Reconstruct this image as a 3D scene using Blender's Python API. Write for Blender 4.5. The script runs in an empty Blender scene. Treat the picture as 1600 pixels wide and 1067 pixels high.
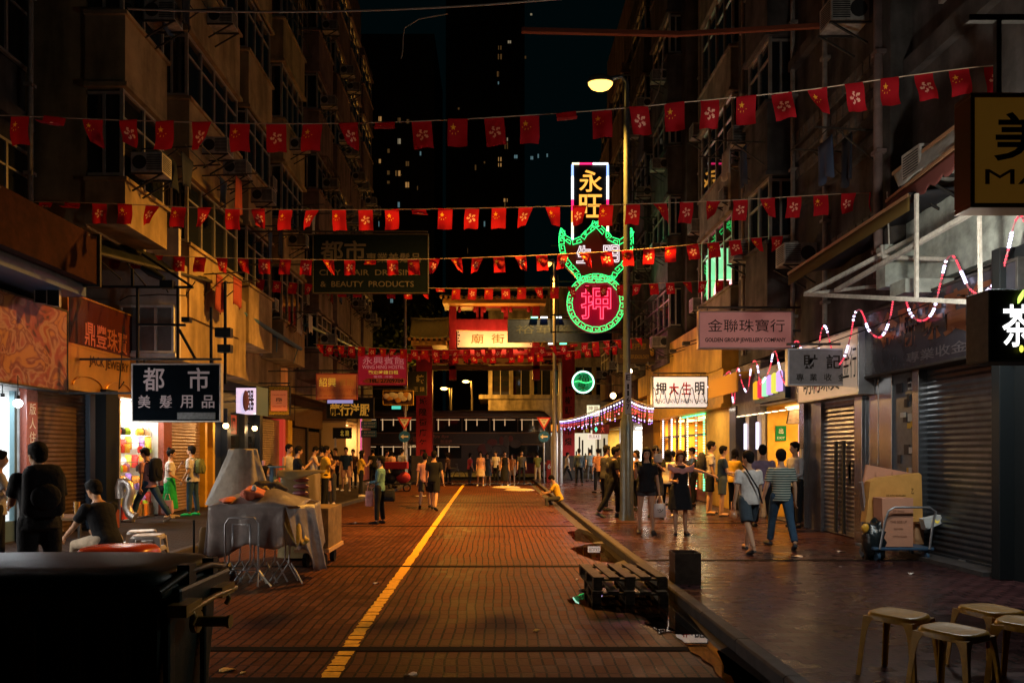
import bpy, bmesh, math, random
from mathutils import Vector, Matrix
random.seed(11)
SC = bpy.context.scene
COL = SC.collection
F, CX, CY, EYE = 1111.0, 772.0, 705.0, 1.7
KERB = 0.12
XR, XL, XU = 6.5, -8.3, -6.9      # right wall, left shop wall, left overhanging upper floors
R = math.radians

def P(px, py, d):
    return Vector(((px - CX) * d / F, d, EYE - (py - CY) * d / F))
def WR(px, x=XR): return x * F / (px - CX)
def WL(px, x=XL): return -x * F / (CX - px)
def ZZ(py, d): return EYE - (py - CY) * d / F

# ---------------------------------------------------------------- materials
_m = {}
def mat(name, col=(.5, .5, .5), rough=.6, metal=0.0, noise=0.0, scale=8.0, bump=0.0, emis=None, es=0.0,
        trans=0.0, streak=0.0, spec=None):
    if name in _m: return _m[name]
    if spec is None: spec = .5 if rough < .45 else .12
    m = bpy.data.materials.new(name); m.use_nodes = True
    nt = m.node_tree; b = nt.nodes['Principled BSDF']
    b.inputs['Base Color'].default_value = (*col, 1)
    b.inputs['Roughness'].default_value = rough
    b.inputs['Metallic'].default_value = metal
    b.inputs['Specular IOR Level'].default_value = spec
    if emis:
        b.inputs['Emission Color'].default_value = (*emis, 1)
        b.inputs['Emission Strength'].default_value = es
    if noise or bump or streak:
        tc = nt.nodes.new('ShaderNodeTexCoord')
        n = nt.nodes.new('ShaderNodeTexNoise'); n.inputs['Scale'].default_value = scale
        n.inputs['Detail'].default_value = 6; n.inputs['Roughness'].default_value = .65
        nt.links.new(tc.outputs['Object'], n.inputs['Vector'])
        if noise or streak:
            mr = nt.nodes.new('ShaderNodeMapRange')
            mr.inputs['From Min'].default_value = .3; mr.inputs['From Max'].default_value = .7
            mr.inputs['To Min'].default_value = 1 - noise; mr.inputs['To Max'].default_value = 1 + noise * .6
            nt.links.new(n.outputs['Fac'], mr.inputs['Value'])
            fac = mr.outputs['Result']
            if streak:
                mp = nt.nodes.new('ShaderNodeMapping'); mp.inputs['Scale'].default_value = (1.6, 1.6, .3)
                n2 = nt.nodes.new('ShaderNodeTexNoise'); n2.inputs['Scale'].default_value = 1.4; n2.inputs['Detail'].default_value = 5
                nt.links.new(tc.outputs['Object'], mp.inputs['Vector']); nt.links.new(mp.outputs['Vector'], n2.inputs['Vector'])
                m2 = nt.nodes.new('ShaderNodeMapRange'); m2.inputs['From Min'].default_value = .35; m2.inputs['From Max'].default_value = .6
                m2.inputs['To Min'].default_value = 1 - streak; m2.inputs['To Max'].default_value = 1.05
                nt.links.new(n2.outputs['Fac'], m2.inputs['Value'])
                mu = nt.nodes.new('ShaderNodeMath'); mu.operation = 'MULTIPLY'
                nt.links.new(fac, mu.inputs[0]); nt.links.new(m2.outputs['Result'], mu.inputs[1]); fac = mu.outputs[0]
            vm = nt.nodes.new('ShaderNodeVectorMath'); vm.operation = 'SCALE'; vm.inputs[0].default_value = col
            nt.links.new(fac, vm.inputs['Scale']); nt.links.new(vm.outputs['Vector'], b.inputs['Base Color'])
        if bump:
            bp = nt.nodes.new('ShaderNodeBump'); bp.inputs['Strength'].default_value = bump; bp.inputs['Distance'].default_value = .02
            nt.links.new(n.outputs['Fac'], bp.inputs['Height']); nt.links.new(bp.outputs['Normal'], b.inputs['Normal'])
    if trans:                                     # thin cloth or plastic that lets light through
        t = nt.nodes.new('ShaderNodeBsdfTranslucent'); t.inputs['Color'].default_value = (*col, 1)
        mx = nt.nodes.new('ShaderNodeMixShader'); mx.inputs[0].default_value = trans
        out = nt.nodes['Material Output']
        nt.links.new(b.outputs[0], mx.inputs[1]); nt.links.new(t.outputs[0], mx.inputs[2]); nt.links.new(mx.outputs[0], out.inputs['Surface'])
    _m[name] = m
    return m
def glow(name, col, s): return mat(name, (.02, .02, .02), .5, emis=col, es=s)

class G:                                           # tiny node-graph helper for the paving materials
    def __init__(s, name):
        s.m = bpy.data.materials.new(name); s.m.use_nodes = True; s.t = s.m.node_tree; s.b = s.t.nodes['Principled BSDF']
    def n(s, t, **k):
        x = s.t.nodes.new(t)
        for a, v in k.items(): setattr(x, a, v)
        return x
    def l(s, a, b): s.t.links.new(a, b)
    def math(s, op, a, b=None, c=None):
        x = s.n('ShaderNodeMath', operation=op)
        for i, v in enumerate((a, b, c)):
            if v is None: continue
            if isinstance(v, (int, float)): x.inputs[i].default_value = v
            else: s.l(v, x.inputs[i])
        return x.outputs[0]

def paving(name, bw, bl, ca, cb, cm, rough, offset, wet=None, joint=.09, spec=.2):
    g = G(name)
    tc = g.n('ShaderNodeTexCoord'); sx = g.n('ShaderNodeSeparateXYZ'); g.l(tc.outputs['Object'], sx.inputs[0])
    X, Y = sx.outputs[0], sx.outputs[1]
    ny = g.n('ShaderNodeTexNoise'); ny.inputs['Scale'].default_value = .8; g.l(tc.outputs['Object'], ny.inputs['Vector'])
    wob = g.math('MULTIPLY', g.math('SUBTRACT', ny.outputs['Fac'], .5), .12)
    Xw = g.math('ADD', X, wob); Yw = g.math('ADD', Y, wob)
    v = g.math('DIVIDE', Yw, bl); row = g.math('FLOOR', v); fv = g.math('FRACT', v)
    u = g.math('DIVIDE', Xw, bw)
    if offset: u = g.math('ADD', u, g.math('MULTIPLY', row, offset))
    fu = g.math('FRACT', u); cu = g.math('FLOOR', u)
    if offset: cu = g.math('ADD', cu, g.math('MULTIPLY', row, 7.31))
    ju = g.math('LESS_THAN', g.math('ABSOLUTE', g.math('SUBTRACT', fu, .5)), .5 - joint * .75)
    jv = g.math('LESS_THAN', g.math('ABSOLUTE', g.math('SUBTRACT', fv, .5)), .5 - joint * .45)
    wn = g.n('ShaderNodeTexWhiteNoise', noise_dimensions='2D')
    cb_ = g.n('ShaderNodeCombineXYZ'); g.l(cu, cb_.inputs[0]); g.l(row, cb_.inputs[1]); g.l(cb_.outputs[0], wn.inputs['Vector'])
    big = g.n('ShaderNodeTexNoise'); big.inputs['Scale'].default_value = .55; big.inputs['Detail'].default_value = 5; g.l(tc.outputs['Object'], big.inputs['Vector'])
    fine = g.n('ShaderNodeTexNoise'); fine.inputs['Scale'].default_value = 30; fine.inputs['Detail'].default_value = 4; g.l(tc.outputs['Object'], fine.inputs['Vector'])
    mix = g.n('ShaderNodeMix', data_type='RGBA'); mix.inputs[6].default_value = (*ca, 1); mix.inputs[7].default_value = (*cb, 1); g.l(wn.outputs['Value'], mix.inputs[0])
    dirt = g.math('MULTIPLY', g.math('ADD', .35, g.math('MULTIPLY', big.outputs['Fac'], 1.15)), g.math('ADD', .75, g.math('MULTIPLY', fine.outputs['Fac'], .5)))
    jj = g.math('MULTIPLY', g.math('MAXIMUM', ju, g.math('SUBTRACT', 1, jv)), g.math('ADD', .45, g.math('MULTIPLY', jv, .55)))
    cmx = g.n('ShaderNodeMix', data_type='RGBA'); cmx.inputs[6].default_value = (*cm, 1); g.l(jj, cmx.inputs[0]); g.l(mix.outputs[2], cmx.inputs[7])
    vm = g.n('ShaderNodeVectorMath', operation='SCALE'); g.l(cmx.outputs[2], vm.inputs[0]); g.l(dirt, vm.inputs['Scale']); g.l(vm.outputs[0], g.b.inputs['Base Color'])
    # wear polish differs brick by brick; water film near the kerb where asked
    r = g.math('ADD', rough - .1, g.math('MULTIPLY', wn.outputs['Value'], .14))
    r = g.math('ADD', r, g.math('MULTIPLY', g.math('SUBTRACT', big.outputs['Fac'], .5), .5))
    hgt = g.math('ADD', g.math('MULTIPLY', g.math('MINIMUM', ju, jv), 1.0), g.math('MULTIPLY', fine.outputs['Fac'], .35))
    hgt = g.math('ADD', hgt, g.math('MULTIPLY', wn.outputs['Value'], .4))
    bp = g.n('ShaderNodeBump'); bp.inputs['Distance'].default_value = .013; bp.inputs['Strength'].default_value = .8; g.l(hgt, bp.inputs['Height'])
    g.l(bp.outputs[0], g.b.inputs['Normal'])
    if wet:
        n3 = g.n('ShaderNodeTexNoise'); n3.inputs['Scale'].default_value = 1.6; n3.inputs['Detail'].default_value = 4; g.l(tc.outputs['Object'], n3.inputs['Vector'])
        edge = g.math('ADD', g.math('MULTIPLY', g.math('SUBTRACT', X, wet), 1.4), g.math('MULTIPLY', g.math('SUBTRACT', n3.outputs['Fac'], .5), 2.2))
        w = g.n('ShaderNodeMapRange'); w.inputs['From Min'].default_value = 0; w.inputs['From Max'].default_value = 1.5; g.l(edge, w.inputs['Value'])
        wv = w.outputs[0]
        r = g.math('SUBTRACT', r, g.math('MULTIPLY', wv, rough - .22))
        s2 = g.math('SUBTRACT', .6, g.math('MULTIPLY', wv, .45)); g.l(s2, bp.inputs['Strength'])
    r = g.math('MAXIMUM', r, .06)
    g.l(r, g.b.inputs['Roughness']); g.b.inputs['Specular IOR Level'].default_value = spec
    return g.m

# ---------------------------------------------------------------- mesh builder
class MB:
    def __init__(s): s.v = []; s.f = []; s.m = []; s.s = []
    def add(s, vs, fs, mi=0, smooth=False):
        k = len(s.v); s.v += [tuple(v) for v in vs]
        for f in fs: s.f.append([i + k for i in f]); s.m.append(mi); s.s.append(smooth)
    def box(s, x0, y0, z0, x1, y1, z1, mi=0):
        x0, x1 = min(x0, x1), max(x0, x1); y0, y1 = min(y0, y1), max(y0, y1); z0, z1 = min(z0, z1), max(z0, z1)
        s.add([(x0,y0,z0),(x1,y0,z0),(x1,y1,z0),(x0,y1,z0),(x0,y0,z1),(x1,y0,z1),(x1,y1,z1),(x0,y1,z1)],
              [(0,3,2,1),(4,5,6,7),(0,1,5,4),(1,2,6,5),(2,3,7,6),(3,0,4,7)], mi)
        return s
    def obox(s, c, size, M=None, mi=0):            # oriented box about a centre
        M = M or Matrix.Identity(3); c = Vector(c); h = Vector(size) / 2
        vs = [c + M @ Vector((sx*h.x, sy*h.y, sz*h.z)) for sx, sy, sz in ((-1,-1,-1),(1,-1,-1),(1,1,-1),(-1,1,-1),(-1,-1,1),(1,-1,1),(1,1,1),(-1,1,1))]
        s.add(vs, [(0,3,2,1),(4,5,6,7),(0,1,5,4),(1,2,6,5),(2,3,7,6),(3,0,4,7)], mi); return s
    def bar(s, a, b, w=.04, h=None, mi=0):
        a, b = Vector(a), Vector(b); d = b - a
        if d.length < 1e-6: return s
        z = Vector((0,0,1)) if abs(d.normalized().z) < .95 else Vector((0,1,0))
        u = d.normalized(); v = u.cross(z).normalized(); t = u.cross(v)
        return s.obox((a+b)/2, (d.length, w, h or w), Matrix((u, v, t)).transposed(), mi)
    def tube(s, pts, r, n=8, mi=0, closed=False, cap=True, smooth=True, sq=None):
        pts = [Vector(p) for p in pts]; m = len(pts); rr = r if isinstance(r, (list, tuple)) else [r]*m
        def tan(i):
            if closed: return (pts[(i+1) % m] - pts[i-1]).normalized()
            return (pts[min(i+1, m-1)] - pts[max(i-1, 0)]).normalized()
        t0 = tan(0); ref = Vector((0,0,1)) if abs(t0.z) < .9 else Vector((1,0,0))
        nrm = (ref - t0 * ref.dot(t0)).normalized(); vs = []
        for i in range(m):
            t = tan(i); nrm = (nrm - t * nrm.dot(t))
            nrm = nrm.normalized() if nrm.length > 1e-5 else t.orthogonal().normalized()
            bn = t.cross(nrm)
            for k in range(n):
                a = 2*math.pi*k/n; vs.append(pts[i] + (nrm*math.cos(a) + bn*math.sin(a)*(sq or 1)) * rr[i])
        fs = []
        for i in range(m if closed else m-1):
            j = (i+1) % m
            for k in range(n): fs.append((i*n+k, i*n+(k+1)%n, j*n+(k+1)%n, j*n+k))
        s.add(vs, fs, mi, smooth)
        if cap and not closed:
            s.add(vs[:n], [tuple(range(n))[::-1]], mi); s.add(vs[-n:], [tuple(range(n))], mi)
        return s
    def cyl(s, a, b, r, n=12, mi=0, r2=None): return s.tube([a, b], [r, r if r2 is None else r2], n, mi)
    def ell(s, c, rad, nu=12, nv=8, mi=0, M=None, smooth=True):
        c = Vector(c); M = M or Matrix.Identity(3); rad = (rad,)*3 if isinstance(rad, (int, float)) else rad
        vs = [c + M @ Vector((0,0,rad[2]))]
        for i in range(1, nv):
            p = math.pi*i/nv
            for k in range(nu):
                a = 2*math.pi*k/nu; vs.append(c + M @ Vector((rad[0]*math.sin(p)*math.cos(a), rad[1]*math.sin(p)*math.sin(a), rad[2]*math.cos(p))))
        vs.append(c - M @ Vector((0,0,rad[2]))); L = len(vs)-1; fs = []
        for k in range(nu):
            fs.append((0, 1+k, 1+(k+1)%nu)); fs.append((L, L-nu+(k+1)%nu, L-nu+k))
        for i in range(nv-2):
            for k in range(nu):
                a, b = 1+i*nu+k, 1+i*nu+(k+1)%nu; fs.append((a, a+nu, b+nu, b))
        s.add(vs, fs, mi, smooth); return s
    def loft(s, rings, mi=0, smooth=True, cap=True):   # rings: equal-length point lists
        n = len(rings[0]); vs = [p for r in rings for p in r]; fs = []
        for i in range(len(rings)-1):
            for k in range(n): fs.append((i*n+k, i*n+(k+1)%n, (i+1)*n+(k+1)%n, (i+1)*n+k))
        s.add(vs, fs, mi, smooth)
        if cap: s.add(rings[0], [tuple(range(n))[::-1]], mi); s.add(rings[-1], [tuple(range(n))], mi)
        return s
    def poly(s, pts, n, t, mi=0):                      # planar polygon extruded by vector n*t
        n = Vector(n).normalized()*t; k = len(pts); a = [Vector(p) for p in pts]; b = [p + n for p in a]
        s.add(a + b, [tuple(range(k)), tuple(range(2*k-1, k-1, -1))] + [(i, i+k, (i+1) % k + k, (i+1) % k) for i in range(k)], mi); return s
    def grid(s, fn, nu, nv, mi=0, smooth=True):        # fn(u,v) -> point
        vs = [fn(i/nu, j/nv) for j in range(nv+1) for i in range(nu+1)]
        fs = [(j*(nu+1)+i, j*(nu+1)+i+1, (j+1)*(nu+1)+i+1, (j+1)*(nu+1)+i) for j in range(nv) for i in range(nu)]
        s.add(vs, fs, mi, smooth); return s
    def mesh(s, name, mats):
        me = bpy.data.meshes.new(name); me.from_pydata(s.v, [], s.f)
        for m in (mats if isinstance(mats, (list, tuple)) else [mats]): me.materials.append(m)
        me.polygons.foreach_set('material_index', s.m); me.polygons.foreach_set('use_smooth', s.s)
        me.update(); return me
    def build(s, name, mats, parent=None, bevel=0, fix=False, solid=0):
        me = s.mesh(name, mats)
        if fix:
            bm = bmesh.new(); bm.from_mesh(me); bmesh.ops.recalc_face_normals(bm, faces=bm.faces); bm.to_mesh(me); bm.free()
        o = bpy.data.objects.new(name, me); COL.objects.link(o); adopt(o, parent)
        if solid:
            md = o.modifiers.new('t', 'SOLIDIFY'); md.thickness = solid; md.offset = 0
        if bevel:
            md = o.modifiers.new('b', 'BEVEL'); md.width = bevel; md.segments = 2; md.limit_method = 'ANGLE'
        return o

WORLD = {}
def adopt(o, parent):
    if parent is None: return
    o.parent = parent
    if parent.name in WORLD: o.matrix_parent_inverse = Matrix.Translation(-WORLD[parent.name])
def tag(o, label=None, cat=None, group=None, kind=None):
    if label: o['label'] = label
    if cat: o['category'] = cat
    if group: o['group'] = group
    if kind: o['kind'] = kind
    return o
def thing(name, label, cat, loc=(0,0,0), group=None, world=True, rz=0):
    o = bpy.data.objects.new(name, None); COL.objects.link(o); o.location = loc; o.empty_display_size = .2
    if world: WORLD[o.name] = Vector(loc)
    else: o.rotation_euler = (0, 0, rz)
    return tag(o, label, cat, group)
def copy_tree(o, parent=None):
    c = o.copy(); COL.objects.link(c)
    if parent: c.parent = parent
    for ch in list(o.children): copy_tree(ch, c)
    return c

# ---------------------------------------------------------------- lettering
FIT = []
VZ = Vector((0, 0, 1))
def text(s, parent, C, U, w, h, m, N=None, bold=0.0, ext=.004, name='lettering', tube=0.0, V=None, shear=0):
    """text centred on C, running along U, fitted into w x h metres"""
    cu = bpy.data.curves.new(name, 'FONT'); cu.body = s; cu.size = 1; cu.align_x = 'CENTER'; cu.align_y = 'CENTER'
    cu.extrude = 0; cu.offset = bold; cu.resolution_u = 3; cu.shear = shear
    cu.space_line = 1.0
    if tube: cu.fill_mode = 'NONE'; cu.bevel_depth = tube; cu.bevel_resolution = 1
    cu.materials.append(m)
    o = bpy.data.objects.new(name, cu); COL.objects.link(o)
    FIT.append((o, parent, Vector(C), Vector(U).normalized(), w, h, V or VZ, ext)); return o
def finish_text():
    """turn every font object into a mesh fitted to its board"""
    dg = bpy.context.evaluated_depsgraph_get()
    for o, parent, C, U, w, h, V, ext in FIT:
        me = bpy.data.meshes.new_from_object(o.evaluated_get(dg))
        if not me.vertices: continue
        xs = [v.co.x for v in me.vertices]; ys = [v.co.y for v in me.vertices]
        x0, x1, y0, y1 = min(xs), max(xs), min(ys), max(ys)
        sx = w / max(x1-x0, 1e-4); sy = h / max(y1-y0, 1e-4)
        N = U.cross(V)
        for v in me.vertices:
            p = v.co; v.co = C + U*((p.x-(x0+x1)/2)*sx) + V*((p.y-(y0+y1)/2)*sy) + N*(p.z*min(sx, sy) + .0)
        name = o.name.split('.')[0]; cd = o.data
        bpy.data.objects.remove(o); bpy.data.curves.remove(cd)
        n = bpy.data.objects.new(name, me); COL.objects.link(n); adopt(n, parent)

def board(parent, O, U, V, w, h, face, frame=None, fw=.03, th=.08, texts=(), name='panel', fname='frame'):
    """flat signboard: O lower-left front corner, U along the width, V up; texts = (string, cx, cy, tw, th, material, bold)"""
    U, V, O = Vector(U).normalized(), Vector(V).normalized(), Vector(O); N = U.cross(V)
    M = Matrix((U, V, N)).transposed(); mb = MB(); mb.obox(O + U*w/2 + V*h/2 - N*th/2, (w, h, th), M)
    p = mb.build(name, face, parent)
    if frame:
        f = MB(); t = th + .03
        for a, b, sx, sy in ((w/2, -fw/2, w+2*fw, fw), (w/2, h+fw/2, w+2*fw, fw)): f.obox(O + U*a + V*b - N*(th/2), (sx, fw, t), M)
        for a in (-fw/2, w+fw/2): f.obox(O + U*a + V*h/2 - N*(th/2), (fw, h, t), M)
        f.build(fname, frame, parent, bevel=.005)
    for tx in texts:
        s, cx, cy, tw, tht, m = tx[:6]; bold = tx[6] if len(tx) > 6 else 0
        text(s, parent, O + U*w*cx + V*h*cy + N*.006, U, w*tw, h*tht, m, bold=bold, V=V)
    return p
def sign_px(name, label, x0, y0, x1, y1, d, face, frame, texts=(), th=.1, fw=.03, cat='sign', group=None, hang=None, yaw=0):
    """a board facing down the street whose lower-left corner etc. were measured on the photograph at distance d"""
    a, b = P(x0, y1, d), P(x1, y0, d); w, h = b.x-a.x, b.z-a.z
    t = thing(name, label, cat, ((a.x+b.x)/2, d, a.z), group)
    U = Vector((math.cos(yaw), math.sin(yaw), 0))
    board(t, a, U, VZ, w, h, face, frame, fw, th, texts)
    if hang is not None:                       # steel arms back to the wall, and hangers
        mb = MB(); e = b.x if hang > 0 else a.x; o = a.x if hang > 0 else b.x
        for z in (b.z + .12, a.z + h*.5) if h > .4 else (b.z+.12,): mb.bar((o if z > b.z else e, d+.1, z), (hang, d+.1, z), .04)
        mb.bar((a.x+.1*w, d+.1, b.z), (a.x+.1*w, d+.1, b.z+.12), .02); mb.bar((b.x-.1*w, d+.1, b.z), (b.x-.1*w, d+.1, b.z+.12), .02)
        mb.build('bracket', STEEL_DARK, t)
    return t

STEEL_DARK = mat('dark_steel', (.06, .055, .05), .55, .4, noise=.3, scale=14)
STEEL = mat('galvanised_steel', (.4, .4, .42), .4, .8, noise=.15, scale=10)
STAINLESS = mat('stainless_sheet', (.5, .52, .55), .22, .95, noise=.12, scale=4, bump=.05)
BLACK = mat('black_paint', (.012, .014, .015), .45)
DARK = mat('dark_void', (.01, .01, .011), .8)
GLASS = mat('dark_window_glass', (.012, .014, .016), .04, spec=.8)
WHITE = mat('white_paint', (.7, .7, .68), .5, noise=.2, scale=5, streak=.2)

# ---------------------------------------------------------------- world, camera, render
w = bpy.data.worlds.new('World'); SC.world = w; w.use_nodes = True
bg = w.node_tree.nodes['Background']; bg.inputs[0].default_value = (.12, .85, 1, 1); bg.inputs[1].default_value = .0022
cam = bpy.data.cameras.new('camera'); co = bpy.data.objects.new('camera', cam); COL.objects.link(co); SC.camera = co
co.location = (0, 0, EYE); co.rotation_euler = (R(90), 0, 0); cam.lens = 25; cam.sensor_width = 36
cam.shift_x = (800 - CX) / 1600; cam.shift_y = (CY - 533.5) / 1600; cam.clip_end = 1000
SC.view_settings.view_transform = 'Standard'; SC.view_settings.look = 'None'; SC.view_settings.gamma = 1; SC.view_settings.exposure = 0
cy = SC.cycles; cy.use_denoising = True; cy.use_light_tree = True; cy.max_bounces = 6; cy.diffuse_bounces = 3; cy.glossy_bounces = 4
cy.transmission_bounces = 4; cy.transparent_max_bounces = 6; cy.sample_clamp_indirect = 4; cy.caustics_reflective = False; cy.caustics_refractive = False

def light(kind, loc, col, power, size=.1, rot=None, sy=None, spot=None, parent=None, name='bulb_light', spread=None):
    l = bpy.data.lights.new(name, kind); l.color = col; l.energy = power
    if kind == 'AREA':
        l.size = size
        if sy: l.shape = 'RECTANGLE'; l.size_y = sy
        if spread: l.spread = spread
    else: l.shadow_soft_size = size
    if kind == 'SPOT': l.spot_size = spot or R(160); l.spot_blend = .3
    o = bpy.data.objects.new(name, l); COL.objects.link(o); o.location = loc
    if rot: o.rotation_euler = rot
    adopt(o, parent)
    return o
SODIUM = (1, .43, .055)
LA, LB, LC = 8000, 6500, 300
# ---------------------------------------------------------------- ground
ROAD = paving('road_brick', .0975, .195, (.062, .020, .008), (.108, .035, .014), (.004, .003, .002), .62, 0, wet=1.15, joint=.13, spec=.07)
PAVE = paving('pavement_brick', .2, .1, (.030, .011, .012), (.052, .02, .02), (.003, .002, .002), .31, .5, joint=.1, spec=.19)
PAVEL = paving('left_pavement_brick', .2, .1, (.03, .024, .023), (.048, .038, .035), (.006, .005, .005), .7, .5, spec=.04, joint=.08)
ASPH = mat('asphalt', (.05, .05, .052), .7, noise=.3, scale=20, bump=.3)
CONC = mat('kerb_concrete', (.05, .042, .04), .65, noise=.4, scale=6, bump=.25, spec=.2)
def struct(o): return tag(o, kind='structure')
def sheet(name, pts, z, m):
    mb = MB(); mb.add([(x, y, z) for x, y in pts], [tuple(range(len(pts)))]); return struct(mb.build(name, m))
sheet('ground', [(-300, -20), (300, -20), (300, 500), (-300, 500)], -.02, ASPH)
KL = [(-5.15, -3), (-5.0, 10), (-4.95, 16), (-4.7, 21), (-4.2, 29), (-4.2, 41.4)]     # left kerb line
KR = [(2.05, -3), (2.03, 8), (2.05, 20), (2.2, 41.4)]
sheet('road', [(-5.6, -3), (3.2, -3), (3.2, 41.6), (-5.6, 41.6)], 0, ROAD)
sheet('cross_street', [(-60, 41.6), (60, 41.6), (60, 56), (-60, 56)], -.012, ASPH)
def slab(name, line, xo, m, z=KERB):
    mb = MB(); s = 1 if xo > 0 else -1; inn = [(x + s*.13, y) for x, y in line]
    pts = inn + [(xo, line[-1][1]), (xo, line[0][1])]
    mb.add([(x, y, z) for x, y in pts], [tuple(range(len(pts)))[::-s]]); struct(mb.build(name, m, fix=False))
    for i in range(len(line)-1):                     # kerb stones, each about a metre, with an open joint
        (xa, ya), (xb, yb) = line[i], line[i+1]; n = max(1, round(math.hypot(xb-xa, yb-ya)))
        for k in range(n):
            a, b = k/n, (k+1)/n; p = Vector((xa+(xb-xa)*a, ya+(yb-ya)*a, 0)); q = Vector((xa+(xb-xa)*b, ya+(yb-ya)*b, 0))
            e = (q-p).normalized()*.006; p += e; q -= e; w = Vector((s*.13, 0, 0)); hz = VZ*(z + .004); r = VZ*.015 + Vector((s*.015, 0, 0))
            prof = lambda c: [c - VZ*.05, c + hz - VZ*.02, c + hz + Vector((s*.018, 0, 0)), c + hz + w, c + w - VZ*.05]
            KB.loft([prof(p), prof(q)], smooth=False)
KB = MB(); slab('pavement_right', KR, XR + 2.5, PAVE); struct(KB.build('kerb_right', CONC, fix=True, bevel=.006))
KB = MB(); slab('pavement_left', KL, XL - 3, PAVEL); struct(KB.build('kerb_left', CONC, fix=True, bevel=.006))
# gutter channel beside the right kerb and slot drains across the road
DRAIN = mat('drain_iron', (.010, .008, .007), .8, 0, noise=.4, scale=20, spec=.03)
mb = MB(); mb.box(1.83, -3, .001, 2.03, 41.4, .005); struct(mb.build('gutter', CONC))
mb = MB()
for y in (6.05, 10.45, 16.1, 23.5): mb.box(-4.9, y, .002, 1.82, y + .13, .006)
mb.box(-4.9, 5.02, .002, 1.82, 5.34, .006)
struct(mb.build('slot_drain', DRAIN))
mb = MB()
for y in (10.25, 15.6): mb.box(2.2, y, KERB+.002, XR, y + .11, KERB+.006)
struct(mb.build('slot_drain', DRAIN))
# worn yellow centre line: ragged painted patches
YEL = mat('yellow_road_paint', (.78, .40, .035), .55, noise=.3, scale=22)
mb = MB(); line = [(-1.14, 3.6), (-1.24, 5.4), (-1.28, 7.6), (-1.30, 10.5), (-1.36, 16), (-1.45, 24), (-1.55, 36.5)]
def lx(y):
    for (xa, ya), (xb, yb) in zip(line, line[1:]):
        if y <= yb: return xa + (xb-xa)*(y-ya)/(yb-ya)
    return line[-1][0]
y = 3.6; rnd = random.Random(3)
while y < 36.5:
    L = rnd.uniform(.1, .3) if y < 9.5 else .8
    a, b = [], []; n = 5
    for i in range(n):
        yy = y + L*i/(n-1); j = .012 if y < 12 else .006
        a.append((lx(yy) - .065 + rnd.uniform(-j, j), yy, .0045)); b.append((lx(yy) + .065 + rnd.uniform(-j, j), yy + rnd.uniform(-.015, .015), .0045))
    mb.add(a + b[::-1], [tuple(range(2*n))[::-1]])
    y += L + (rnd.choice((.004, .012, .03)) if y < 9.5 else .0)
struct(mb.build('yellow_line', YEL))
# white stop line and speed hump at the junction
mb = MB(); mb.box(-4.0, 37.3, .002, 2.1, 37.6, .006); struct(mb.build('stop_line', mat('white_road_paint', (.6, .58, .55), .6, noise=.3)))
mb = MB()
for x, y in ((.55, 33.5), (1.1, 31.2)): mb.ell((x, y, 0), (.7, .9, .07), 16, 6)
struct(mb.build('road_hump', mat('hump_paint', (.45, .36, .25), .6, noise=.4)))
# standing water: irregular thin sheets along the kerb
WATER = bpy.data.materials.new('standing_water'); WATER.use_nodes = True; _t = WATER.node_tree; _t.nodes.remove(_t.nodes['Principled BSDF'])
_a, _g, _f, _x = [_t.nodes.new(n) for n in ('ShaderNodeBsdfTransparent', 'ShaderNodeBsdfGlossy', 'ShaderNodeFresnel', 'ShaderNodeMixShader')]   # clear film: wet bricks below, Fresnel mirror on top
_a.inputs[0].default_value = (.45, .42, .4, 1); _g.inputs['Roughness'].default_value = .012; _f.inputs[0].default_value = 1.5
_t.links.new(_f.outputs[0], _x.inputs[0]); _t.links.new(_a.outputs[0], _x.inputs[1]); _t.links.new(_g.outputs[0], _x.inputs[2]); _t.links.new(_x.outputs[0], _t.nodes['Material Output'].inputs['Surface'])
def puddle(pts, seed, z=.009):
    r = random.Random(seed); out = []; n = len(pts)
    for i in range(n):
        a, b = Vector((*pts[i], 0)), Vector((*pts[(i+1) % n], 0)); k = max(2, int((b-a).length/.12))
        for j in range(k):
            q = a.lerp(b, j/k); amp = .035 if q.x < 1.8 else 0; out.append((q.x + r.uniform(-amp, amp), q.y + r.uniform(-amp, amp)*1.5, z))
    m = MB(); m.add(out, [tuple(range(len(out)))]); o = m.build('puddle', WATER, fix=True)
    if o.data.polygons[0].normal.z < 0: o.data.flip_normals()
    struct(o)
def gp(px, py): d = F*EYE/(py-CY); return ((px-CX)*d/F, d)
puddle([gp(885, 938), gp(918, 926), gp(1010, 930), gp(1046, 921), gp(1075, 960), gp(1115, 1010), (2.02, 4.2), (2.0, 3.2), (1.75, 3.6), (1.62, 4.6), (1.72, 5.5), gp(1030, 972), gp(980, 958), gp(925, 952)], 5)
puddle([gp(888, 858), gp(925, 849), gp(955, 850), gp(985, 872), gp(960, 880), gp(925, 874)], 6)
puddle([gp(888, 832), gp(905, 826), gp(918, 830), gp(945, 845), gp(925, 848), gp(900, 845)], 8)
puddle([gp(1205, 1062), gp(1190, 1040), gp(1140, 1010), gp(1120, 1018), gp(1135, 1050), gp(1160, 1085)], 9)
puddle([gp(1000, 966), gp(1030, 964), gp(1050, 985), gp(1030, 990)], 10)
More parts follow.
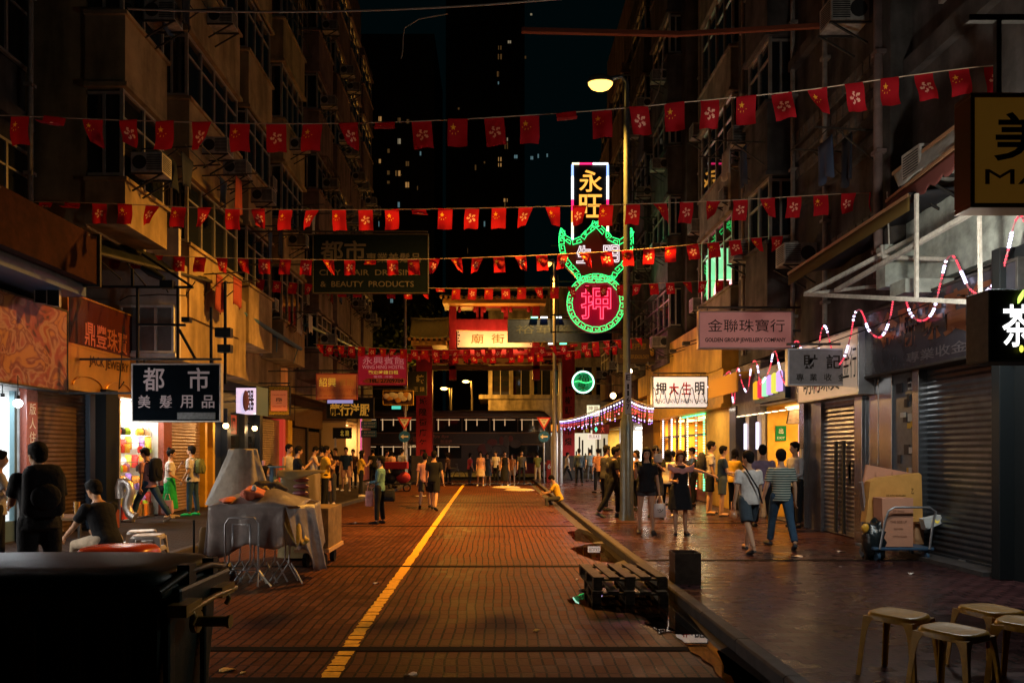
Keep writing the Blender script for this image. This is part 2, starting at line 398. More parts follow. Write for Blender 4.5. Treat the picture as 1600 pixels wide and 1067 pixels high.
# small litter and leaves
LIT = mat('paper_scrap', (.6, .52, .45), .8, noise=.2)
def scrap(px, py, s, label, zg=0, m=LIT, rot=0.3):
    d = F*(EYE-zg)/(py-CY); x = (px-CX)*d/F; r = random.Random(px)
    mb = MB(); mb.grid(lambda u, v: Vector((x + (u-.5)*s*math.cos(rot) - (v-.5)*s*.5*math.sin(rot), d + (u-.5)*s*math.sin(rot) + (v-.5)*s*.5, zg + .012 + .01*math.sin(u*5+v*3+px))), 4, 3)
    tag(mb.build('litter', m, solid=.002), label, 'litter', 'scraps lying on the ground', kind='thing')
scrap(642, 1055, .09, 'pinkish crumpled paper scrap on the road right of the yellow line end')
scrap(588, 912, .07, 'small pale paper scrap on the dark road left of the yellow line')
scrap(910, 922, .07, 'round white scrap beside the upper puddle edge left of the pallets')
scrap(902, 906, .04, 'tiny pale scrap on orange bricks behind the pallet puddle')
scrap(838, 986, .06, 'flat orange leaf scrap on the bricks in front of the pallets', m=mat('leaf_scrap', (.5, .3, .08), .7))
scrap(1312, 862, .1, 'pale scrap lying behind the walking men near the small shutter', KERB)
scrap(1424, 897, .08, 'white scrap on dark wet pavement in front of the hand trolley', KERB)
scrap(1500, 870, .22, 'printed white leaflet lying under the big dark shutter', KERB, mat('leaflet_paper', (.55, .55, .52), .6, noise=.5, scale=40))
scrap(1245, 870, .16, 'long white ticket on pavement behind the barefoot walker', KERB)
scrap(1313, 886, .04, 'tiny white crumb on reddish pavement left of the trolley', KERB)
scrap(355, 1048, .12, 'dry leaf near the bottom of the dark road beside the green bin', 0, mat('leaf_scrap'))
scrap(380, 1053, .05, 'small dry leaf bit right of the larger dry leaf', 0, mat('leaf_scrap'))
scrap(655, 775, .5, 'long pale drink carton far up the road by the left kerb', 0)
scrap(555, 817, .1, 'white speck of paper left of the man in the blue shirt', 0)
# ---------------------------------------------------------------- buildings
PL_A = mat('stained_plaster', (.30, .26, .2), .8, noise=.35, scale=2.5, streak=.5, bump=.15)
PL_B = mat('ochre_plaster', (.36, .26, .14), .8, noise=.3, scale=2, streak=.45, bump=.15)
PL_C = mat('pinkish_plaster', (.2, .14, .13), .8, noise=.35, scale=3, streak=.5, bump=.15)
PL_D = mat('grimy_concrete', (.10, .09, .085), .85, noise=.45, scale=2, streak=.55, bump=.25)
PL_W = mat('pale_painted_wall', (.55, .5, .47), .75, noise=.25, scale=3, streak=.3, bump=.1)
FRAME = mat('aluminium_frame', (.45, .42, .38), .4, .5, noise=.2)
ACM = mat('air_con_casing', (.38, .36, .33), .6, noise=.35, scale=9, streak=.3)
GRIL = mat('grille_black', (.03, .03, .03), .6)
CLOTHS = [mat('laundry_dark', (.03, .035, .05), .9), mat('laundry_red', (.25, .05, .04), .9), mat('laundry_pale', (.4, .36, .32), .9), mat('laundry_blue', (.06, .09, .16), .9)]

def ac_mesh():
    mb = MB(); mb.box(-.33, -.22, 0, .33, .22, .42, 0)
    for k in range(9): mb.box(-.335, -.18, .05+k*.038, -.33, .18, .068+k*.038, 1)
    for k in range(9): mb.box(-.3, -.226, .05+k*.038, .0, -.22, .068+k*.038, 1)
    mb.cyl((.15, -.222, .21), (.15, -.228, .21), .15, 14, 1)
    mb.box(-.36, -.24, -.05, .36, -.2, -.02, 1); mb.box(-.36, .2, -.05, .36, .24, -.02, 1); mb.bar((-.34, -.22, -.03), (.3, -.22, -.4), .03, mi=1); mb.bar((-.34, .22, -.03), (.3, .22, -.4), .03, mi=1)
    return mb.mesh('air_conditioner', [ACM, GRIL])
ACME = ac_mesh()
def ac(parent, s, x, y, z, sc=1.0):      # s: -1 on the left facades, +1 on the right ones; long side out into the street
    o = bpy.data.objects.new('air_conditioner', ACME); COL.objects.link(o); o.location = (x, y, z); o.scale = (sc,)*3
    if s < 0: o.rotation_euler = (0, 0, 0); o.scale.x = -sc
    adopt(o, parent); return o

def window(parent, s, x, y0, y1, z0, z1, depth, nm, camside=True, lit=None, sub=2, door=False, dark=GLASS):
    """projecting glazed band: frame is the part, the pane its sub-part; s=+1 wall on the right (faces -X)"""
    f = MB(); xi = x + s*.04; t = .05
    ys = [y0 + (y1-y0)*k/nm for k in range(nm+1)]
    for k, y in enumerate(ys):
        ya = min(max(y - t/2, y0), y1 - t); f.box(x, ya, z0 + t, x + s*.07, ya + t, z1 - t)
    for z in (z0, z1 - t): f.box(x, y0, z, x + s*.07, y1, z + t)
    if sub > 1: f.box(x + s*.012, y0 + t, z0 + (z1-z0)*.68, x + s*.055, y1 - t, z0 + (z1-z0)*.68 + .035)
    if camside:
        f.box(x + s*.07, y0, z0 + t, x + s*(depth-.02), y0 + .05, z0 + t + .05); f.box(x + s*.07, y0, z1 - 2*t, x + s*(depth-.02), y0 + .05, z1 - t)
        f.box(x + s*(depth*.5), y0 + .004, z0 + 2*t, x + s*(depth*.5 + .05), y0 + .05, z1 - 2*t)
    fr = f.build('window', FRAME, parent)
    g = MB(); g.box(xi, y0 + .03, z0 + .02, x + s*(depth-.01), y1 - .03, z1 - .02); g.build('pane', lit or dark, fr)
    return fr

def unit(wall, parent, s, xb, xw, y0, y1, z0, floors, fh, sill, wh, nm=4, lip=.06, lits=(), rnd=random, cage=0, dark=GLASS):
    """one stack of projecting bays: spandrel, window, spandrel ..."""
    d = abs(xw - xb)
    for k in range(floors):
        z = z0 + k*fh
        wall.box(xb, y0, z, xw, y1, z + sill)                                  # spandrel
        wall.box(xb - s*lip, y0 - lip, z + sill, xw, y1 + lip, z + sill + .07)     # projecting sill
        wall.box(xb - s*lip, y0 - lip, z + sill + wh, xw, y1 + lip, z + sill + wh + .09)
        wall.box(xb, y0, z + sill + wh + .09, xw, y1, z + fh)
        window(parent, s, xb + s*.05, y0 + .03, y1 - .03, z + sill + .07, z + sill + wh, d - .06, nm, lit=lits[k] if k < len(lits) else None, dark=dark)
        if cage and rnd.random() < cage:
            c = MB(); x = xb - s*.3; za, zb = z + sill + .1, z + sill + wh - .1; ya, yb = y0 + .15, y1 - .15
            for zz in (za, (za+zb)/2, zb):
                c.bar((x, ya, zz), (x, yb, zz), .02); c.bar((x, ya, zz), (xb, ya, zz), .02); c.bar((x, yb, zz), (xb, yb, zz), .02)
            n = max(3, int((yb-ya)/.22))
            for i in range(n+1): c.bar((x, ya+(yb-ya)*i/n, za), (x, ya+(yb-ya)*i/n, zb), .014)
            c.build('window_cage', STEEL_DARK, parent)
def rack(parent, s, x, y, z, L=1.2, cloth=True, rnd=random):
    m = MB()
    for yy in (y, y+.9): m.bar((x, yy, z), (x - s*L, yy, z + .06), .025); m.bar((x, yy, z-.5), (x - s*L*.6, yy, z), .02)
    for k in range(4): m.bar((x - s*L*(.25+.25*k), y-.1, z+.02+.015*k), (x - s*L*(.25+.25*k), y+1.0, z+.02+.015*k), .015)
    m.build('drying_rack', STEEL_DARK, parent)
    if cloth:
        for k in range(2):
            c = MB(); xx = x - s*L*(.3+.3*k); w = rnd.uniform(.35, .6); h = rnd.uniform(.6, .9); y0 = y + rnd.uniform(0, .3); ph = rnd.random()*6
            c.grid(lambda u, v: Vector((xx + .04*math.sin(u*9+ph)*v, y0 + w*u*(1-.2*v*math.sin(ph)), z + .03 - h*v - .05*math.sin(u*7+ph)*v)), 8, 5)
            c.build('hung_laundry', rnd.choice(CLOTHS), parent, solid=.01)
def pipes(parent, s, x, ys, z0, z1, r=.05, m=None):
    mb = MB()
    for y in ys:
        mb.cyl((x - s*.09, y, z0), (x - s*.09, y, z1), r, 8)
        for k in range(int((z1-z0)/1.6)): mb.box(x, y-r-.02, z0+.4+k*1.6, x - s*.16, y+r+.02, z0+.46+k*1.6)
    mb.build('drain_pipe', m or mat('pipe_paint', (.3, .27, .24), .6, noise=.3, streak=.3), parent)

rn = random.Random(5)
# --- left, nearest: dark mansion block over the jewellery shop
b = thing('apartment_block', 'dark unlit apartment block at the far left edge above the golden jewellery fascia', 'building', (XL-3, 8, 0), 'tenement blocks lining the street')
wl = MB(); wl.box(XL-.4, -2, 4.6, XL-8, 13.2, 26)
for z in (4.6, 7.6, 10.6): wl.box(XL-.2, -2, z, XL-.4, 13.2, z+.25)
for y in (1.5, 4.5, 7.5, 10.5): wl.box(XL-.2, y, 4.85, XL-.4, y+.5, 14)
wl.build('wall', PL_D, b)
for k in range(3):
    for y in (2.2, 5.2, 8.2, 11.2): window(b, -1, XL-.28, y, y+2.0, 5.7+3*k, 7.2+3*k, .3, 3, camside=False)
pipes(b, -1, XL-.2, (12.9, 7.2), 4.7, 15)
for y, z in ((10.9, 5.4), (8.0, 8.2)): ac(b, -1, XL+.12, y, z)
# --- left block A with the corner balcony
b = thing('apartment_block', 'apartment block with orange corner balcony and tall bay windows at the left', 'building', (XU-2, 16, 0), 'tenement blocks lining the street')
wl = MB(); xw = XU - .75
wl.box(xw, 13.35, 5.9, xw-7, 19.9, 27)
wl.box(-6.95, 15.75, 3.72, xw-2, 19.9, 5.88)              # mezzanine over the bright shop
unit(wl, b, -1, XU, xw, 13.3, 15.0, 5.95, 4, 3.1, .8, 1.75, 2, rnd=rn)
unit(wl, b, -1, XU, xw, 16.1, 19.3, 4.75, 5, 3.3, 1.6, 1.55, 4, rnd=rn, cage=.5)
wl.build('wall', PL_B, b)
m = MB(); m.box(-9.4, 15.62, 3.72, -6.93, 15.74, 6.6); m.build('gable_wall', PL_W, b)
f = MB(); za, zb = 3.85, 4.9
for x in (-8.2, -7.82, -7.44, -7.06): f.box(x, 15.56, za, x+.05, 15.63, zb)
for z in (za, zb-.05): f.box(-8.2, 15.55, z, -7.01, 15.64, z+.05)
f.box(-8.3, 15.5, za-.09, -6.95, 15.63, za-.01)
fw = f.build('window', WHITE, b); g = MB(); g.box(-8.18, 15.6, za+.01, -7.03, 15.615, zb-.01); g.build('pane', mat('curtained_pane', (.16, .17, .17), .15, noise=.3, scale=3), fw)
for y, z in ((13.7, 7.0), (14.2, 10.2), (17.0, 8.75), (18.3, 8.75), (17.3, 12)): ac(b, -1, XU+.3, y, z, .9)
rack(b, -1, XU, 13.9, 7.6, rnd=rn); rack(b, -1, XU, 16.8, 8.2, 1.3, rnd=rn); rack(b, -1, XU, 16.9, 5.9, 1.0, rnd=rn); rack(b, -1, XU, 14.0, 10.9, rnd=rn)
pipes(b, -1, xw+.02, (15.3, 15.7, 19.6), 5.9, 20)
# --- left block B
b = thing('apartment_block', 'ochre apartment block with framed orange bay windows directly left of the big hair dressing sign', 'building', (XU-2, 22, 0), 'tenement blocks lining the street')
wl = MB(); wl.box(xw, 19.92, 3.9, xw-7, 27.3, 29)
unit(wl, b, -1, XU, xw, 20.0, 22.1, 4.75, 6, 3.3, 1.6, 1.7, 3, rnd=rn, cage=.3)
unit(wl, b, -1, XU, xw, 23.3, 25.9, 4.75, 6, 3.3, 1.2, 1.9, 4, rnd=rn, cage=.3)
wl.build('wall', PL_B, b)
for y, z in ((20.4, 8.8), (24, 8.6), (22.8, 6.2), (26.6, 7.2), (26.6, 10.4), (22.6, 10), (24.2, 11.9)): ac(b, -1, XU+(.3 if y not in (22.8, 26.6, 22.6) else -.35), y, z, .9)
rack(b, -1, XU, 20.3, 8.1, rnd=rn); rack(b, -1, XU, 23.8, 9.9, rnd=rn); rack(b, -1, XU, 23.6, 6.3, 1.1, rnd=rn)
pipes(b, -1, xw+.02, (22.5, 23, 26.4, 26.9), 4.8, 22)
# --- left block C, D
b = thing('apartment_block', 'narrow pinkish apartment block with many window coolers above the big hair dressing sign', 'building', (XU-2, 30, 0), 'tenement blocks lining the street')
wl = MB(); wl.box(xw, 27.32, 3.9, xw-7, 33.9, 31)
for a, c in ((27.6, 30), (30.8, 33.6)): unit(wl, b, -1, XU+.1, xw, a, c, 4.5, 7, 3.1, 1.1, 1.5, 3, rnd=rn, cage=.2)
wl.build('wall', PL_C, b)
for y in (28, 31.2, 32.6):
    for k in range(5): ac(b, -1, XU+.42, y+rn.uniform(-.1, .3), 6.3+3.1*k-.4, .9)
pipes(b, -1, xw+.02, (27.5, 30.3, 33.7), 4.8, 24)
rack(b, -1, XU, 28.2, 8.3, rnd=rn); rack(b, -1, XU, 31.2, 11.2, rnd=rn)
b = thing('apartment_block', 'farthest left apartment block beside the red gate, lit pink and orange', 'building', (XU-2, 37, 0), 'tenement blocks lining the street')
wl = MB(); wl.box(xw, 33.92, 3.9, xw-7, 40.9, 27)
for a, c in ((34.3, 36.8), (37.6, 40.4)): unit(wl, b, -1, XU, xw, a, c, 4.5, 6, 3.1, 1.1, 1.5, 3, rnd=rn)
wl.build('wall', PL_C, b)
for y in (34.8, 36, 38.2, 39.6):
    for k in range(4): ac(b, -1, XU+.3, y, 6.0+3.1*k-.4, .9)
pipes(b, -1, xw+.02, (34.1, 37.2), 4.8, 22)

# --- right blocks
xr = XR + .02
b = thing('apartment_block', 'dark concrete block at the right edge carrying the white canopy and yellow signboard', 'building', (XR+3, 9, 0), 'tenement blocks lining the street')
wl = MB(); wl.box(XR+.15, -2, 4.2, XR+8, 11.3, 24); wl.box(XR-.2, 11.3, 3.9, XR+8, 11.72, 24)
for z in (7.6, 10.6): wl.box(XR, -2, z, XR+.15, 11.3, z+.3)
wl.build('wall', PL_D, b)
for k in range(2):
    for y in (3, 6, 8.8): window(b, 1, XR+.06, y, y+1.7, 8.3+3*k, 9.8+3*k, .2, 3, camside=False)
pipes(b, 1, XR-.2, (11.5,), 4.5, 13, .07, PL_C); ac(b, 1, XR-.2, 9.5, 8.4); ac(b, 1, XR-.2, 10.2, 5.6)
b = thing('apartment_block', 'grimy concrete block with glass brick rows above the steel shutters', 'building', (XR+3, 14, 0), 'tenement blocks lining the street')
wl = MB(); wl.box(XR+.1, 11.72, 4.0, XR+8, 19.2, 23)
unit(wl, b, 1, XR-.45, XR+.1, 15.75, 17.1, 4.9, 5, 3.1, 1.4, 1.5, 2, rnd=rn)
for z in (6.9, 10.0): wl.box(XR-.05, 11.8, z, XR+.1, 15.6, z+.22)
wl.build('wall', PL_D, b)
for z in (5.6, 7.6, 8.0, 8.4):
    g = MB()
    for k in range(14): g.box(XR+.06, 12.2+k*.24, z, XR+.11, 12.4+k*.24, z+.22)
    g.build('glass_brick_row', mat('glass_brick', (.15, .14, .13), .25, noise=.3), b)
for y, z in ((12.6, 9.2), (17.6, 6.4), (14.6, 5.5), (17.7, 9.3)): ac(b, 1, XR-.3, y, z)
pipes(b, 1, XR+.1, (14.0, 15.5, 18.6), 4.2, 18); rack(b, 1, XR-.45, 15.9, 8.6, rnd=rn); rack(b, 1, XR, 12.2, 7.2, 1.0, rnd=rn)
CLEAR = mat('mirror_like_pane', (.02, .02, .022), .015, .0, spec=1.0)
b = thing('apartment_block', 'narrow block whose bay window panes mirror the green neon above the jewellery signboard', 'building', (XR+3, 21, 0), 'tenement blocks lining the street')
wl = MB(); wl.box(XR+.5, 19.2, 4.0, XR+8, 24.4, 25)
unit(wl, b, 1, XR, XR+.5, 19.55, 22.5, 5.2, 5, 3.3, 1.0, 2.1, 4, rnd=rn, dark=CLEAR)
wl.build('wall', PL_A, b)
for y, z in ((23, 6.2), (23.2, 8.8), (23, 11.8), (20, 8.65)): ac(b, 1, XR+.2, y, z)
pipes(b, 1, XR+.5, (19.4, 23.9), 4.2, 20)
b = thing('apartment_block', 'dark tenement behind the street lamp pole and neon scaffolding on the right', 'building', (XR+3, 28, 0), 'tenement blocks lining the street')
wl = MB(); wl.box(XR+.1, 24.4, 4.0, XR+8, 33, 27)
unit(wl, b, 1, XR-.4, XR+.1, 25, 27.6, 4.8, 6, 3.2, 1.2, 1.5, 3, rnd=rn, cage=.6); unit(wl, b, 1, XR-.4, XR+.1, 29, 31.8, 4.8, 6, 3.2, 1.2, 1.5, 3, rnd=rn, cage=.6)
wl.build('wall', PL_D, b)
for y in (25.4, 28.2, 30, 32.3):
    for k in range(4): ac(b, 1, XR-.6, y, 5.4+3.2*k+rn.uniform(-.3, .3), .9)
b = thing('apartment_block', 'last tenement on the right, next to the right pillar of the red gate', 'building', (XR+3, 37, 0), 'tenement blocks lining the street')
wl = MB(); wl.box(XR, 33, 3.9, XR+8, 40.9, 24)
for a, c in ((33.5, 36.3), (37.2, 40.2)): unit(wl, b, 1, XR-.5, XR, a, c, 4.5, 5, 3.1, 1.1, 1.5, 3, rnd=rn)
wl.build('wall', PL_C, b)
for y in (34, 38):
    for k in range(4): ac(b, 1, XR-.75, y, 5.6+3.1*k, .9)

# --- beyond the gate: corner block, market hall, high-rises
b = thing('corner_building', 'low pale corner building with a curved cornice and dark windows behind the red gate', 'building', (6, 64, 0))
wl = MB(); X0, X1, D = -.5, 22, 62
for z0, z1, yy in ((4.2, 6.2, 61.2), (6.2, 6.55, 60.9), (9.0, 9.8, 61.4), (3.7, 4.0, 60.7)): wl.box(X0 - (.8 if z1-z0 < .5 else 0), yy, z0, X1, D+6, z1)
wl.box(X0, 61.9, 0, X1, D+6, 3.7); wl.box(X0, 61.7, 9.8, X1, D+6, 16)
for k in range(13): wl.box(X0 + k*1.8, 61.6, 6.55, X0 + k*1.8 + .35, 62, 9.0)
wl.build('wall', PL_A, b)
for k in range(12): g = MB(); g.box(X0 + k*1.8 + .36, 61.8, 6.56, X0 + k*1.8 + 1.79, 61.95, 8.99); f = g.build('window', GLASS, b); m = MB(); m.bar((X0+k*1.8+1.05, 61.78, 6.6), (X0+k*1.8+1.05, 61.78, 8.95), .07); m.build('frame', FRAME, f)
HR = mat('highrise_wall', (.05, .048, .045), .8, noise=.3, scale=.3)
litw = [glow('lit_room_warm', (1, .5, .15), .3), glow('lit_room_pale', (1, .8, .5), .2), glow('lit_room_cool', (.5, .9, 1), .16), glow('lit_room_dim', (1, .5, .15), .06)]
def highrise(label, x0, x1, y, h, wins, n=(12, 24)):
    t = thing('high_rise', label, 'building', ((x0+x1)/2, y, 0), 'dark high-rises against the night sky')
    m = MB(); m.box(x0, y, 0, x1, y+20, h)
    for k in range(n[0]): m.box(x0 + (x1-x0)*(k+.1)/n[0], y-.5, 0, x0 + (x1-x0)*(k+.3)/n[0], y, h-2)
    m.build('wall', HR, t)
    for px, py, w, hh, mi in wins:
        c = P(px, py, y-.1); s = y/F; g = MB()
        g.box(c.x - w*s/2, y-.12, c.z - hh*s/2, c.x - w*s*.06, y-.04, c.z + hh*s/2); g.box(c.x + w*s*.06, y-.12, c.z - hh*s/2, c.x + w*s/2, y-.04, c.z + hh*s/2)
        g.build('window', litw[mi], t)
highrise('tall dark tower with small lit windows above the big hair dressing sign', -24, -10.5, 125, 75,
  [(593, 186, 6, 7, 0), (623, 221, 6, 8, 1), (638, 190, 5, 6, 3), (623, 187, 6, 5, 3), (608, 236, 5, 6, 3), (592, 252, 6, 6, 0), (622, 271, 7, 8, 0), (608, 270, 6, 6, 3), (637, 289, 7, 8, 0), (667, 205, 5, 8, 3), (637, 256, 6, 7, 3), (652, 224, 5, 8, 1), (667, 226, 6, 7, 3), (608, 285, 6, 4, 3), (623, 320, 3, 8, 2), (652, 294, 2, 6, 3), (657, 240, 2, 6, 2), (591, 330, 3, 6, 2), (591, 350, 3, 8, 2)])
highrise('broad dark tower with scattered warm windows in the middle of the sky', -9.5, 6, 140, 92,
  [(781, 75, 5, 6, 3), (781, 89, 6, 8, 3), (796, 66, 5, 4, 1), (779, 116, 5, 8, 3), (779, 130, 2, 4, 2), (781, 249, 5, 6, 0), (781, 258, 5, 5, 0), (791, 218, 5, 5, 1), (791, 228, 5, 10, 3), (806, 245, 5, 5, 2), (831, 247, 4, 5, 2), (790, 313, 6, 5, 0), (790, 320, 4, 6, 3), (717, 170, 3, 3, 3), (743, 262, 2, 8, 3), (841, 244, 2, 6, 2), (855, 243, 2, 5, 2), (730, 392, 2, 8, 3), (757, 254, 2, 3, 3), (782, 348, 5, 3, 2), (757, 350, 2, 8, 2), (675, 432, 5, 8, 2), (830, 23, 3, 3, 1), (821, 90, 2, 4, 3)])
highrise('shorter dark tower low behind the left side of the gate', -34, -16, 110, 36, [(600, 500, 5, 6, 3), (612, 470, 4, 6, 2)])
t = thing('night_tree', 'dark leafy tree top lit with sparse points above the left gate roof', 'tree', (-7.4, 58, 0))
m = MB(); m.tube([(-7.4, 58, 0), (-7.3, 58, 6), (-7.0, 58, 10)], [.35, .28, .12], 8); m.bar((-7.3, 58, 7), (-5.2, 57.5, 11), .12); m.bar((-7.3, 58, 7), (-9.3, 58.3, 10.8), .12); m.build('trunk', mat('bark', (.06, .045, .03), .9), t)
m = MB(); r = random.Random(2)
for k in range(2600):
    c = Vector((r.gauss(-7.2, 1.7), r.gauss(58, 1.4), r.gauss(11, 1.1))); n = Vector((r.uniform(-1, 1), r.uniform(-1, 1), r.uniform(-.4, 1))).normalized(); u = n.orthogonal()*.16; v = n.cross(u)*1.0
    m.add([c-u, c+v*.8, c+u, c-v*.8], [(0, 1, 2, 3)])
m.build('crown', mat('night_foliage', (.05, .07, .025), .6), t)
# ---------------------------------------------------------------- ground-floor shops
SHUT_D = mat('shutter_blue_grey', (.09, .1, .115), .3, .7, noise=.3, scale=5)
SHUT_S = mat('shutter_steel', (.3, .3, .32), .3, .8, noise=.25, scale=5)
SHUT_B = mat('shutter_brown', (.16, .10, .06), .35, .6, noise=.35, scale=4)
SHUT_O = mat('shutter_tan', (.34, .22, .12), .4, .4, noise=.3, scale=4)
RED_G = mat('red_granite', (.26, .07, .045), .25, noise=.3, scale=25)
YELW = mat('yellow_painted_wall', (.62, .36, .05), .55, noise=.2, scale=4)
TILE = mat('mosaic_tile', (.12, .12, .13), .2, noise=.6, scale=60)
NAVY = mat('navy_shopfront', (.02, .03, .06), .3)
def shutter(parent, s, x, y0, y1, z0, z1, m, pitch=.085, slots=None, label=None):
    mb = MB(); n = int((z1-z0)/pitch); prof = []
    for k in range(n+1):
        z = z0 + k*pitch
        prof += [(0, z), (.012, z + pitch*.18), (.02, z + pitch*.45), (.012, z + pitch*.72)]
    prof = [(d, min(z, z1)) for d, z in prof]
    vs = [(x - s*d, y, z) for y in (y0, y1) for d, z in prof]; k = len(prof)
    mb.add(vs, [(i, i+1, k+i+1, k+i) for i in range(k-1)], 0, True)
    mb.box(x + s*.005, y0, z0, x + s*.03, y1, z1, 0)
    mb.box(x - s*.03, y0, z0, x + s*.03, y1, z0 + .07, 0)
    if slots:
        for zz in slots:
            for i in range(int((y1-y0-.1)/.09)): mb.box(x - s*.024, y0+.05+i*.09, zz, x - s*.005, y0+.1+i*.09, zz+.022, 1)
    o = mb.build('shutter', [m, DARK], parent)
    h = MB(); h.box(x - s*.03, (y0+y1)/2-.06, z0+.03, x - s*.055, (y0+y1)/2+.06, z0+.055); h.build('handle', STEEL, o)
    return o
def pillar(parent, s, x, y0, y1, z1, m, out=.12, name='pillar', z0=KERB): mb = MB(); mb.box(x - s*out, y0, z0, x + s*.4, y1, z1); return mb.build(name, m, parent, bevel=.008)
def wallbox(parent, x0, y0, z0, x1, y1, z1, m, name='wall'): mb = MB(); mb.box(x0, y0, z0, x1, y1, z1); return mb.build(name, m, parent)
def recess(parent, s, x, y0, y1, z1, depth, mback, mside, mceil=None, mfloor=None):
    mb = MB(); xa, xb = x + s*.02, x + s*depth
    mb.box(xb, y0, KERB, xb + s*.1, y1, z1, 0); mb.box(xa, y0-.06, KERB, xb, y0-.003, z1, 1); mb.box(xa, y1+.003, KERB, xb, y1+.06, z1, 1)
    mb.box(xa, y0, z1, xb, y1, z1+.08, 2); mb.box(xa, y0, KERB, xb, y1, KERB+.03, 3)
    return mb.build('interior', [mback, mside, mceil or WHITE, mfloor or CONC], parent)
CW = (1, .92, .8); COOL = (.85, .93, 1); WARM = (1, .62, .25)
def shoplight(parent, x, y, z, w, l, col, power, es=8, name='ceiling_lamp'):
    mb = MB(); mb.box(x-w/2, y-l/2, z, x+w/2, y+l/2, z+.03); mb.build(name, glow('tube_%d_%d_%d' % (col[0]*10, col[1]*10, col[2]*10), col, es), parent)
    return light('AREA', (x, y, z-.01), col, power, w, sy=l, parent=parent)
# ===== right side
t = thing('tea_shop', 'closed black tea shop front at the far right edge under the glowing tea sign', 'shop', (XR, 7, 0))
wallbox(t, XR-.12, 3.0, KERB, XR+.4, 8.88, 4.2, BLACK); pillar(t, 1, XR, 8.72, 8.87, 4.2, BLACK, .3)
t = thing('shuttered_shop', 'closed jewellery shop with a large dark shutter between bright steel posts behind the trolley', 'shop', (XR, 10, 0))
shutter(t, 1, XR+.05, 9.05, 10.73, KERB+.02, 2.95, SHUT_D)
pillar(t, 1, XR, 8.9, 9.05, 3.0, STAINLESS, .1, 'post'); pillar(t, 1, XR, 10.73, 10.89, 3.0, STAINLESS, .1, 'post')
wallbox(t, XR-.02, 10.89, KERB, XR+.3, 11.54, 3.0, mat('notice_wall', (.07, .1, .13), .4, noise=.5, scale=5), 'notice_board')
mb = MB(); mb.box(XR-.05, 11.54, KERB, XR+.3, 11.93, 3.0); mb.box(XR-.05, 11.945, KERB, XR+.3, 12.34, 3.0); mb.build('cladding', STAINLESS, t, bevel=.01)
pillar(t, 1, XR, 12.34, 12.6, 2.75, STAINLESS, .12, 'post')
mb = MB(); mb.box(XR-.35, 8.95, KERB+.002, XR-.0, 10.8, KERB+.06); mb.build('threshold', CONC, t)
r = random.Random(4); pc = [mat('notice_yellow', (.5, .32, .05), .7), mat('notice_white', (.45, .45, .43), .7), mat('notice_dark', (.03, .03, .035), .6), mat('notice_red', (.3, .06, .04), .7)]
for k in range(16):
    y = r.uniform(10.95, 11.4); z = r.uniform(1.2, 2.8); mb = MB(); mb.box(XR-.024, y, z, XR-.03 - .001*k, y + r.uniform(.06, .16), z + r.uniform(.06, .18)); mb.build('notice', r.choice(pc), t)
GOLDTX = mat('bronze_letters', (.2, .08, .04), .35, .6)
board(t, (XR-.22, 12.05, 2.97), (0,-1,0), VZ, 3.5, 1.02, mat('dark_fascia', (.035, .035, .045), .25, noise=.4, scale=3), STEEL_DARK, .04, .3,
  [('金聯珠寶行', .52, .62, .8, .62, GOLDTX, .025), ('專業收金', .55, .14, .4, .16, mat('faded_letters', (.1, .09, .1), .5), .01)], 'fascia')
t = thing('shuttered_shop', 'closed shop with a narrow bright steel shutter between mirror steel posts beneath the cream signboard', 'shop', (XR, 13.8, 0))
shutter(t, 1, XR+.05, 12.62, 14.08, KERB+.02, 2.68, SHUT_S, slots=(2.36, 2.44, 2.53))
wallbox(t, XR-.03, 14.08, KERB, XR+.3, 14.65, 2.7, SHUT_S, 'side_panel'); pillar(t, 1, XR, 14.65, 14.89, 2.7, STAINLESS, .12, 'post')
mb = MB()
for z in (1.2, 1.28): mb.bar((XR-.0, 13.0, z-.1), (XR-.0, 13.0, z+.25), .03)
mb.bar((XR-.01, 13.2, KERB+.05), (XR-.01, 13.2, 1.9), .05); mb.bar((XR-.01, 13.5, KERB+.05), (XR-.01, 13.5, 1.9), .05); mb.build('lock_bar', STEEL_DARK, t)
wallbox(t, XR-.012, 14.7, 1.5, XR-.13, 14.82, 1.75, WHITE, 'mail_slot')
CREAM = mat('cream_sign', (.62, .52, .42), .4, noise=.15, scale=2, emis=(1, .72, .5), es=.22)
INK = mat('ink_letters', (.02, .015, .012), .5); REDL = mat('red_letters', (.5, .02, .015), .5)
board(t, (XR-.32, 14.45, 2.7), (0,-1,0), VZ, 2.38, 1.08, CREAM, STEEL, .03, .25, [('明利珠寶', .42, .3, .62, .4, INK, .01), ('金行', .88, .5, .2, .5, INK, .0), ('利', .36, .28, .1, .3, REDL, .01)], 'fascia')
# yellow passage, doors and tiled column
t = thing('yellow_passage', 'bright yellow passage with a small green notice behind the man in the pale shirt', 'shop', (XR, 16, 0))
recess(t, 1, XR, 15.15, 16.95, 2.75, 1.9, YELW, YELW, YELW); shoplight(t, XR+.5, 16.0, 2.7, .5, 1.0, WARM, 80, 4)
board(t, (XR+.2, 16.93, 1.95), (1,0,0), VZ, .26, .36, mat('green_notice', (.01, .18, .06), .5), None, 0, .01, [('出', .5, .65, .4, .35, WHITE, .01), ('EXIT', .5, .2, .7, .15, WHITE, 0)], 'notice')
wallbox(t, XR+.75, 16.9, .8, XR+.85, 16.94, 2.5, glow('pink_tube', (1, .55, .6), 1.2), 'light_strip')
for k in range(3): board(t, (XR+.3+k*.35, 16.5-.15*k, 2.35), (1,0,0), Vector((0,-.5,1)), .3, .35, mat('framed_print', (.2, .15, .12), .4, noise=.6, scale=10), STEEL_DARK, .015, .02, (), 'picture')
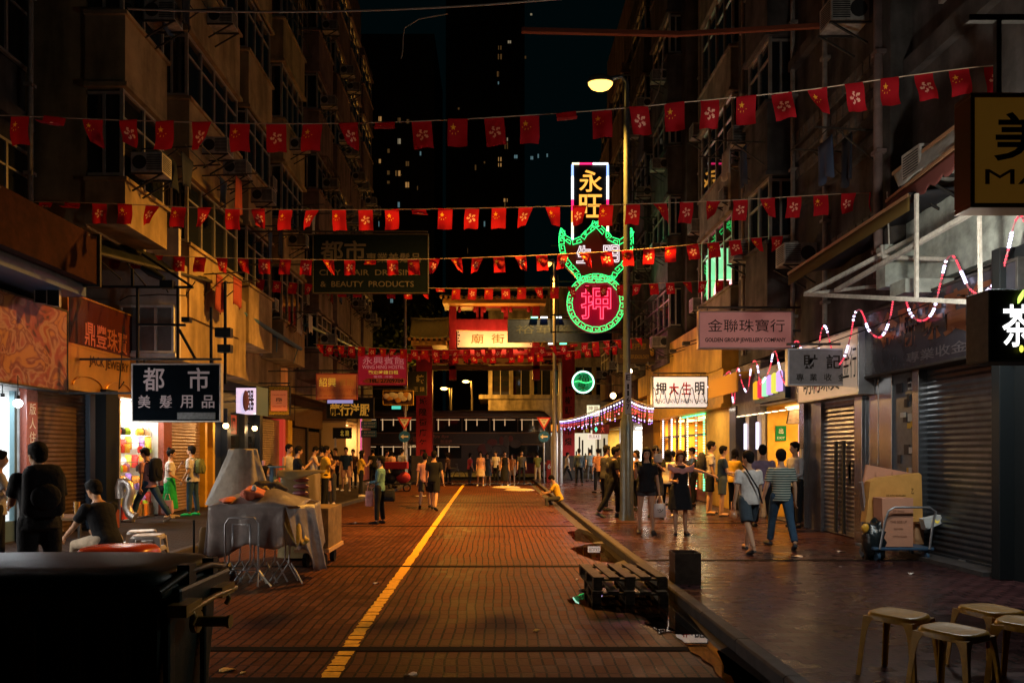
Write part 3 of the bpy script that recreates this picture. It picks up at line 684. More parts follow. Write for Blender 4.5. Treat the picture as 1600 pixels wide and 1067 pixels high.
mb = MB(); mb.box(XR-.28, 14.6, 2.78, XR+.1, 17.1, 3.62); mb.box(XR-.1, 17.1, 2.62, XR+.1, 19.2, 3.9); mb.build('fascia', mat('grey_fascia', (.22, .2, .18), .5, noise=.3, streak=.3), t)
mb = MB()
for k in range(9): mb.box(XR-.1-.02, 15.3+k*.42, 2.6, XR-.05, 15.5+k*.42, 2.62)
mb.build('downlight', glow('downlights', (1, .7, .4), 4), t)
t = thing('navy_doorway', 'dark doorway with two vertical light tubes left of the yellow passage', 'shop', (XR, 18, 0))
wallbox(t, XR+.1, 17.0, KERB, XR+.4, 18.7, 2.6, NAVY, 'door'); pillar(t, 1, XR, 17.02, 17.3, 2.6, mat('grey_stone', (.3, .28, .27), .4, noise=.2), .1); pillar(t, 1, XR, 17.85, 18.1, 2.6, mat('grey_stone', (.3, .28, .27)), .1)
pillar(t, 1, XR, 18.7, 19.2, 2.9, TILE, .15, 'tiled_column')
for y in (17.15, 17.97): wallbox(t, XR-.13, y-.05, 1.75, XR-.17, y+.05, 2.4, glow('violet_tube', (.85, .8, 1), 2.2), 'light_tube')
sg = thing('candle_sign', 'lit sign with six coloured cartoon like candle bars on a grey fascia', 'sign', (XR-.36, 15.8, 2.85))
mb = MB(); mb.box(XR-.4, 14.9, 2.82, XR-.29, 16.65, 3.55); mb.build('panel', mat('teal_sign', (.01, .05, .06), .4), sg)
for k, c in enumerate([(1, .5, .02), (.9, .02, .08), (.45, 1, .6), (.75, .45, 1), (.9, .85, .1), (.8, .5, 1)]):
    mb = MB(); yy = 16.45-k*.27
    mb.tube([(XR-.42, yy, 2.9 + .015*k), (XR-.42, yy, 3.27+.02*k), (XR-.42, yy, 3.32+.02*k)], [.09, .09, .04], 10); mb.build('coloured_bar', glow('candle_%d' % k, c, 1.0), sg)
# gold / pawn shop
t = thing('gold_shop', 'bright yellow pawn shop front edged with green and white light strings', 'shop', (XR, 25, 0))
pillar(t, 1, XR, 19.25, 21.6, 3.0, YELW, .05); recess(t, 1, XR, 21.7, 27.3, 2.85, 2.2, YELW, YELW, YELW)
shoplight(t, XR+.6, 23, 2.8, .6, 1.6, WARM, 190, 6); shoplight(t, XR+.6, 26, 2.8, .6, 1.6, WARM, 190, 6)
pillar(t, 1, XR, 27.35, 28.6, 3.0, YELW, .1); wallbox(t, XR+.02, 21.7, KERB, XR+.06, 24.4, .5, RED_G, 'sill')
mb = MB(); mb.box(XR-.35, 19.25, 2.9, XR+.1, 28.8, 3.0); mb.box(XR-.3, 19.25, 3.0, XR+.1, 28.8, 3.95); mb.build('fascia', YELW, t)
mb = MB(); mb.box(XR-.7, 16.95, 3.55, XR-.1, 19.2, 3.6); mb.box(XR-.72, 16.95, 3.12, XR-.68, 19.2, 3.6); mb.build('awning', mat('yellow_awning', (.6, .33, .04), .6), t)
for k, (y, a, b) in enumerate([(21.75, (.15, 1, .35), (.15, 1, .35)), (22.6, (1, .2, .1), (.3, 1, .4)), (23.6, (1, .75, .4), (1, .9, .7)), (24.5, (.2, 1, .4), (.9, 1, .5)), (25.7, (.85, .9, 1), (1, 1, 1)), (27.0, (1, .8, .85), (.8, .8, 1))]):
    mb = MB(); 
    for i in range(30): mb.box(XR-.06, y-.03, .5+i*.08, XR-.1, y+.03, .55+i*.08, i % 2)
    mb.build('light_string', [glow('ledA%d' % k, a, 3), glow('ledB%d' % k, b, 3)], t)
mb = MB(); mb.box(XR-.06, 21.7, 2.82, XR-.1, 24.2, 2.87); mb.build('light_string', glow('ledgreen', (.1, 1, .3), 3), t)
mb = MB()
for y in (21.72, 22.9, 24.15, 25.3, 26.4, 27.25): mb.box(XR-.02, y, KERB, XR+.06, y+.07, 2.85)
mb.box(XR-.02, 21.7, 2.2, XR+.05, 27.3, 2.26); mb.build('mullions', mat('dark_bronze', (.09, .05, .02), .4, .5), t)
wallbox(t, XR-.32, 19.3, 3.96, XR+.3, 30.5, 5.5, mat('ochre_band', (.6, .36, .06), .6, noise=.3, scale=2, streak=.3), 'wall_band')
mb = MB()
for k in range(7): mb.bar((XR-.3, 20+k*1.5, 5.0), (XR-1.1, 20+k*1.5, 4.75), .025); mb.box(XR-1.2, 19.93+k*1.5, 4.68, XR-1.0, 20.07+k*1.5, 4.78)
mb.build('spotlight_arm', STEEL_DARK, t)
r = random.Random(8)
for k in range(5):
    y = 21.9 + k*1.1; mb = MB(); mb.box(XR+.05, y, KERB+.03, XR+.4, y+.9, 1.0); mb.box(XR+.05, y, 2.2, XR+.3, y+.9, 2.25)
    for i in range(5): mb.ell((XR+.2, y+.15+i*.16, 1.08+r.random()*.1), (.05, .05, .09), 8, 6)
    mb.build('display_case', [YELW, RED_G][k % 2], t)
t = thing('lit_shops', 'row of white lit shop fronts behind the crowd at the far right', 'shop', (XR, 35, 0))
wallbox(t, XR-.05, 28.65, KERB, XR+.4, 31.0, 3.9, mat('brown_panel', (.22, .12, .05), .5, noise=.3), 'wall')
recess(t, 1, XR, 31.1, 36.9, 2.9, 2.5, WHITE, WHITE); shoplight(t, XR+1, 32.6, 2.85, .5, 2, CW, 260, 9); shoplight(t, XR+1, 35.4, 2.85, .5, 2, CW, 260, 9)
wallbox(t, XR-.2, 31.0, 2.95, XR+.2, 40.9, 3.9, mat('orange_fascia', (.5, .2, .05), .5, noise=.2), 'fascia')
recess(t, 1, XR, 37.1, 40.7, 2.9, 2.5, WHITE, YELW); shoplight(t, XR+1, 38.8, 2.85, .5, 2, CW, 200, 9)
for k in range(12):
    mb = MB(); y = 31.4+k*.75; mb.box(XR+1.6, y, KERB+.03, XR+2.3, y+.5, r.uniform(.8, 2.3)); mb.build('shelf', r.choice([RED_G, NAVY, YELW, STEEL]), t)
mb = MB(); mb.grid(lambda u, v: Vector((XR-.2-1.3*v, 28.8+12*u, 3.35-.35*v+.03*math.sin(u*40))), 30, 3); mb.build('awning', mat('drab_awning', (.14, .08, .05), .7, noise=.3), t, solid=.03)

# ===== left side
t = thing('glazed_shop', 'white lit shop with ribbed glass and hanging bulbs at the far left edge', 'shop', (XL, 11, 0))
RIB = mat('ribbed_glass', (.55, .6, .6), .25, emis=(.8, .95, 1), es=.25)
recess(t, -1, XL, 3.6, 12.45, 2.75, 1.6, WHITE, WHITE); shoplight(t, XL-.5, 10.9, 2.7, .5, 2.0, COOL, 120, 8); shoplight(t, XL-.4, 6.6, 2.7, .5, 4.0, (1, .93, .86), 330, 8)  # nearer lamp lies out of view, added to light the covered stall's front
mb = MB()
for k in range(26): mb.cyl((XL-.1, 10.9+k*.036, .9), (XL-.1, 10.9+k*.036, 2.5), .018, 6)
mb.build('ribbed_panel', RIB, t)
mb = MB()
for y in (9.6, 10.85, 11.9, 12.35): mb.box(XL-.03, y, KERB, XL-.12, y+.06, 2.75)
mb.box(XL-.03, 3.6, .85, XL-.12, 12.45, .92); mb.box(XL-.03, 3.6, KERB, XL-.12, 12.45, .5); mb.build('door_frame', mat('teal_frame', (.1, .17, .19), .4, .5), t)
for k, (px, py) in enumerate([(4, 627), (28, 630)]):
    c = P(px, py, 11.6); h = thing('hanging_bulb', ['bare white bulb nearest the left edge of the photo', 'bare white bulb beside the red pillar of the glazed shop'][k], 'lamp', c, 'bulbs of the glazed shop')
    mb = MB(); mb.ell(c, .07, 12, 8); mb.build('bulb', glow('bulb_white', (.95, .98, 1), 12), h)
    mb = MB(); mb.cyl(c+VZ*.06, c+VZ*.13, .03, 8); mb.bar(c+VZ*.13, c+VZ*.45, .01); mb.build('socket', BLACK, h); light('POINT', c-VZ*.1, COOL, 25, .08, parent=h)
pillar(t, -1, XL, 12.48, 12.78, 2.85, RED_G, .1)
text('版人住宅', t, (XL+.115, 12.63, 2.2), (0,1,0), .2, .9, WHITE) if False else None
for k, ch in enumerate('版人住'): text(ch, t, (XL+.106, 12.63, 2.45-.25*k), (0,1,0), .17, .2, WHITE)
# floral banner
g = G('floral_banner'); tc = g.n('ShaderNodeTexCoord'); nz = g.n('ShaderNodeTexNoise'); nz.inputs['Scale'].default_value = 2.2; nz.inputs['Detail'].default_value = 2; nz.inputs['Distortion'].default_value = 1.5
cr = g.n('ShaderNodeValToRGB'); cr.color_ramp.interpolation = 'EASE'; e = cr.color_ramp.elements; e[0].position = .32; e[0].color = (.04, .012, .01, 1); e[1].position = .66; e[1].color = (.28, .13, .04, 1)
for p, c in ((.42, (.2, .05, .035, 1)), (.5, (.26, .15, .11, 1)), (.57, (.13, .035, .025, 1))): x = e.new(p); x.color = c
g.l(tc.outputs['Object'], nz.inputs['Vector']); g.l(nz.outputs['Fac'], cr.inputs[0]); g.l(cr.outputs[0], g.b.inputs['Base Color']); g.b.inputs['Roughness'].default_value = .35
t = thing('floral_banner', 'large peach and red floral banner over the white lit shop at the left edge', 'banner', (XL+.4, 11, 2.8))
board(t, (XL+.4, 3.4, 2.82), (0,1,0), VZ, 9.75, 1.45, g.m, STEEL_DARK, .03, .3)
# dark roof and loudspeakers above
t = thing('blue_canopy', 'dark blue sheet canopy above the floral banner', 'canopy', (XL+.8, 10, 4.4))
mb = MB(); mb.box(XL+.1, 7, 4.42, XL+1.1, 12.55, 4.5); mb.box(XL+1.04, 7, 4.5, XL+1.1, 12.55, 5.0); mb.build('sheet', mat('blue_sheet', (.05, .08, .14), .4, noise=.3), t)
for k, (a, b) in enumerate(((55, 73), (74, 91))):
    t = thing('display_panel', ['black panel with a thin pale frame hung left of its twin above the banner', 'right one of two black framed panels above the banner'][k], 'panel', P((a+b)/2, 475, 12.0), 'black framed panels')
    A, B = P(a, 472+4*k, 12.0), P(b, 436+4*k, 12.0); board(t, A, (1, .1, -.12), VZ, (B.x-A.x)/.99, .4, BLACK, FRAME, .014, .04)
# jewellery shop
GOLD = mat('gold_sheet', (.75, .38, .07), .28, .85, noise=.15, scale=1.5, bump=.02)
t = thing('jewellery_shop', 'closed shop with brown shutter and golden three dimensional fascia behind the seated men', 'shop', (XL, 14, 0))
shutter(t, -1, XL-.05, 12.8, 14.5, KERB+.02, 2.85, SHUT_B); pillar(t, -1, XL, 14.52, 14.82, 2.9, mat('blue_grey_stone', (.1, .12, .15), .35), .05)
pillar(t, -1, XL, 14.83, 15.15, 2.9, RED_G, .1); wallbox(t, XL+.11, 14.9, .5, XL+.14, 15.08, 2.0, YELW, 'notice')
board(t, (XL+.38, 13.25, 2.9), (0,1,0), VZ, 2.42, .78, GOLD, GOLD, .05, .35, [('JACK JEWELRY', .58, .72, .62, .3, mat('dark_gold_letters', (.1, .04, .01), .3, .8), .02)], 'fascia')
board(t, (XL+.36, 13.25, 3.7), (0,1,0), VZ, 2.42, .95, mat('maroon_glass', (.05, .012, .008), .15), GOLD, .03, .33, [('鼎豐珠寶', .55, .32, .66, .5, mat('copper_letters', (.6, .2, .12), .3, .7), .015)], 'upper_fascia')
mb = MB()
for k in range(2):
    c = Vector((XL+.395, 13.85+k*1.15, 2.95)); mb.tube([c + Vector((0, -.5*math.cos(a), .2*math.sin(a))) for a in [math.pi*i/12 for i in range(13)]], .014, 6)
mb.build('arched_trim', GOLD, t)
t = thing('dark_column', 'tall dark painted column between the jewellery shop and the bright goods shop', 'column', (XL, 15.5, 0))
wallbox(t, -8.02, 14.3, KERB, -7.8, 14.75, 2.95, BLACK, 'shaft'); wallbox(t, -8.04, 14.28, KERB, -7.78, 14.77, .5, RED_G, 'base')
t = thing('overhead_signbox', 'long rust brown sign box seen edge on high above the jewellery fascia', 'sign', (-7.2, 11.5, 4.6))
mb = MB(); mb.box(-7.15, 9.6, 4.62, -6.95, 12.45, 5.45); mb.build('panel', mat('rusty_panel', (.03, .009, .006), .9, noise=.4, streak=.3), t); mb = MB()
for y in (10, 12.2): mb.bar((-6.95, y, 5.4), (XL, y, 5.7), .05)
mb.box(-7.2, 12.45, 4.58, -6.9, 12.5, 5.5); mb.build('bracket', STEEL_DARK, t)
# bright goods shop
t = thing('goods_shop', 'brightly lit shop crammed with hanging goods behind the man with the black backpack', 'shop', (XL, 16.8, 0))
recess(t, -1, XL, 15.85, 17.6, 3.0, 1.5, WHITE, WHITE); shoplight(t, XL-.5, 16.7, 2.95, .9, 1.4, CW, 75, 9)
pillar(t, -1, XL, 17.62, 18.06, 3.1, RED_G, .12); wallbox(t, XL+.2, 15.8, 3.02, XL-.3, 20.9, 3.7, mat('dull_fascia', (.12, .08, .06), .6), 'fascia')
mb = MB()
for z in (.55, 1.0, 1.45, 1.9, 2.3): mb.bar((XL-.25, 15.9, z), (XL-.25, 17.55, z), .015); mb.bar((XL-1.35, 15.9, z), (XL-1.35, 17.55, z), .015)
for z in (.55, 1.0, 1.45, 1.9, 2.3): mb.bar((XL-.25, 17.52, z), (XL-1.35, 17.52, z), .015)
mb.build('wire_rack', STEEL, t)
r = random.Random(9); GC = [('orange', (.8, .3, .04)), ('yellow', (.8, .62, .1)), ('lime', (.35, .75, .06)), ('violet', (.4, .22, .65)), ('white', (.75, .75, .72)), ('black', (.03, .03, .035)), ('red', (.65, .06, .05)), ('teal', (.08, .35, .35)), ('brown', (.3, .15, .07))]
GM = {n: mat('packet_' + n, c, .35, noise=.3, scale=30) for n, c in GC}; PROTO = []
for k in range(4):
    mb = MB(); w, h = (.11, .2) if k % 2 else (.16, .16)
    mb.loft([[Vector((d*math.cos(a)*.03, w/2*math.cos(a+.78)*1.3, z*h)) for a in [i*math.pi/4 for i in range(8)]] for z, d in ((0, .3), (.15, 1), (.7, 1), (.92, .3))]); mb.box(-.002, -w/2, h*.92, .002, w/2, h*1.05)
    PROTO.append(mb)
cache = {}
for row, (xx, z) in enumerate([(x_, z_) for x_ in (XL-.22, XL-1.3) for z_ in (.35, .78, 1.22, 1.66, 2.08)]):
    for k in range(11 if row < 5 else 11):
        if row < 5 and k in (4, 5, 6): continue                         # the doorway
        cn, _ = r.choice(GC); pk = r.randrange(4); key = (cn, pk)
        if key not in cache: cache[key] = PROTO[pk].mesh('hanging_packet', GM[cn])
        o = bpy.data.objects.new('hanging_packet', cache[key]); COL.objects.link(o); o.location = (xx + r.uniform(0, .04), 15.97 + k*.155, z); o.rotation_euler = (0, 0, r.uniform(-.5, .5)); o.scale.x = 1.4
        tag(o, '%s packet hung among the goods of the bright shop' % cn, 'packet', 'packets hanging in the bright goods shop')
for k in range(28):
    cn, _ = r.choice(GC); pk = r.randrange(4); key = (cn, pk)
    if key not in cache: cache[key] = PROTO[pk].mesh('hanging_packet', GM[cn])
    o = bpy.data.objects.new('hanging_packet', cache[key]); COL.objects.link(o); o.location = (XL-.2-(k % 7)*.16, 17.45, .4+(k//7)*.45); o.rotation_euler = (0, 0, R(90)+r.uniform(-.3, .3)); o.scale = (1.4, 1.3, 1.5)
    tag(o, '%s packet hung among the goods of the bright shop' % cn, 'packet', 'packets hanging in the bright goods shop')
for k, (y, z, cn) in enumerate([(17.0, .14, 'orange'), (17.3, .14, 'brown'), (16.1, .14, 'red'), (16.2, .45, 'yellow')]):
    mb = MB(); mb.box(XL-.5, y, z, XL-.12, y+.28, z+.3); mb.box(XL-.5, y+.13, z+.3, XL-.12, y+.15, z+.303, 1); o = mb.build('goods_carton', [GM[cn], WHITE], None, bevel=.01)
    tag(o, '%s carton on the floor of the bright goods shop' % cn if k != 3 else 'yellow carton stacked on the red one in the bright shop', 'carton', 'cartons in the bright goods shop')
# duct: the curved silver exhaust hose in front
t = thing('exhaust_duct', 'curved silver ventilation duct standing left of the bright goods shop', 'duct', P(210, 800, 14.2))
pts = [P(x, y, 14.3) for x, y in ((188, 778), (187, 762), (190, 752), (196, 752), (202, 757), (204, 768), (200, 780), (198, 792), (203, 803), (211, 808))]
mb = MB(); mb.tube(pts, [.09]*9 + [.1], 12); mb.build('hose', mat('silver_foil', (.6, .55, .5), .3, .8, bump=.4, scale=50), t)
t = thing('shuttered_shop', 'closed tan shutter between red and yellow frames behind the three young people on the left', 'shop', (XL, 19, 0))
shutter(t, -1, XL-.05, 18.1, 20.15, KERB+.02, 3.0, SHUT_O); pillar(t, -1, XL, 20.18, 20.34, 3.1, YELW, .1, 'post'); pillar(t, -1, XL, 20.74, 20.9, 3.1, YELW, .1, 'post')
wallbox(t, XL-.1, 20.35, KERB, XL-.2, 20.73, 3.1, mat('lattice_door', (.3, .18, .1), .5, noise=.5, scale=30), 'door')
t = thing('blue_bar', 'dark blue bar front with two lanterns and a red poster beneath the purple white lightbox', 'shop', (XL, 23, 0))
wallbox(t, XL, 20.95, KERB, XL-.4, 25.0, 3.9, NAVY); pillar(t, -1, XL, 21.6, 21.9, 3.0, NAVY, .2); pillar(t, -1, XL, 23.1, 23.4, 3.0, NAVY, .2); pillar(t, -1, XL, 24.6, 24.9, 3.0, NAVY, .2)
for a, c in ((22.0, 23.0), (23.5, 24.5)): wallbox(t, XL+.02, a, .9, XL+.05, c, 2.2, GLASS, 'window')
for k, (px, py, d) in enumerate(((353, 665, 21.5), (398, 669, 24.0))):
    c = P(px, py, d); c.x = XL + .35; c.y = WL(px, c.x); c.z = ZZ(py, c.y)
    h = thing('wall_lantern', ['round glowing lantern at the left end of the blue bar', 'round glowing lantern at the right end of the blue bar'][k], 'lamp', c, 'lanterns on the blue bar')
    mb = MB(); mb.ell(c, .09, 12, 8); mb.build('globe', glow('lantern_globe', (1, .6, .25), 9), h); mb = MB(); mb.bar(c + VZ*.1, c + Vector((-.3, 0, .2)), .03); mb.cyl(c+VZ*.07, c+VZ*.12, .06, 10); mb.build('bracket', BLACK, h)
    light('POINT', c + Vector((.12, -.1, -.1)), WARM, 18, .06, parent=h)
board(t, (XL+.03, 21.95, 2.25), (0,1,0), VZ, .9, .6, glow('red_poster', (.9, .08, .03), .35), BLACK, .02, .04, [('龍鳳', .5, .5, .8, .8, INK, .02)], 'poster')
t = thing('shuttered_shop', 'closed brown shutter edged by a red light column under the orange flyer sign', 'shop', (XL, 26, 0))
shutter(t, -1, XL-.05, 25.1, 27.6, KERB+.02, 2.9, SHUT_O); pillar(t, -1, XL, 27.65, 27.95, 2.95, glow('red_light_column', (.9, .06, .03), .5), .1, 'light_column'); pillar(t, -1, XL, 28.3, 28.9, 3.0, YELW, .1, 'post')
wallbox(t, XL+.1, 25.0, 2.95, XL-.3, 29.2, 3.9, mat('brown_fascia', (.12, .07, .04), .6, noise=.3), 'fascia')
t = thing('shuttered_shop', 'pair of dull shutters behind the group in yellow shirts on the left pavement', 'shop', (XL, 31, 0))
shutter(t, -1, XL-.05, 29.3, 31.4, KERB+.02, 2.7, SHUT_B); shutter(t, -1, XL-.05, 31.6, 33.9, KERB+.02, 2.6, SHUT_B); pillar(t, -1, XL, 31.4, 31.6, 2.9, STEEL_DARK, .06, 'post')
wallbox(t, XL+.1, 29.3, 2.75, XL-.3, 34.0, 3.9, mat('brown_fascia', (.12, .07, .04)), 'fascia')
t = thing('lit_shops', 'cream and pink lit shop fronts at the far left beyond the shutters', 'shop', (XL, 37, 0))
recess(t, -1, XL+1.2, 34.2, 36.8, 3.1, 1.2, mat('cream_wall', (.6, .45, .28), .6), mat('cream_wall'), mat('cream_wall')); shoplight(t, XL+.6, 35.5, 3.0, .5, 1.6, WARM, 130, 6)
pillar(t, -1, XL+1.2, 36.9, 37.6, 3.9, mat('cream_wall'), .15); wallbox(t, XL+1.2, 37.7, KERB, XL, 40.9, 3.0, mat('pink_wall', (.45, .16, .18), .6, noise=.2)); wallbox(t, XL+1.25, 34.1, 3.2, XL, 40.9, 3.9, mat('brown_fascia'), 'fascia')
wallbox(t, XL+1.35, 36.95, 1.0, XL+1.36, 37.3, 3.6, glow('pink_neon_strip', (1, .1, .4), .8), 'light_strip')
# ---------------------------------------------------------------- street lamps
def street_lamp(label, x, y, zt, arm, px_tag=None, power=5200, r0=.14, r1=.07, es=60, tilt=0, m=STEEL):
    t = thing('street_lamp', label, 'street lamp', (x, y, KERB), 'sodium street lamps')
    mb = MB(); mb.tube([(x, y, KERB), (x, y, KERB+.25), (x, y, 2.35), (x, y, 2.6), (x, y, 5), (x, y, zt-.5), (x, y, zt+.15)], [r0+.05, r0+.02, r0+.01, r1+.02, r1+.01, r1, r1*.8], 16)
    mb.box(x-r0-.012, y-.07, 1.0, x-r0+.03, y+.07, 1.5); mb.build('pole', m, t)
    mb = MB(); mb.tube([(x, y, zt-.3), (x, y, zt+.2), (x+arm*.2, y-.02, zt+.33), (x+arm*.75, y-.05, zt+.25)], .045, 10); mb.build('arm', m, t)
    h = Vector((x+arm, y-.08, zt+.17)); mb = MB(); n = 16
    rings = [[h + Vector((math.cos(a)*rx, math.sin(a)*rx*.55, z)) for a in [2*math.pi*i/n for i in range(n)]] for rx, z in ((.30, -.02), (.30, .03), (.25, .1), (.14, .15), (.02, .17))]
    mb.loft(rings); mb.build('lamp_head', m, t)
    mb = MB(); mb.loft([[h + Vector((math.cos(a)*rx, math.sin(a)*rx*.55, z)) for a in [2*math.pi*i/n for i in range(n)]] for rx, z in ((.28, -.025), (.27, -.08), (.2, -.16), (.1, -.2), (.02, -.21))])
    mb.build('lens', glow('sodium_lens', (1, .5, .09), 4.5), t)
    light('SPOT', h + Vector((0, 0, -.3)), SODIUM, power, .12, (0, R(tilt), 0), spot=R(109), parent=t, name='sodium_light').data.spot_blend = .6
    if power > 1000: light('SPOT', h + Vector((0, 0, -.3)), SODIUM, power*1.15, .12, (0, R(4), 0), spot=R(78), parent=t, name='sodium_light').data.spot_blend = .8
    return t
lampA = street_lamp('tall street lamp with a glowing orange head on a steel pole among the right crowd', 3.06, 16.4, 10.0, -.62, tilt=28, power=LA, m=mat('pole_paint', (.12, .15, .16), .35, .5, noise=.3, scale=6))
c = P(708, 0, 1)
t = lampA
board(t, (2.985, 16.24, 2.55), (1,0,0), VZ, .15, .95, mat('number_plate', (.5, .5, .5), .5), None, 0, .01, [('E', .5, .88, .6, .13, INK, .02), ('1', .5, .66, .3, .13, INK, .02), ('1', .5, .5, .3, .13, INK, .02), ('6', .5, .34, .5, .13, INK, .02), ('7', .5, .18, .5, .13, INK, .02)], 'number_plate')
street_lamp('second street lamp farther up the street left of the green neon', 2.72, 32, 10.0, -.4, tilt=12, power=LB, es=30)
street_lamp('thin lit lamp pole rising behind the hair dressing sign beside the left gate roof', -4.75, 38, 12.4, .5, power=LC, es=25, tilt=-14)
t = thing('steel_post', 'bare grey steel post in front of the right gate pillar', 'post', (3.35, 36, KERB)); mb = MB(); mb.tube([(3.35, 36, KERB), (3.35, 36, 6.2)], [.13, .1], 12); mb.build('pole', STEEL, t)
for k, (px, py, d) in enumerate(((694, 607, 56), (728, 596, 58))):
    c = P(px, py, d); t = thing('street_lamp', ['small distant orange street lamp seen under the gate, lower left one', 'small distant orange street lamp seen under the gate, upper right one'][k], 'street lamp', (c.x, d, 0), 'sodium street lamps')
    mb = MB(); mb.tube([(c.x+.5, d, 0), (c.x+.5, d, c.z), (c.x, d, c.z+.1)], .1, 8); mb.build('pole', STEEL_DARK, t); mb = MB(); mb.ell(c, (.3, .2, .12)); mb.build('lens', glow('sodium_far', (1, .55, .15), 8), t); light('POINT', c - VZ*.3, SODIUM, 1500, .2, parent=t)
for k, (px, py, d, lb) in enumerate(((984, 580, 19, 'small bare orange bulb right behind the lamp pole'), (958, 618, 24, 'bright bare bulb over the icicle lights left of the lamp pole'))):
    c = P(px, py, d); t = thing('hanging_bulb', lb, 'lamp', c, 'bare orange bulbs by the lamp pole')
    mb = MB(); mb.ell(c, .1 if k else .07, 12, 8); mb.build('bulb', glow('bulb_orange', (1, .6, .25), 14), t); mb = MB(); mb.bar(c+VZ*.08, c+VZ*.5, .012); mb.cyl(c+VZ*.05, c+VZ*.14, .03, 8); mb.build('socket', BLACK, t)
    light('POINT', c-VZ*.12, (1, .55, .18), 230, .08, parent=t)

# ---------------------------------------------------------------- neon pawn sign
NG = glow('neon_green', (.03, 1, .2), 2.4); NW = glow('neon_white', (1, .82, .85), 1.5); NR = glow('neon_red', (1, .05, .1), 3.2); NO = glow('neon_orange', (1, .42, .06), 1.6)
D = 28.0; U = Vector((1, 0, 0))
def px2(x, y, d=D): v = P(x, y, d); return (v.x, v.z)
pts = [(926, 346), (936, 350), (944, 360), (950, 362), (957, 372), (968, 375), (976, 371), (986, 357), (989, 378), (986, 398), (978, 415), (966, 427), (955, 440)]
half = [px2(*p) for p in pts]; cxn = px2(931, 346)[0]
right = [(x, z) for x, z in half]; leftp = [(2*cxn - x, z) for x, z in half[::-1]]
outline = right + leftp
t = thing('neon_pawn_sign', 'green edged neon pawn sign shaped like a bat holding a coin, glowing red inside', 'neon sign', (cxn, D, 7))
mb = MB(); mb.poly([(x, D+.02, z) for x, z in outline][::1], (0, 1, 0), .25); mb.build('bat_panel', mat('maroon_panel', (.16, .02, .012), .3, emis=(.5, .03, .01), es=.035), t, fix=True)
cc = px2(931, 474); R1 = 45.5*D/F
mb = MB(); mb.cyl((cc[0], D+.0, cc[1]), (cc[0], D+.25, cc[1]), R1, 48); mb.build('coin_panel', mat('crimson_panel', (.3, .01, .03), .3, emis=(.75, .0, .06), es=.16), t)
def smooth_path(p, closed, step=.05):
    out = []; n = len(p); m = n if closed else n-1
    for i in range(m):
        a, b, c, d = (Vector(p[(i-1) % n] if closed or i else p[i]), Vector(p[i]), Vector(p[(i+1) % n]), Vector(p[(i+2) % n] if closed or i+2 < n else p[i+1]))
        k = max(1, int((c-b).length/step))
        for j in range(k):
            u = j/k; out.append(.5*((2*b) + (c-a)*u + (2*a-5*b+4*c-d)*u*u + (3*b-a-3*c+d)*u*u*u))
    if not closed: out.append(Vector(p[-1]))
    return out
def key_fret(path, y, width, period, r, mb, side=1):
    """greek key laid along a path; two tubes bound it and a hooked line runs between them"""
    L = [0]
    for a, b in zip(path, path[1:]): L.append(L[-1] + (b-a).length)
    T = L[-1]; n = max(1, round(T/period)); per = T/n; r = r*.72
    def at(s, o):
        s = min(max(s, 0), T-1e-4); i = 0
        while i < len(L)-2 and L[i+1] < s: i += 1
        a, b = path[i], path[i+1]; u = (s-L[i])/max(L[i+1]-L[i], 1e-6); p = a.lerp(b, u); t_ = (b-a).normalized(); nn = Vector((-t_.y, t_.x))*side
        return Vector((p.x + nn.x*o, y, p.y + nn.y*o))
    for k in range(n):
        s0 = k*per; hook = [(0, 0), (0, 1), (.82, 1), (.82, .36), (.42, .36), (.42, .66)]
        mb.tube([at(s0 + a*per, b*width) for a, b in hook], r, 6)
        mb.tube([at(s0 + a*per, b*width) for a, b in [(.12, 0), (.98, 0)]], r, 6)
path = smooth_path([Vector(p) for p in outline], False)
low = [i for i, p in enumerate(path) if p.y > cc[1] + R1*.78]
path = path[low[0]:low[-1]+1]
mb = MB(); key_fret(path, D-.06, .2, .34, .021, mb, side=-1); mb.build('neon_border', NG, t)
circ = [Vector((cc[0] + R1*math.cos(a), cc[1] + R1*math.sin(a))) for a in [2*math.pi*i/120 for i in range(121)]]
mb = MB(); key_fret(circ, D-.08, .2, .33, .021, mb, side=1); mb.build('neon_border', NG, t)
def neon_char(ch, px, py, w, h, m, tube, fill, d=D, bold=.012):
    c = P(px, py, d-.08); s = d/F
    text(ch, t, c, U, w*s, h*s, fill, bold=bold); text(ch, t, c - Vector((0, .03, 0)), U, w*s, h*s, m, bold=bold, tube=tube, name='neon_tubing')
neon_char('生', 912, 398, 24, 28, NW, .02, mat('neon_back_grey', (.2, .15, .14), .4)); neon_char('明', 955, 397, 25, 28, NW, .02, mat('neon_back_grey'))
neon_char('押', 931, 473, 47, 52, NR, .013, glow('neon_back_red', (.9, .0, .04), .7), bold=.008)
light('AREA', (cc[0], D-.6, cc[1]+1), (.3, 1, .45), 45, 2, rot=(R(90), 0, R(180)), parent=t, name='neon_glow'); light('AREA', (cc[0], D-.7, cc[1]), (1, .1, .25), 110, 1.5, rot=(R(70), 0, R(180)), parent=t, name='neon_glow')
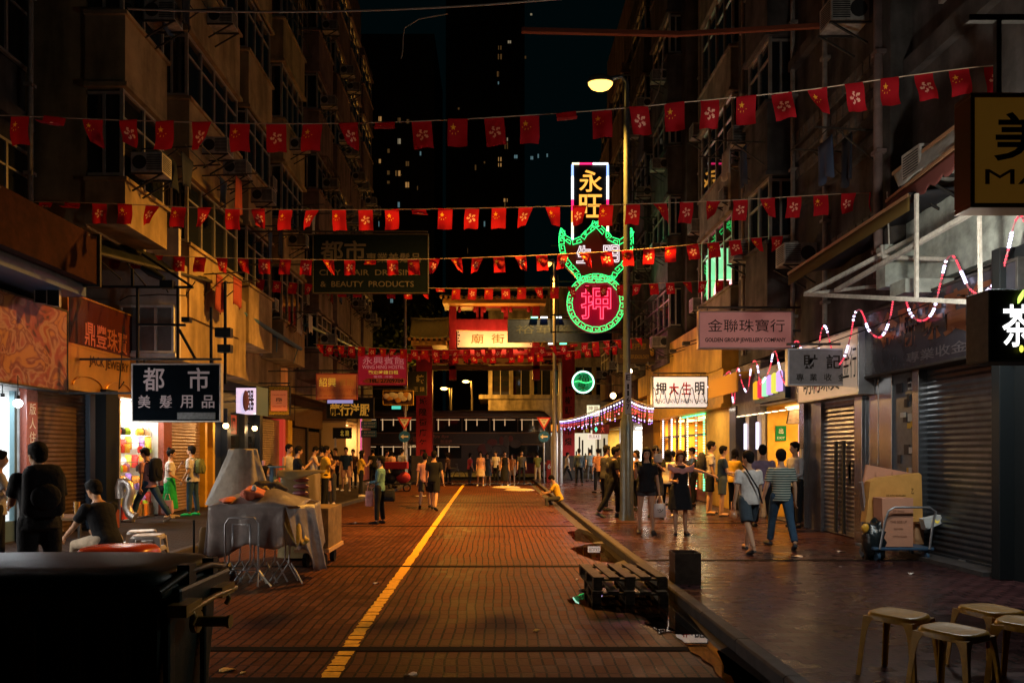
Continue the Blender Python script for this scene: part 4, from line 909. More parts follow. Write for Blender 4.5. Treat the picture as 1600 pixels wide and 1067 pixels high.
# vertical rainbow sign behind
t = thing('neon_name_sign', 'tall vertical sign with orange characters and rainbow edge tubes above the green neon', 'neon sign', P(924, 400, 30))
d = 30; a, b = P(897, 420, d), P(952, 256, d); mb = MB(); mb.box(a.x, d, a.z, b.x, d+.3, b.z); mb.build('panel', mat('night_panel', (.012, .012, .014), .4), t)
def rainbow(name, segs): mb_ = []; 
cols = [((.3, .45, 1), 2), ((1, 1, 1), 3), ((1, 1, 1), 3), ((.9, .02, .15), 2), ((1, .35, .05), 2), ((1, .85, .5), 2.5), ((.7, .8, 1), 3), ((.9, .02, .2), 2)]
RM = [glow('rainbow_%d' % k, c_, s_) for k, (c_, s_) in enumerate(cols)]
for px in (894.5, 949.5):
    mb = MB()
    for k in range(8):
        p, q = P(px, 258+18*k, d-.05), P(px, 258+18*(k+1), d-.05); mb.cyl(p, q, .05, 8, k)
    mb.build('rainbow_tube', RM, t)
mb = MB(); 
for k, (x0, x1) in enumerate(((894, 905), (905, 926), (926, 950))): mb.cyl(P(x0, 256, d-.05), P(x1, 256, d-.05), .04, 8, (5, 3, 2)[k])
mb.build('rainbow_tube', RM, t)
for ch, py, h in (('永', 283, 34), ('旺', 322, 36)): text(ch, t, P(923, py, d-.02), U, 36*d/F, h*d/F, NO, bold=.012)
# scaffold carrying the neon
t = thing('sign_scaffold', 'thin steel scaffold carrying the neon signs above the street', 'scaffold', (4.6, 29, 4))
mb = MB()
def hb(px, py0, py1, d, w=.05): mb.bar(P(px, py0, d), P(px, py1, d), w)
for px in (861, 872): hb(px, 430, 520, 28.4)
for px in (990, 1012, 1034): hb(px, 250, 540, 28.4)
for py in (384, 440, 492, 519): mb.bar(P(861, py, 28.4), Vector((XR, 28.4, P(0, py, 28.4).z)), .05)
for (x0, y0, x1, y1) in ((985, 545, 1075, 420), (985, 470, 1060, 540), (990, 300, 1034, 240), (985, 375, 1034, 470), (1010, 500, 1072, 458), (1000, 510, 1072, 510), (985, 330, 1035, 360)): mb.bar(P(x0, y0, 28.0), P(x1, y1, 27), .045)
for dd in (27, 28.4): 
    for py in (262, 300, 340, 400, 470): mb.bar(P(985, py, dd), Vector((XR, dd, P(0, py, dd).z)), .04)
mb.build('frame', STEEL_DARK, t)
t = thing('round_neon_sign', 'small round green neon emblem with a white rim near the right gate pillar', 'neon sign', P(911, 597, 33)); c = P(911, 597, 33); r_ = 16.5*33/F
mb = MB(); mb.cyl(c, c + Vector((0, .12, 0)), r_, 32); mb.build('disc', mat('green_disc', (.0, .12, .05), .4, emis=(0, .9, .3), es=.25), t)
mb = MB(); mb.tube([c + Vector((math.cos(a)*r_, -.03, math.sin(a)*r_)) for a in [2*math.pi*i/32 for i in range(32)]], .035, 8, closed=True)
mb.build('rim_tube', glow('rim_green_white', (.5, 1, .75), 3), t)
for k, (ch, z) in enumerate((('福', .2), ('樂', -.2))): text(ch, t, c + Vector((0, -.03, z)), U, .55, .36, mat('disc_ink', (.0, .03, .015), .5), bold=.01)
mb = MB(); mb.tube([c + Vector((x/10-.4, -.04, .05*math.sin(x*.9))) for x in range(9)], .02, 6); mb.build('neon_wave', NG, t)
mb = MB(); mb.bar(c + Vector((0, .1, 0)), Vector((XR, 33.1, c.z-.2)), .05); mb.build('bracket', STEEL_DARK, t)
# ---------------------------------------------------------------- signs hung over the street
SLATE = mat('slate_sign', (.003, .006, .009), .9, noise=.2, spec=.04); GREYTX = mat('grey_letters', (.45, .36, .36), .6, emis=(1, .8, .8), es=.06); DIMTX = mat('dim_letters', (.055, .05, .055), .8)  # grey letters carry a faint glow in place of light from the shops
sign_px('hanging_sign', 'large dark hair dressing sign with grey English and Chinese lettering high over the left lane', 490, 367, 668, 457, 20, SLATE, STEEL_DARK,
  [('都市', .26, .72, .4, .36, DIMTX, .02), ('專業美髮品', .70, .60, .48, .17, DIMTX, .012), ('CITY  HAIR  DRESSING', .49, .345, .88, .1, DIMTX, .012), ('&  BEAUTY  PRODUCTS', .47, .145, .82, .1, DIMTX, .012)], hang=XU)
sign_px('hanging_sign', 'dark teal sign with two rows of pale characters over the bright goods shop', 208, 570, 343, 657, 13.5, SLATE, FRAME,
  [('都', .24, .74, .25, .42, GREYTX, .012), ('市', .76, .74, .25, .42, GREYTX, .012), ('美', .13, .34, .145, .23, GREYTX, .01), ('髮', .38, .34, .145, .23, GREYTX, .01), ('用', .62, .34, .145, .23, GREYTX, .01), ('品', .87, .34, .145, .23, GREYTX, .01)], hang=XL)
board(bpy.data.objects[[o.name for o in COL.objects if o.name.startswith('hanging_sign')][-1]], P(277, 655, 13.48), (1,0,0), VZ, .72, .13, mat('taped_strip', (.12, .13, .13), .4, noise=.5, scale=20), None, 0, .01, name='patch')
PINK = mat('pink_sign', (.6, .3, .28), .5, noise=.1, scale=2, emis=(1, .36, .3), es=.13)  # faint emission added to the face, standing in for light falling on it
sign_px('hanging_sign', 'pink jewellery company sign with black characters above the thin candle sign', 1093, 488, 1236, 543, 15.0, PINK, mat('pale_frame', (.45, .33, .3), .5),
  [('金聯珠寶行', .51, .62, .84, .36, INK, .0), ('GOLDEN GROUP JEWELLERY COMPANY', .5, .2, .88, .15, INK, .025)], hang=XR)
t = sign_px('hanging_sign', 'grey sign with four small and two large dark characters in front of the cream signboard', 1233, 547, 1332, 600, 12.6, mat('grey_sign', (.2, .19, .2), .5, noise=.2), STEEL,
  [('財', .33, .66, .23, .42, INK, .02), ('記', .7, .66, .23, .42, INK, .02), ('專', .17, .2, .12, .22, INK, .01), ('業', .38, .2, .12, .22, INK, .01), ('收', .61, .2, .12, .22, INK, .01), ('金', .83, .2, .12, .22, INK, .01)], hang=XR)
LITW = mat('lit_sign_white', (.7, .65, .6), .4, emis=(1, .86, .76), es=.75)
t = sign_px('hanging_sign', 'bright white lit pawn shop sign with red and black characters', 1021, 589, 1105, 636, 20.6, LITW, BLACK,
  [('押', .14, .62, .2, .42, INK, .02), ('大', .38, .6, .19, .4, REDL, .03), ('生', .61, .62, .18, .42, REDL, .02), ('明', .86, .62, .18, .44, INK, .02), ('MING  SANG  PAWN  SHOP', .5, .2, .94, .15, INK, .0)], hang=XR, th=.25)
light('AREA', (5.4, 20.3, 2.9), (1, .85, .7), 25, 1.4, sy=.2, parent=t, name='sign_glow')
sign_px('hanging_sign', 'dark brown foot massage sign with a yellow sole drawing behind the lamp pole', 966, 530, 1027, 567, 27, mat('umber_sign', (.06, .035, .015), .4), STEEL_DARK,
  [('足部按摩', .42, .7, .6, .3, mat('mustard_letters', (.3, .2, .04), .5), .01), ('FOOT REFLEXOLOGY', .42, .26, .74, .16, mat('mustard_letters'), .02)], hang=XR)
t = thing('sole_emblem', 'yellow foot sole shape fixed on the dark foot massage sign', 'emblem', P(1019, 545, 26.9)); mb = MB(); c = P(1019, 541, 26.93)
mb.ell(c, (.11, .02, .17)); mb.ell(c - VZ*.26, (.08, .02, .12)); mb.ell(c + Vector((-.02, 0, -.12)), (.07, .02, .14)); mb.build('sole', mat('sole_yellow', (.7, .45, .06), .5), t)
RS = mat('crimson_sign', (.42, .03, .06), .45, noise=.15, scale=2, emis=(1, .03, .06), es=.12); PKT = mat('rose_letters', (.6, .3, .28), .5, emis=(1, .35, .35), es=.22); YT = mat('yellow_letters', (.8, .6, .1), .5, emis=(1, .7, .08), es=.25)  # faint glow put into the rose and yellow letters, which are no lamps
sign_px('hanging_sign', 'crimson hostel sign with a telephone number in an arrow, left of the gate', 560, 555, 635, 601, 27, RS, mat('red_frame', (.3, .04, .04), .4),
  [('永興賓館', .52, .82, .86, .26, PKT, .0), ('WING HING HOSTEL', .52, .60, .88, .12, PKT, .01), ('歡迎時鐘日租', .52, .42, .62, .13, YT, .015), ('電視  冷氣', .52, .27, .4, .09, PKT, 0), ('◄', .13, .12, .1, .17, mat('orange_arrow', (.8, .2, .1), .5), 0)], hang=XL)
board(bpy.data.objects[[o.name for o in COL.objects if o.name.startswith('hanging_sign')][-1]], P(573, 599, 26.98), (1,0,0), VZ, 60*27/F, 8*27/F, mat('orange_arrow'), None, 0, .008, [('TEL: 27709709', .5, .5, .9, .75, INK, .02)], 'arrow')
OR_ = mat('orange_sign', (.5, .2, .1), .5, noise=.15, scale=2)
sign_px('hanging_sign', 'dull orange hostel sign with gold characters left of the crimson one', 495, 585, 557, 623, 24, OR_, mat('red_frame'),
  [('紹興', .27, .68, .42, .36, YT, .0), ('賓館', .75, .68, .38, .3, mat('faint_gold', (.5, .3, .1), .5), 0), ('SIU HING HOSTEL', .52, .36, .9, .14, mat('faint_red', (.4, .12, .08), .5), .01), ('●●●●●●●●', .5, .12, .9, .05, mat('faint_red'), 0)], hang=XL)
t = sign_px('hanging_sign', 'black tailor sign with gold characters under the dull orange hostel sign', 511, 622, 583, 653, 28, BLACK, STEEL_DARK,
  [('龍行洋服', .5, .42, .86, .62, mat('gold_letters', (.8, .5, .06), .4, emis=(1, .5, .05), es=.2), .03)], hang=XL)
board(t, P(511.5, 630, 27.97), (1,0,0), VZ, 40*28/F, 7*28/F, glow('violet_cloud', (.6, .5, .95), .5), None, 0, .01, name='cloud_strip')
PO = sign_px('poster_board', 'framed poster of dining people below the crimson hostel sign', 599, 611, 645, 632, 34, mat('poster_dark', (.08, .04, .02), .5), YELW, hang=XL)
r = random.Random(3); mb = MB()
for k in range(9): c = P(604+k*4.4, 621+r.uniform(-4, 5), 33.96); mb.ell(c, (.11+.1*r.random(), .012, .1+.1*r.random()), 10, 6, k % 3)
mb.build('printed_figures', [mat('poster_cream', (.6, .5, .38), .5), mat('poster_orange', (.5, .25, .08), .5), mat('poster_white', (.6, .58, .5), .5)], PO)
sign_px('hanging_sign', 'dark watch shop sign with faded gold characters on the left gate pillar', 638, 581, 666, 617, 36, mat('olive_black', (.03, .03, .018), .5), STEEL_DARK, [('錶', .65, .68, .45, .38, mat('faded_gold', (.4, .32, .12), .5), .02), ('王 錶', .6, .25, .6, .2, mat('faded_gold'), 0)])
sign_px('direction_sign', 'small black sign with gold lettering on a thin post behind the standing group', 521, 669, 548, 684, 30, BLACK, STEEL_DARK, [('北 廟', .65, .5, .5, .6, YT, 0)])
mb = MB(); mb.bar(P(524, 684, 30), Vector((P(524, 0, 30).x, 30, KERB)), .06); o = tag(mb.build('sign_post', STEEL), 'thin grey post holding the small black direction sign', 'post')
BLUE = mat('street_sign_blue', (.02, .09, .2), .4)
for k, (y0, y1) in enumerate(((658, 669), (672, 683))):
    sign_px('street_name_sign', ['upper blue street name plate with white lettering', 'lower blue street name plate with white lettering'][k], 564, y0, 588, y1, 33, BLUE, None, [('← 廟街 TEMPLE ST', .5, .7, .85, .3, WHITE, 0), ('上海街 SHANGHAI ST', .5, .27, .85, .26, WHITE, 0)], th=.03, group='blue street name plates')
t = sign_px('hanging_sign', 'wide dark blue banner board with faint characters right of the gate', 794, 499, 955, 534, 33, mat('blue_board', (.006, .012, .05), .8, noise=.4, spec=.05), BLACK, [('裕華藥行', .45, .55, .75, .4, mat('faint_blue', (.012, .02, .05), .8), 0)])
for px, py in ((835, 496), (850, 496), (872, 496), (862, 537), (880, 537)):
    mb = MB(); c = P(px, py, 32.9); mb.box(c.x-.16, 32.85, c.z-.03, c.x+.16, 32.95, c.z+.03); mb.build('edge_light', glow('edge_' + ('g' if px in (835, 880) else 'w'), (.1, 1, .5) if px in (835, 880) else (.9, 1, .95), 2.5), t)
mb = MB(); c0 = P(955, 515, 33); mb.bar(c0, Vector((XR, 33, c0.z)), .06); mb.bar(P(955, 500, 33), Vector((XR, 33, P(0, 500, 33).z)), .05); mb.build('bracket', STEEL_DARK, t)
# lightbox and flyer signs on the left
PUR = mat('lightbox_violet', (.6, .55, .7), .4, emis=(.78, .68, 1), es=.8)
t = sign_px('lightbox_sign', 'glowing violet white lightbox with rounded emblem over the blue bar', 369, 606, 400, 645, 20.2, PUR, None, [('器', .72, .5, .38, .8, mat('violet_ink', (.06, .05, .09), .5), .02)], th=.9)
mb = MB(); c = P(384, 626, 20.17); mb.ell(c, (.09, .015, .3), 12, 8); mb.build('emblem', mat('mauve_ink', (.2, .1, .16), .5), t); mb = MB(); mb.bar(c + Vector((0, .4, .3)), Vector((XL, 20.6, c.z+.3)), .06); mb.build('bracket', BLACK, t)
board(t, Vector((P(400, 645, 20.2).x+.012, 20.2, P(0, 648, 20.2).z)), (0.05, 1, 0), VZ, .9, .82, mat('steel_blue_side', (.1, .16, .24), .4), None, 0, .01, name='side_panel')
FLY = mat('orange_flyer', (.75, .22, .08), .5, emis=(1, .25, .08), es=.18)
t = sign_px('hanging_sign', 'orange menu sign with a leafy yellow border beside the violet lightbox', 420, 604, 452, 648, 23, mat('leaf_border', (.45, .3, .03), .5, noise=.9, scale=25), STEEL_DARK, hang=XL)
board(t, P(423, 642, 22.97), (1,0,0), VZ, 26*23/F, 32*23/F, FLY, None, 0, .01, [('BTEN', .5, .55, .35, .16, INK, .03), ('ITALIAN FOOD', .5, .78, .8, .07, REDL, 0), ('SALON', .5, .4, .3, .06, INK, 0), ('OPEN DAILY 24H', .5, .22, .8, .06, REDL, 0)], 'menu_sheet')
t = sign_px('fascia_sign', 'plain orange fascia board with thin dark strokes above the orange menu sign', 399, 575, 446, 602, 25.5, mat('lit_orange_board', (.7, .25, .06), .5, emis=(1, .3, .06), es=.12), None, [('小 川 ↗', .5, .6, .6, .35, INK, 0)], th=.3)
# right corner yellow board and tea sign
YB = mat('amber_board', (.5, .27, .05), .4, noise=.12, scale=1.5, emis=(1, .45, .05), es=.035)
t = thing('hanging_sign', 'big amber signboard with black brush characters cut by the top right corner', 'sign', (5.5, 7, 4))
board(t, P(1522, 318, 7.0), (1,0,0), VZ, 1.9, 1.04, YB, mat('bronze_frame', (.12, .06, .02), .3, .7), .045, .22, [('美達', .43, .63, .66, .46, INK, .02), ('MASTER', .48, .25, .85, .145, mat('brown_letters', (.1, .04, .02), .5), 0)])
mb = MB(); c = P(1522, 322, 7.0); mb.bar(c + Vector((.3, .1, 1.1)), c + Vector((.3, .1, 1.9)), .05); mb.bar(c + Vector((1.3, .1, 1.1)), c + Vector((1.3, .1, 1.9)), .05); mb.bar(c + Vector((0, .1, 1.9)), Vector((XR+.2, 7.1, c.z+1.9)), .06); mb.build('bracket', STEEL_DARK, t)
t = thing('tube_light', 'white tube light glowing right below the amber signboard', 'lamp', P(1585, 326, 7.4)); c = P(1584, 325, 7.4)
mb = MB(); mb.box(c.x-.16, c.y-.03, c.z-.02, c.x+.5, c.y+.03, c.z+.02); mb.build('tube', glow('cool_tube', (.8, 1, 1), 9), t); light('AREA', c + Vector((.2, .0, -.06)), (.8, .95, 1), 70, .6, sy=.15, parent=t); light('POINT', c + Vector((-.45, .55, -.25)), (1, .93, .8), 190, .1, parent=t); mb = MB(); mb.bar(c+Vector((.2,0,.03)), c+Vector((.2,0,.16)), .02); mb.build('hanger', STEEL, t)  # warm point light added beside the tube to brighten the awning frame
TG = thing('tea_sign', 'black shop sign with a glowing white tea character and leaf at the right edge', 'sign', P(1575, 560, 6.9))
t = TG; board(t, P(1546, 562, 6.9), (1, .0, 0), VZ, .9, .66, BLACK, STEEL_DARK, .02, .3, [('茶', .30, .5, .33, .62, glow('tea_white', (1, 1, .96), 3), .012)])
mb = MB(); c = P(1591, 466, 6.87); mb.loft([[c + Vector((.05*k/6 + w*math.cos(a), .01*math.sin(a), .13*k/6-.05)) for a in [i*math.pi/3 for i in range(6)]] for k, w in enumerate((.004, .016, .024, .026, .02, .012, .002))]); mb.build('leaf', glow('leaf_green', (.65, 1, .15), 1.6), t)
mb = MB(); c = P(1596, 545, 6.87); mb.ell(c, (.02, .01, .035)); mb.build('leaf', glow('leaf_yellow', (.9, .9, .1), 1.4), t)
# ---------------------------------------------------------------- white awning frame, canopy sheet
WP = mat('white_steel_paint', (.5, .48, .43), .5, noise=.3, scale=20, streak=.3)
t = thing('steel_scaffold', 'bare white steel awning frame jutting over the pavement at the right', 'frame', (5.5, 10, 3.4))
mb = MB(); A = P(1258, 460, 11.8); B = P(1540, 473, 8.6); C_ = P(1352, 449, 12.0); E_ = P(1545, 432, 10.0)
mb.bar(A, B, .06); mb.bar(A, C_, .05); mb.bar(C_, E_, .05); mb.bar(A, P(1432, 370, 10.6), .06); mb.bar(P(1306, 454, 11.6), P(1528, 327, 8.8), .06)
mb.bar(P(1432, 303, 9.7), P(1432, 470, 9.7), .042); mb.bar(P(1530, 327, 8.7), P(1532, 473, 8.7), .036)
mb.tube([P(1378, 385, 10.6), P(1380, 402, 10.5), P(1540, 407, 9.9), P(1553, 402, 9.8), P(1555, 470, 9.7)], .035, 8)
mb.bar(P(1372, 468, 12), P(1376, 398, 11), .02); mb.bar(P(1386, 300, 11), P(1390, 400, 11), .015); mb.bar(P(1498, 290, 10.5), P(1497, 390, 10.5), .012)
mb.build('steel_bars', WP, t)
t = thing('canopy_sheet', 'dirty white canopy sheet with a scalloped maroon valance under the top right wall', 'canopy', (6, 9, 5))
mb = MB(); pa, pb, pc_, pd = P(1396, 272, 10.8), P(1516, 182, 8.9), P(1516, 214, 8.7), P(1404, 292, 10.5)
mb.grid(lambda u, v: (pa.lerp(pb, u)).lerp(pd.lerp(pc_, u), v) + Vector((0, 0, .03*math.sin(u*17)*math.sin(v*4))), 24, 6); mb.build('sheet', mat('dirty_canvas', (.55, .56, .53), .7, noise=.35, scale=6, trans=.35), t, solid=.01)
mb = MB(); pv = [P(1385, 318, 10.9), P(1516, 216, 8.7)]
mb.grid(lambda u, v: pv[0].lerp(pv[1], u) + Vector((0, .02*math.sin(u*60)*v, -v*(.2 + .07*abs(math.sin(u*22))))), 66, 5); mb.build('valance', mat('maroon_cloth', (.12, .04, .035), .8), t, solid=.008)
mb = MB(); mb.bar(pv[0] + VZ*.03, pv[1] + VZ*.03, .04); mb.bar(pa, pb, .05); mb.build('rail', mat('copper_rail', (.4, .22, .12), .4, .4), t)
t = thing('wall_panel', 'pale lit wall panel and vent box behind the awning frame', 'panel', (6.5, 9.5, 4.2)); mb = MB(); mb.box(XR+.02, 8.0, 4.22, XR+.14, 11.25, 5.35); mb.box(XR-.6, 10.2, 3.98, XR+.1, 10.6, 4.18); mb.box(XR-.45, 11.0, 4.25, XR+.1, 11.26, 4.9); mb.build('panel', mat('pale_green_wall', (.42, .47, .43), .7, noise=.4, scale=5, streak=.3), t)
t = thing('ledge_canopy', 'long dark ledge canopy with a pale rail stepping up the right facade', 'canopy', (6, 13, 5))
a, b = P(1232, 428, 13.6), P(1420, 305, 10.0); mb = MB(); mb.grid(lambda u, v: a.lerp(b, u) + Vector((v*.9, 0, .12*v - .02*math.sin(u*30))), 20, 3); mb.build('sheet', mat('black_canvas', (.03, .03, .035), .7), t, solid=.04)
mb = MB(); mb.bar(a, b, .045); mb.build('rail', mat('copper_rail'), t); mb = MB(); mb.grid(lambda u, v: a.lerp(b, u) + Vector((0, .015*math.sin(u*80), -v*.22)), 60, 2); mb.build('valance', mat('ochre_cloth', (.1, .065, .02), .8), t, solid=.008)
# blue awnings over the left pavement
for k, (p0, p1, dpt, lb) in enumerate((((300, 441, 17.0), (470, 545, 24.5), 1.3, 'long dark blue awning under the ochre bay windows on the left'), ((480, 508, 26), (590, 560, 39), 1.2, 'farther blue and grey awning above the hostel signs'), ((150, 395, 13.2), (330, 440, 17.0), .5, 'black narrow awning below the orange balcony'))):
    a, b = P(*p0), P(*p1); t = thing('awning', lb, 'awning', a, 'awnings along the left facades'); mb = MB()
    mb.grid(lambda u, v: a.lerp(b, u) + Vector((-v*dpt, 0, .42*v + .015*math.sin(u*50))), 40, 4); mb.build('sheet', mat('blue_awning', (.02, .06, .13), .45, noise=.3) if k < 2 else BLACK, t, solid=.02)
    mb = MB(); mb.tube([a, b], .07 if k < 2 else .04, 8)
    for i in range(5): q = a.lerp(b, i/4); mb.bar(q, q + Vector((-dpt, 0, .36)), .03); mb.bar(q + Vector((-.1, 0, 0)), Vector((max(q.x-dpt, XU-.02), q.y, q.z-.5)), .025)
    mb.build('rail', mat('rail_slate', (.06, .15, .22), .4, .3) if k < 2 else STEEL_DARK, t)
# junction boxes and cable tangles left
def cable(label, pts, r=.014, m=BLACK, sag=None):
    if sag:
        a, b = Vector(pts[0]), Vector(pts[1]); pts = [a.lerp(b, i/20) - VZ*sag*4*(i/20)*(1-i/20) for i in range(21)]
    mb = MB(); mb.tube(pts, r, 5); return tag(mb.build('cable', m), label, 'cable')
WIRE = mat('pale_wire', (.3, .25, .2), .6)
cable('long pale cable sagging across the very top of the photo', [P(200, 14, 9), P(900, -4, 9)], .014, WIRE, .1)
cable('dark cable loop below the small mezzanine window on the left', [P(x, y, 14.5) for x, y in ((187, 470), (200, 463), (250, 460), (290, 462), (305, 440))], .012)
cable('dark cable drooping beside the mezzanine window', [P(x, y, 14.4) for x, y in ((192, 510), (190, 560), (186, 608), (194, 596))], .012)
cable('cable hanging with a hook from the dark sky above the street', [P(x, y, 14) for x, y in ((700, 22), (655, 30), (632, 44), (630, 60), (629, 80), (627, 92))], .012, WIRE)
cable('thin cable dangling on the right beside the lit lamp', [P(x, y, 17) for x, y in ((1036, 75), (1034, 120), (1028, 145), (1020, 162))], .014, WIRE)
cable('dark cable crossing between the pink sign and the awning frame', [P(1170, 570, 15), P(1460, 470, 10)], .01, BLACK, .1)
t = thing('sign_gantry', 'black steel gantry with a floodlight under the third bunting at left', 'gantry', P(250, 448, 13.8)); mb = MB(); d = 13.8
for a, c in (((133, 448), (302, 449)), ((207, 420), (207, 448)), ((278, 448), (278, 560)), ((215, 448), (215, 570)), ((215, 507), (290, 508)), ((222, 397), (300, 448)), ((352, 440), (352, 600)), ((330, 480), (330, 600)), ((280, 515), (305, 560))): mb.bar(P(*a, d), P(*c, d), .045)
mb.build('frame', BLACK, t); mb = MB(); a, c = P(222, 418, 13.7), P(256, 436, 13.7); mb.tube([a, a.lerp(c, .4), c], [.05, .09, .05], 10); mb.build('floodlight', BLACK, t); mb = MB()
for q, w in (((262, 445), .25), ((350, 520), .3), ((352, 545), .25), ((292, 500), .15)): mb = MB(); mb.obox(P(*q, 13.75), (w, .15, w*.6)); mb.build('junction_box', BLACK, t)
# beam across the top
t = thing('overhead_beam', 'faint rusty beam reaching out from the right near the top edge', 'beam', P(1000, 52, 15)); mb = MB(); mb.bar(P(815, 48, 15), P(1060, 54, 15), .09); mb.bar(P(1060, 54, 15), P(1600, 22, 12), .08); mb.build('beam', mat('rust', (.2, .06, .03), .8), t)
# ---------------------------------------------------------------- the red gate
GR = mat('gate_red', (.42, .03, .04), .45, noise=.2, scale=3, streak=.2); GY = mat('gate_gold', (.7, .38, .07), .5, noise=.15); TL = mat('roof_tile', (.10, .085, .04), .4, noise=.3)
t = thing('street_gate', 'red Chinese gate with tiled roofs spanning the street at its far end', 'gate', (.1, 41, 0)); d = 41.0; s = d/F
def gx(px): return (px-CX)*s
def gz(py): return EYE-(py-CY)*s
for a, b_ in ((651, 676), (877, 897)):
    mb = MB(); mb.box(gx(a), d-.4, .9, gx(b_), d+.4, gz(520)); p = mb.build('pillar', GR, t, bevel=.04)
    m = MB(); m.box(gx(a)-.25, d-.65, 0, gx(b_)+.25, d+.65, 1.45); m.build('plinth', CONC, p, bevel=.05)
for k, ch in enumerate('城隍街廟年風俗'): text(ch, t, (gx(662), d-.42, gz(628+16*k)), U, .42, .42, INK, bold=.02)
for k, ch in enumerate('榕樹頭夜市燈'): text(ch, t, (gx(887), d-.42, gz(610+16*k)), U, .42, .42, INK, bold=.02)
for a, b_, y0, y1 in ((702, 713, 480, 594), (832, 843, 480, 594)): mb = MB(); mb.box(gx(a), d-.3, gz(y1), gx(b_), d+.3, gz(y0)); mb.build('hanging_post', GR, t, bevel=.02)
mb = MB(); mb.box(gx(713), d-.25, gz(517), gx(832), d+.25, gz(500)); mb.box(gx(645), d-.25, gz(562), gx(897), d+.25, gz(547)); mb.box(gx(713), d-.25, gz(481), gx(832), d+.25, gz(476))
for x in (744, 748, 787): mb.box(gx(x), d-.2, gz(500), gx(x+7), d+.2, gz(480))
for x in (718, 742, 757, 786, 798, 826): mb.ell((gx(x), d-.2, gz(485)), (.12, .12, .16), 8, 6)
mb.build('beam', GR, t)
def tiled_roof(x0, x1, ye, yt, depth=1.1):
    ze, zt = gz(ye), gz(yt); mb = MB()
    mb.grid(lambda u, v: Vector((x0+(x1-x0)*u, d-depth+depth*v, ze+(zt-ze)*v**1.3 + .035*abs(math.sin(u*math.pi*(x1-x0)/.28)) + .12*(2*u-1)**4)), int((x1-x0)/.07), 6)
    mb.grid(lambda u, v: Vector((x0+(x1-x0)*u, d+depth-depth*v, ze+(zt-ze)*v**1.3 + .12*(2*u-1)**4)), 20, 6)
    r_ = mb.build('roof', TL, t, solid=.05)
    m = MB(); m.tube([(x0-.05, d, zt+.05), ((x0+x1)/2, d, zt), (x1+.05, d, zt+.05)], .12, 8); m.build('ridge', TL, r_)
    m = MB(); m.box(x0+.1, d-depth+.05, ze-.32, x1-.1, d+depth-.05, ze-.06); m.build('eave_board', GY, r_)
    m = MB(); k = int((x1-x0)/.28)
    for i in range(k+1): m.cyl((x0+(x1-x0)*i/k, d-depth-.06, ze+.02), (x0+(x1-x0)*i/k, d-depth+.1, ze+.03), .09, 8)
    m.build('tile_end', mat('tile_end_gold', (.5, .26, .06), .45), r_)
tiled_roof(gx(691), gx(854), 471, 458); tiled_roof(gx(643), gx(702), 535, 500); tiled_roof(gx(843), gx(900), 535, 500)
mb = MB(); mb.box(gx(715), d-.16, gz(543), gx(831), d-.1, gz(518)); pn = mb.build('name_panel', mat('gate_panel_lit', (.7, .5, .3), .4, noise=.2, scale=2, emis=(1, .55, .22), es=.42), t)
text('廟  街', t, (gx(762), d-.17, gz(530)), U, 1.9, .55, mat('olive_letters', (.2, .14, .04), .5), bold=.01)
mb = MB()
for x in (716, 828):
    for k in range(5): mb.box(gx(x), d-.19, gz(521+4.6*k), gx(x+(3 if k % 2 else 1.5)), d-.165, gz(519+4.6*k))
mb.build('key_trim', INK, t)
mb = MB()
for a, b_ in ((667, 701), (714, 831), (844, 879)): mb.box(gx(a), d-.34, gz(571), gx(b_), d-.28, gz(561))
mb.build('painted_frieze', mat('frieze_cream', (.62, .38, .12), .5), t)
r = random.Random(6); mb = MB()
for k in range(70):
    x = r.choice([r.uniform(669, 699), r.uniform(717, 829), r.uniform(717, 829), r.uniform(847, 876)]); z = r.uniform(563, 570); mb.ell((gx(x), d-.345, gz(z)), (r.uniform(.03, .28), .006, r.uniform(.02, .09)), 7, 5, k % 2)
mb.build('painted_scene', [INK, mat('frieze_red', (.35, .06, .03), .5)], t)
mb = MB(); mb.box(gx(645), d-.3, gz(578), gx(897), d+.3, gz(572)); mb.build('lower_beam', mat('gate_brown', (.18, .09, .04), .6), t)
light('AREA', (gx(772), d-.9, gz(548)), (1, .5, .18), 110, 3.2, sy=.2, rot=(R(150), 0, 0), parent=t, name='panel_light')

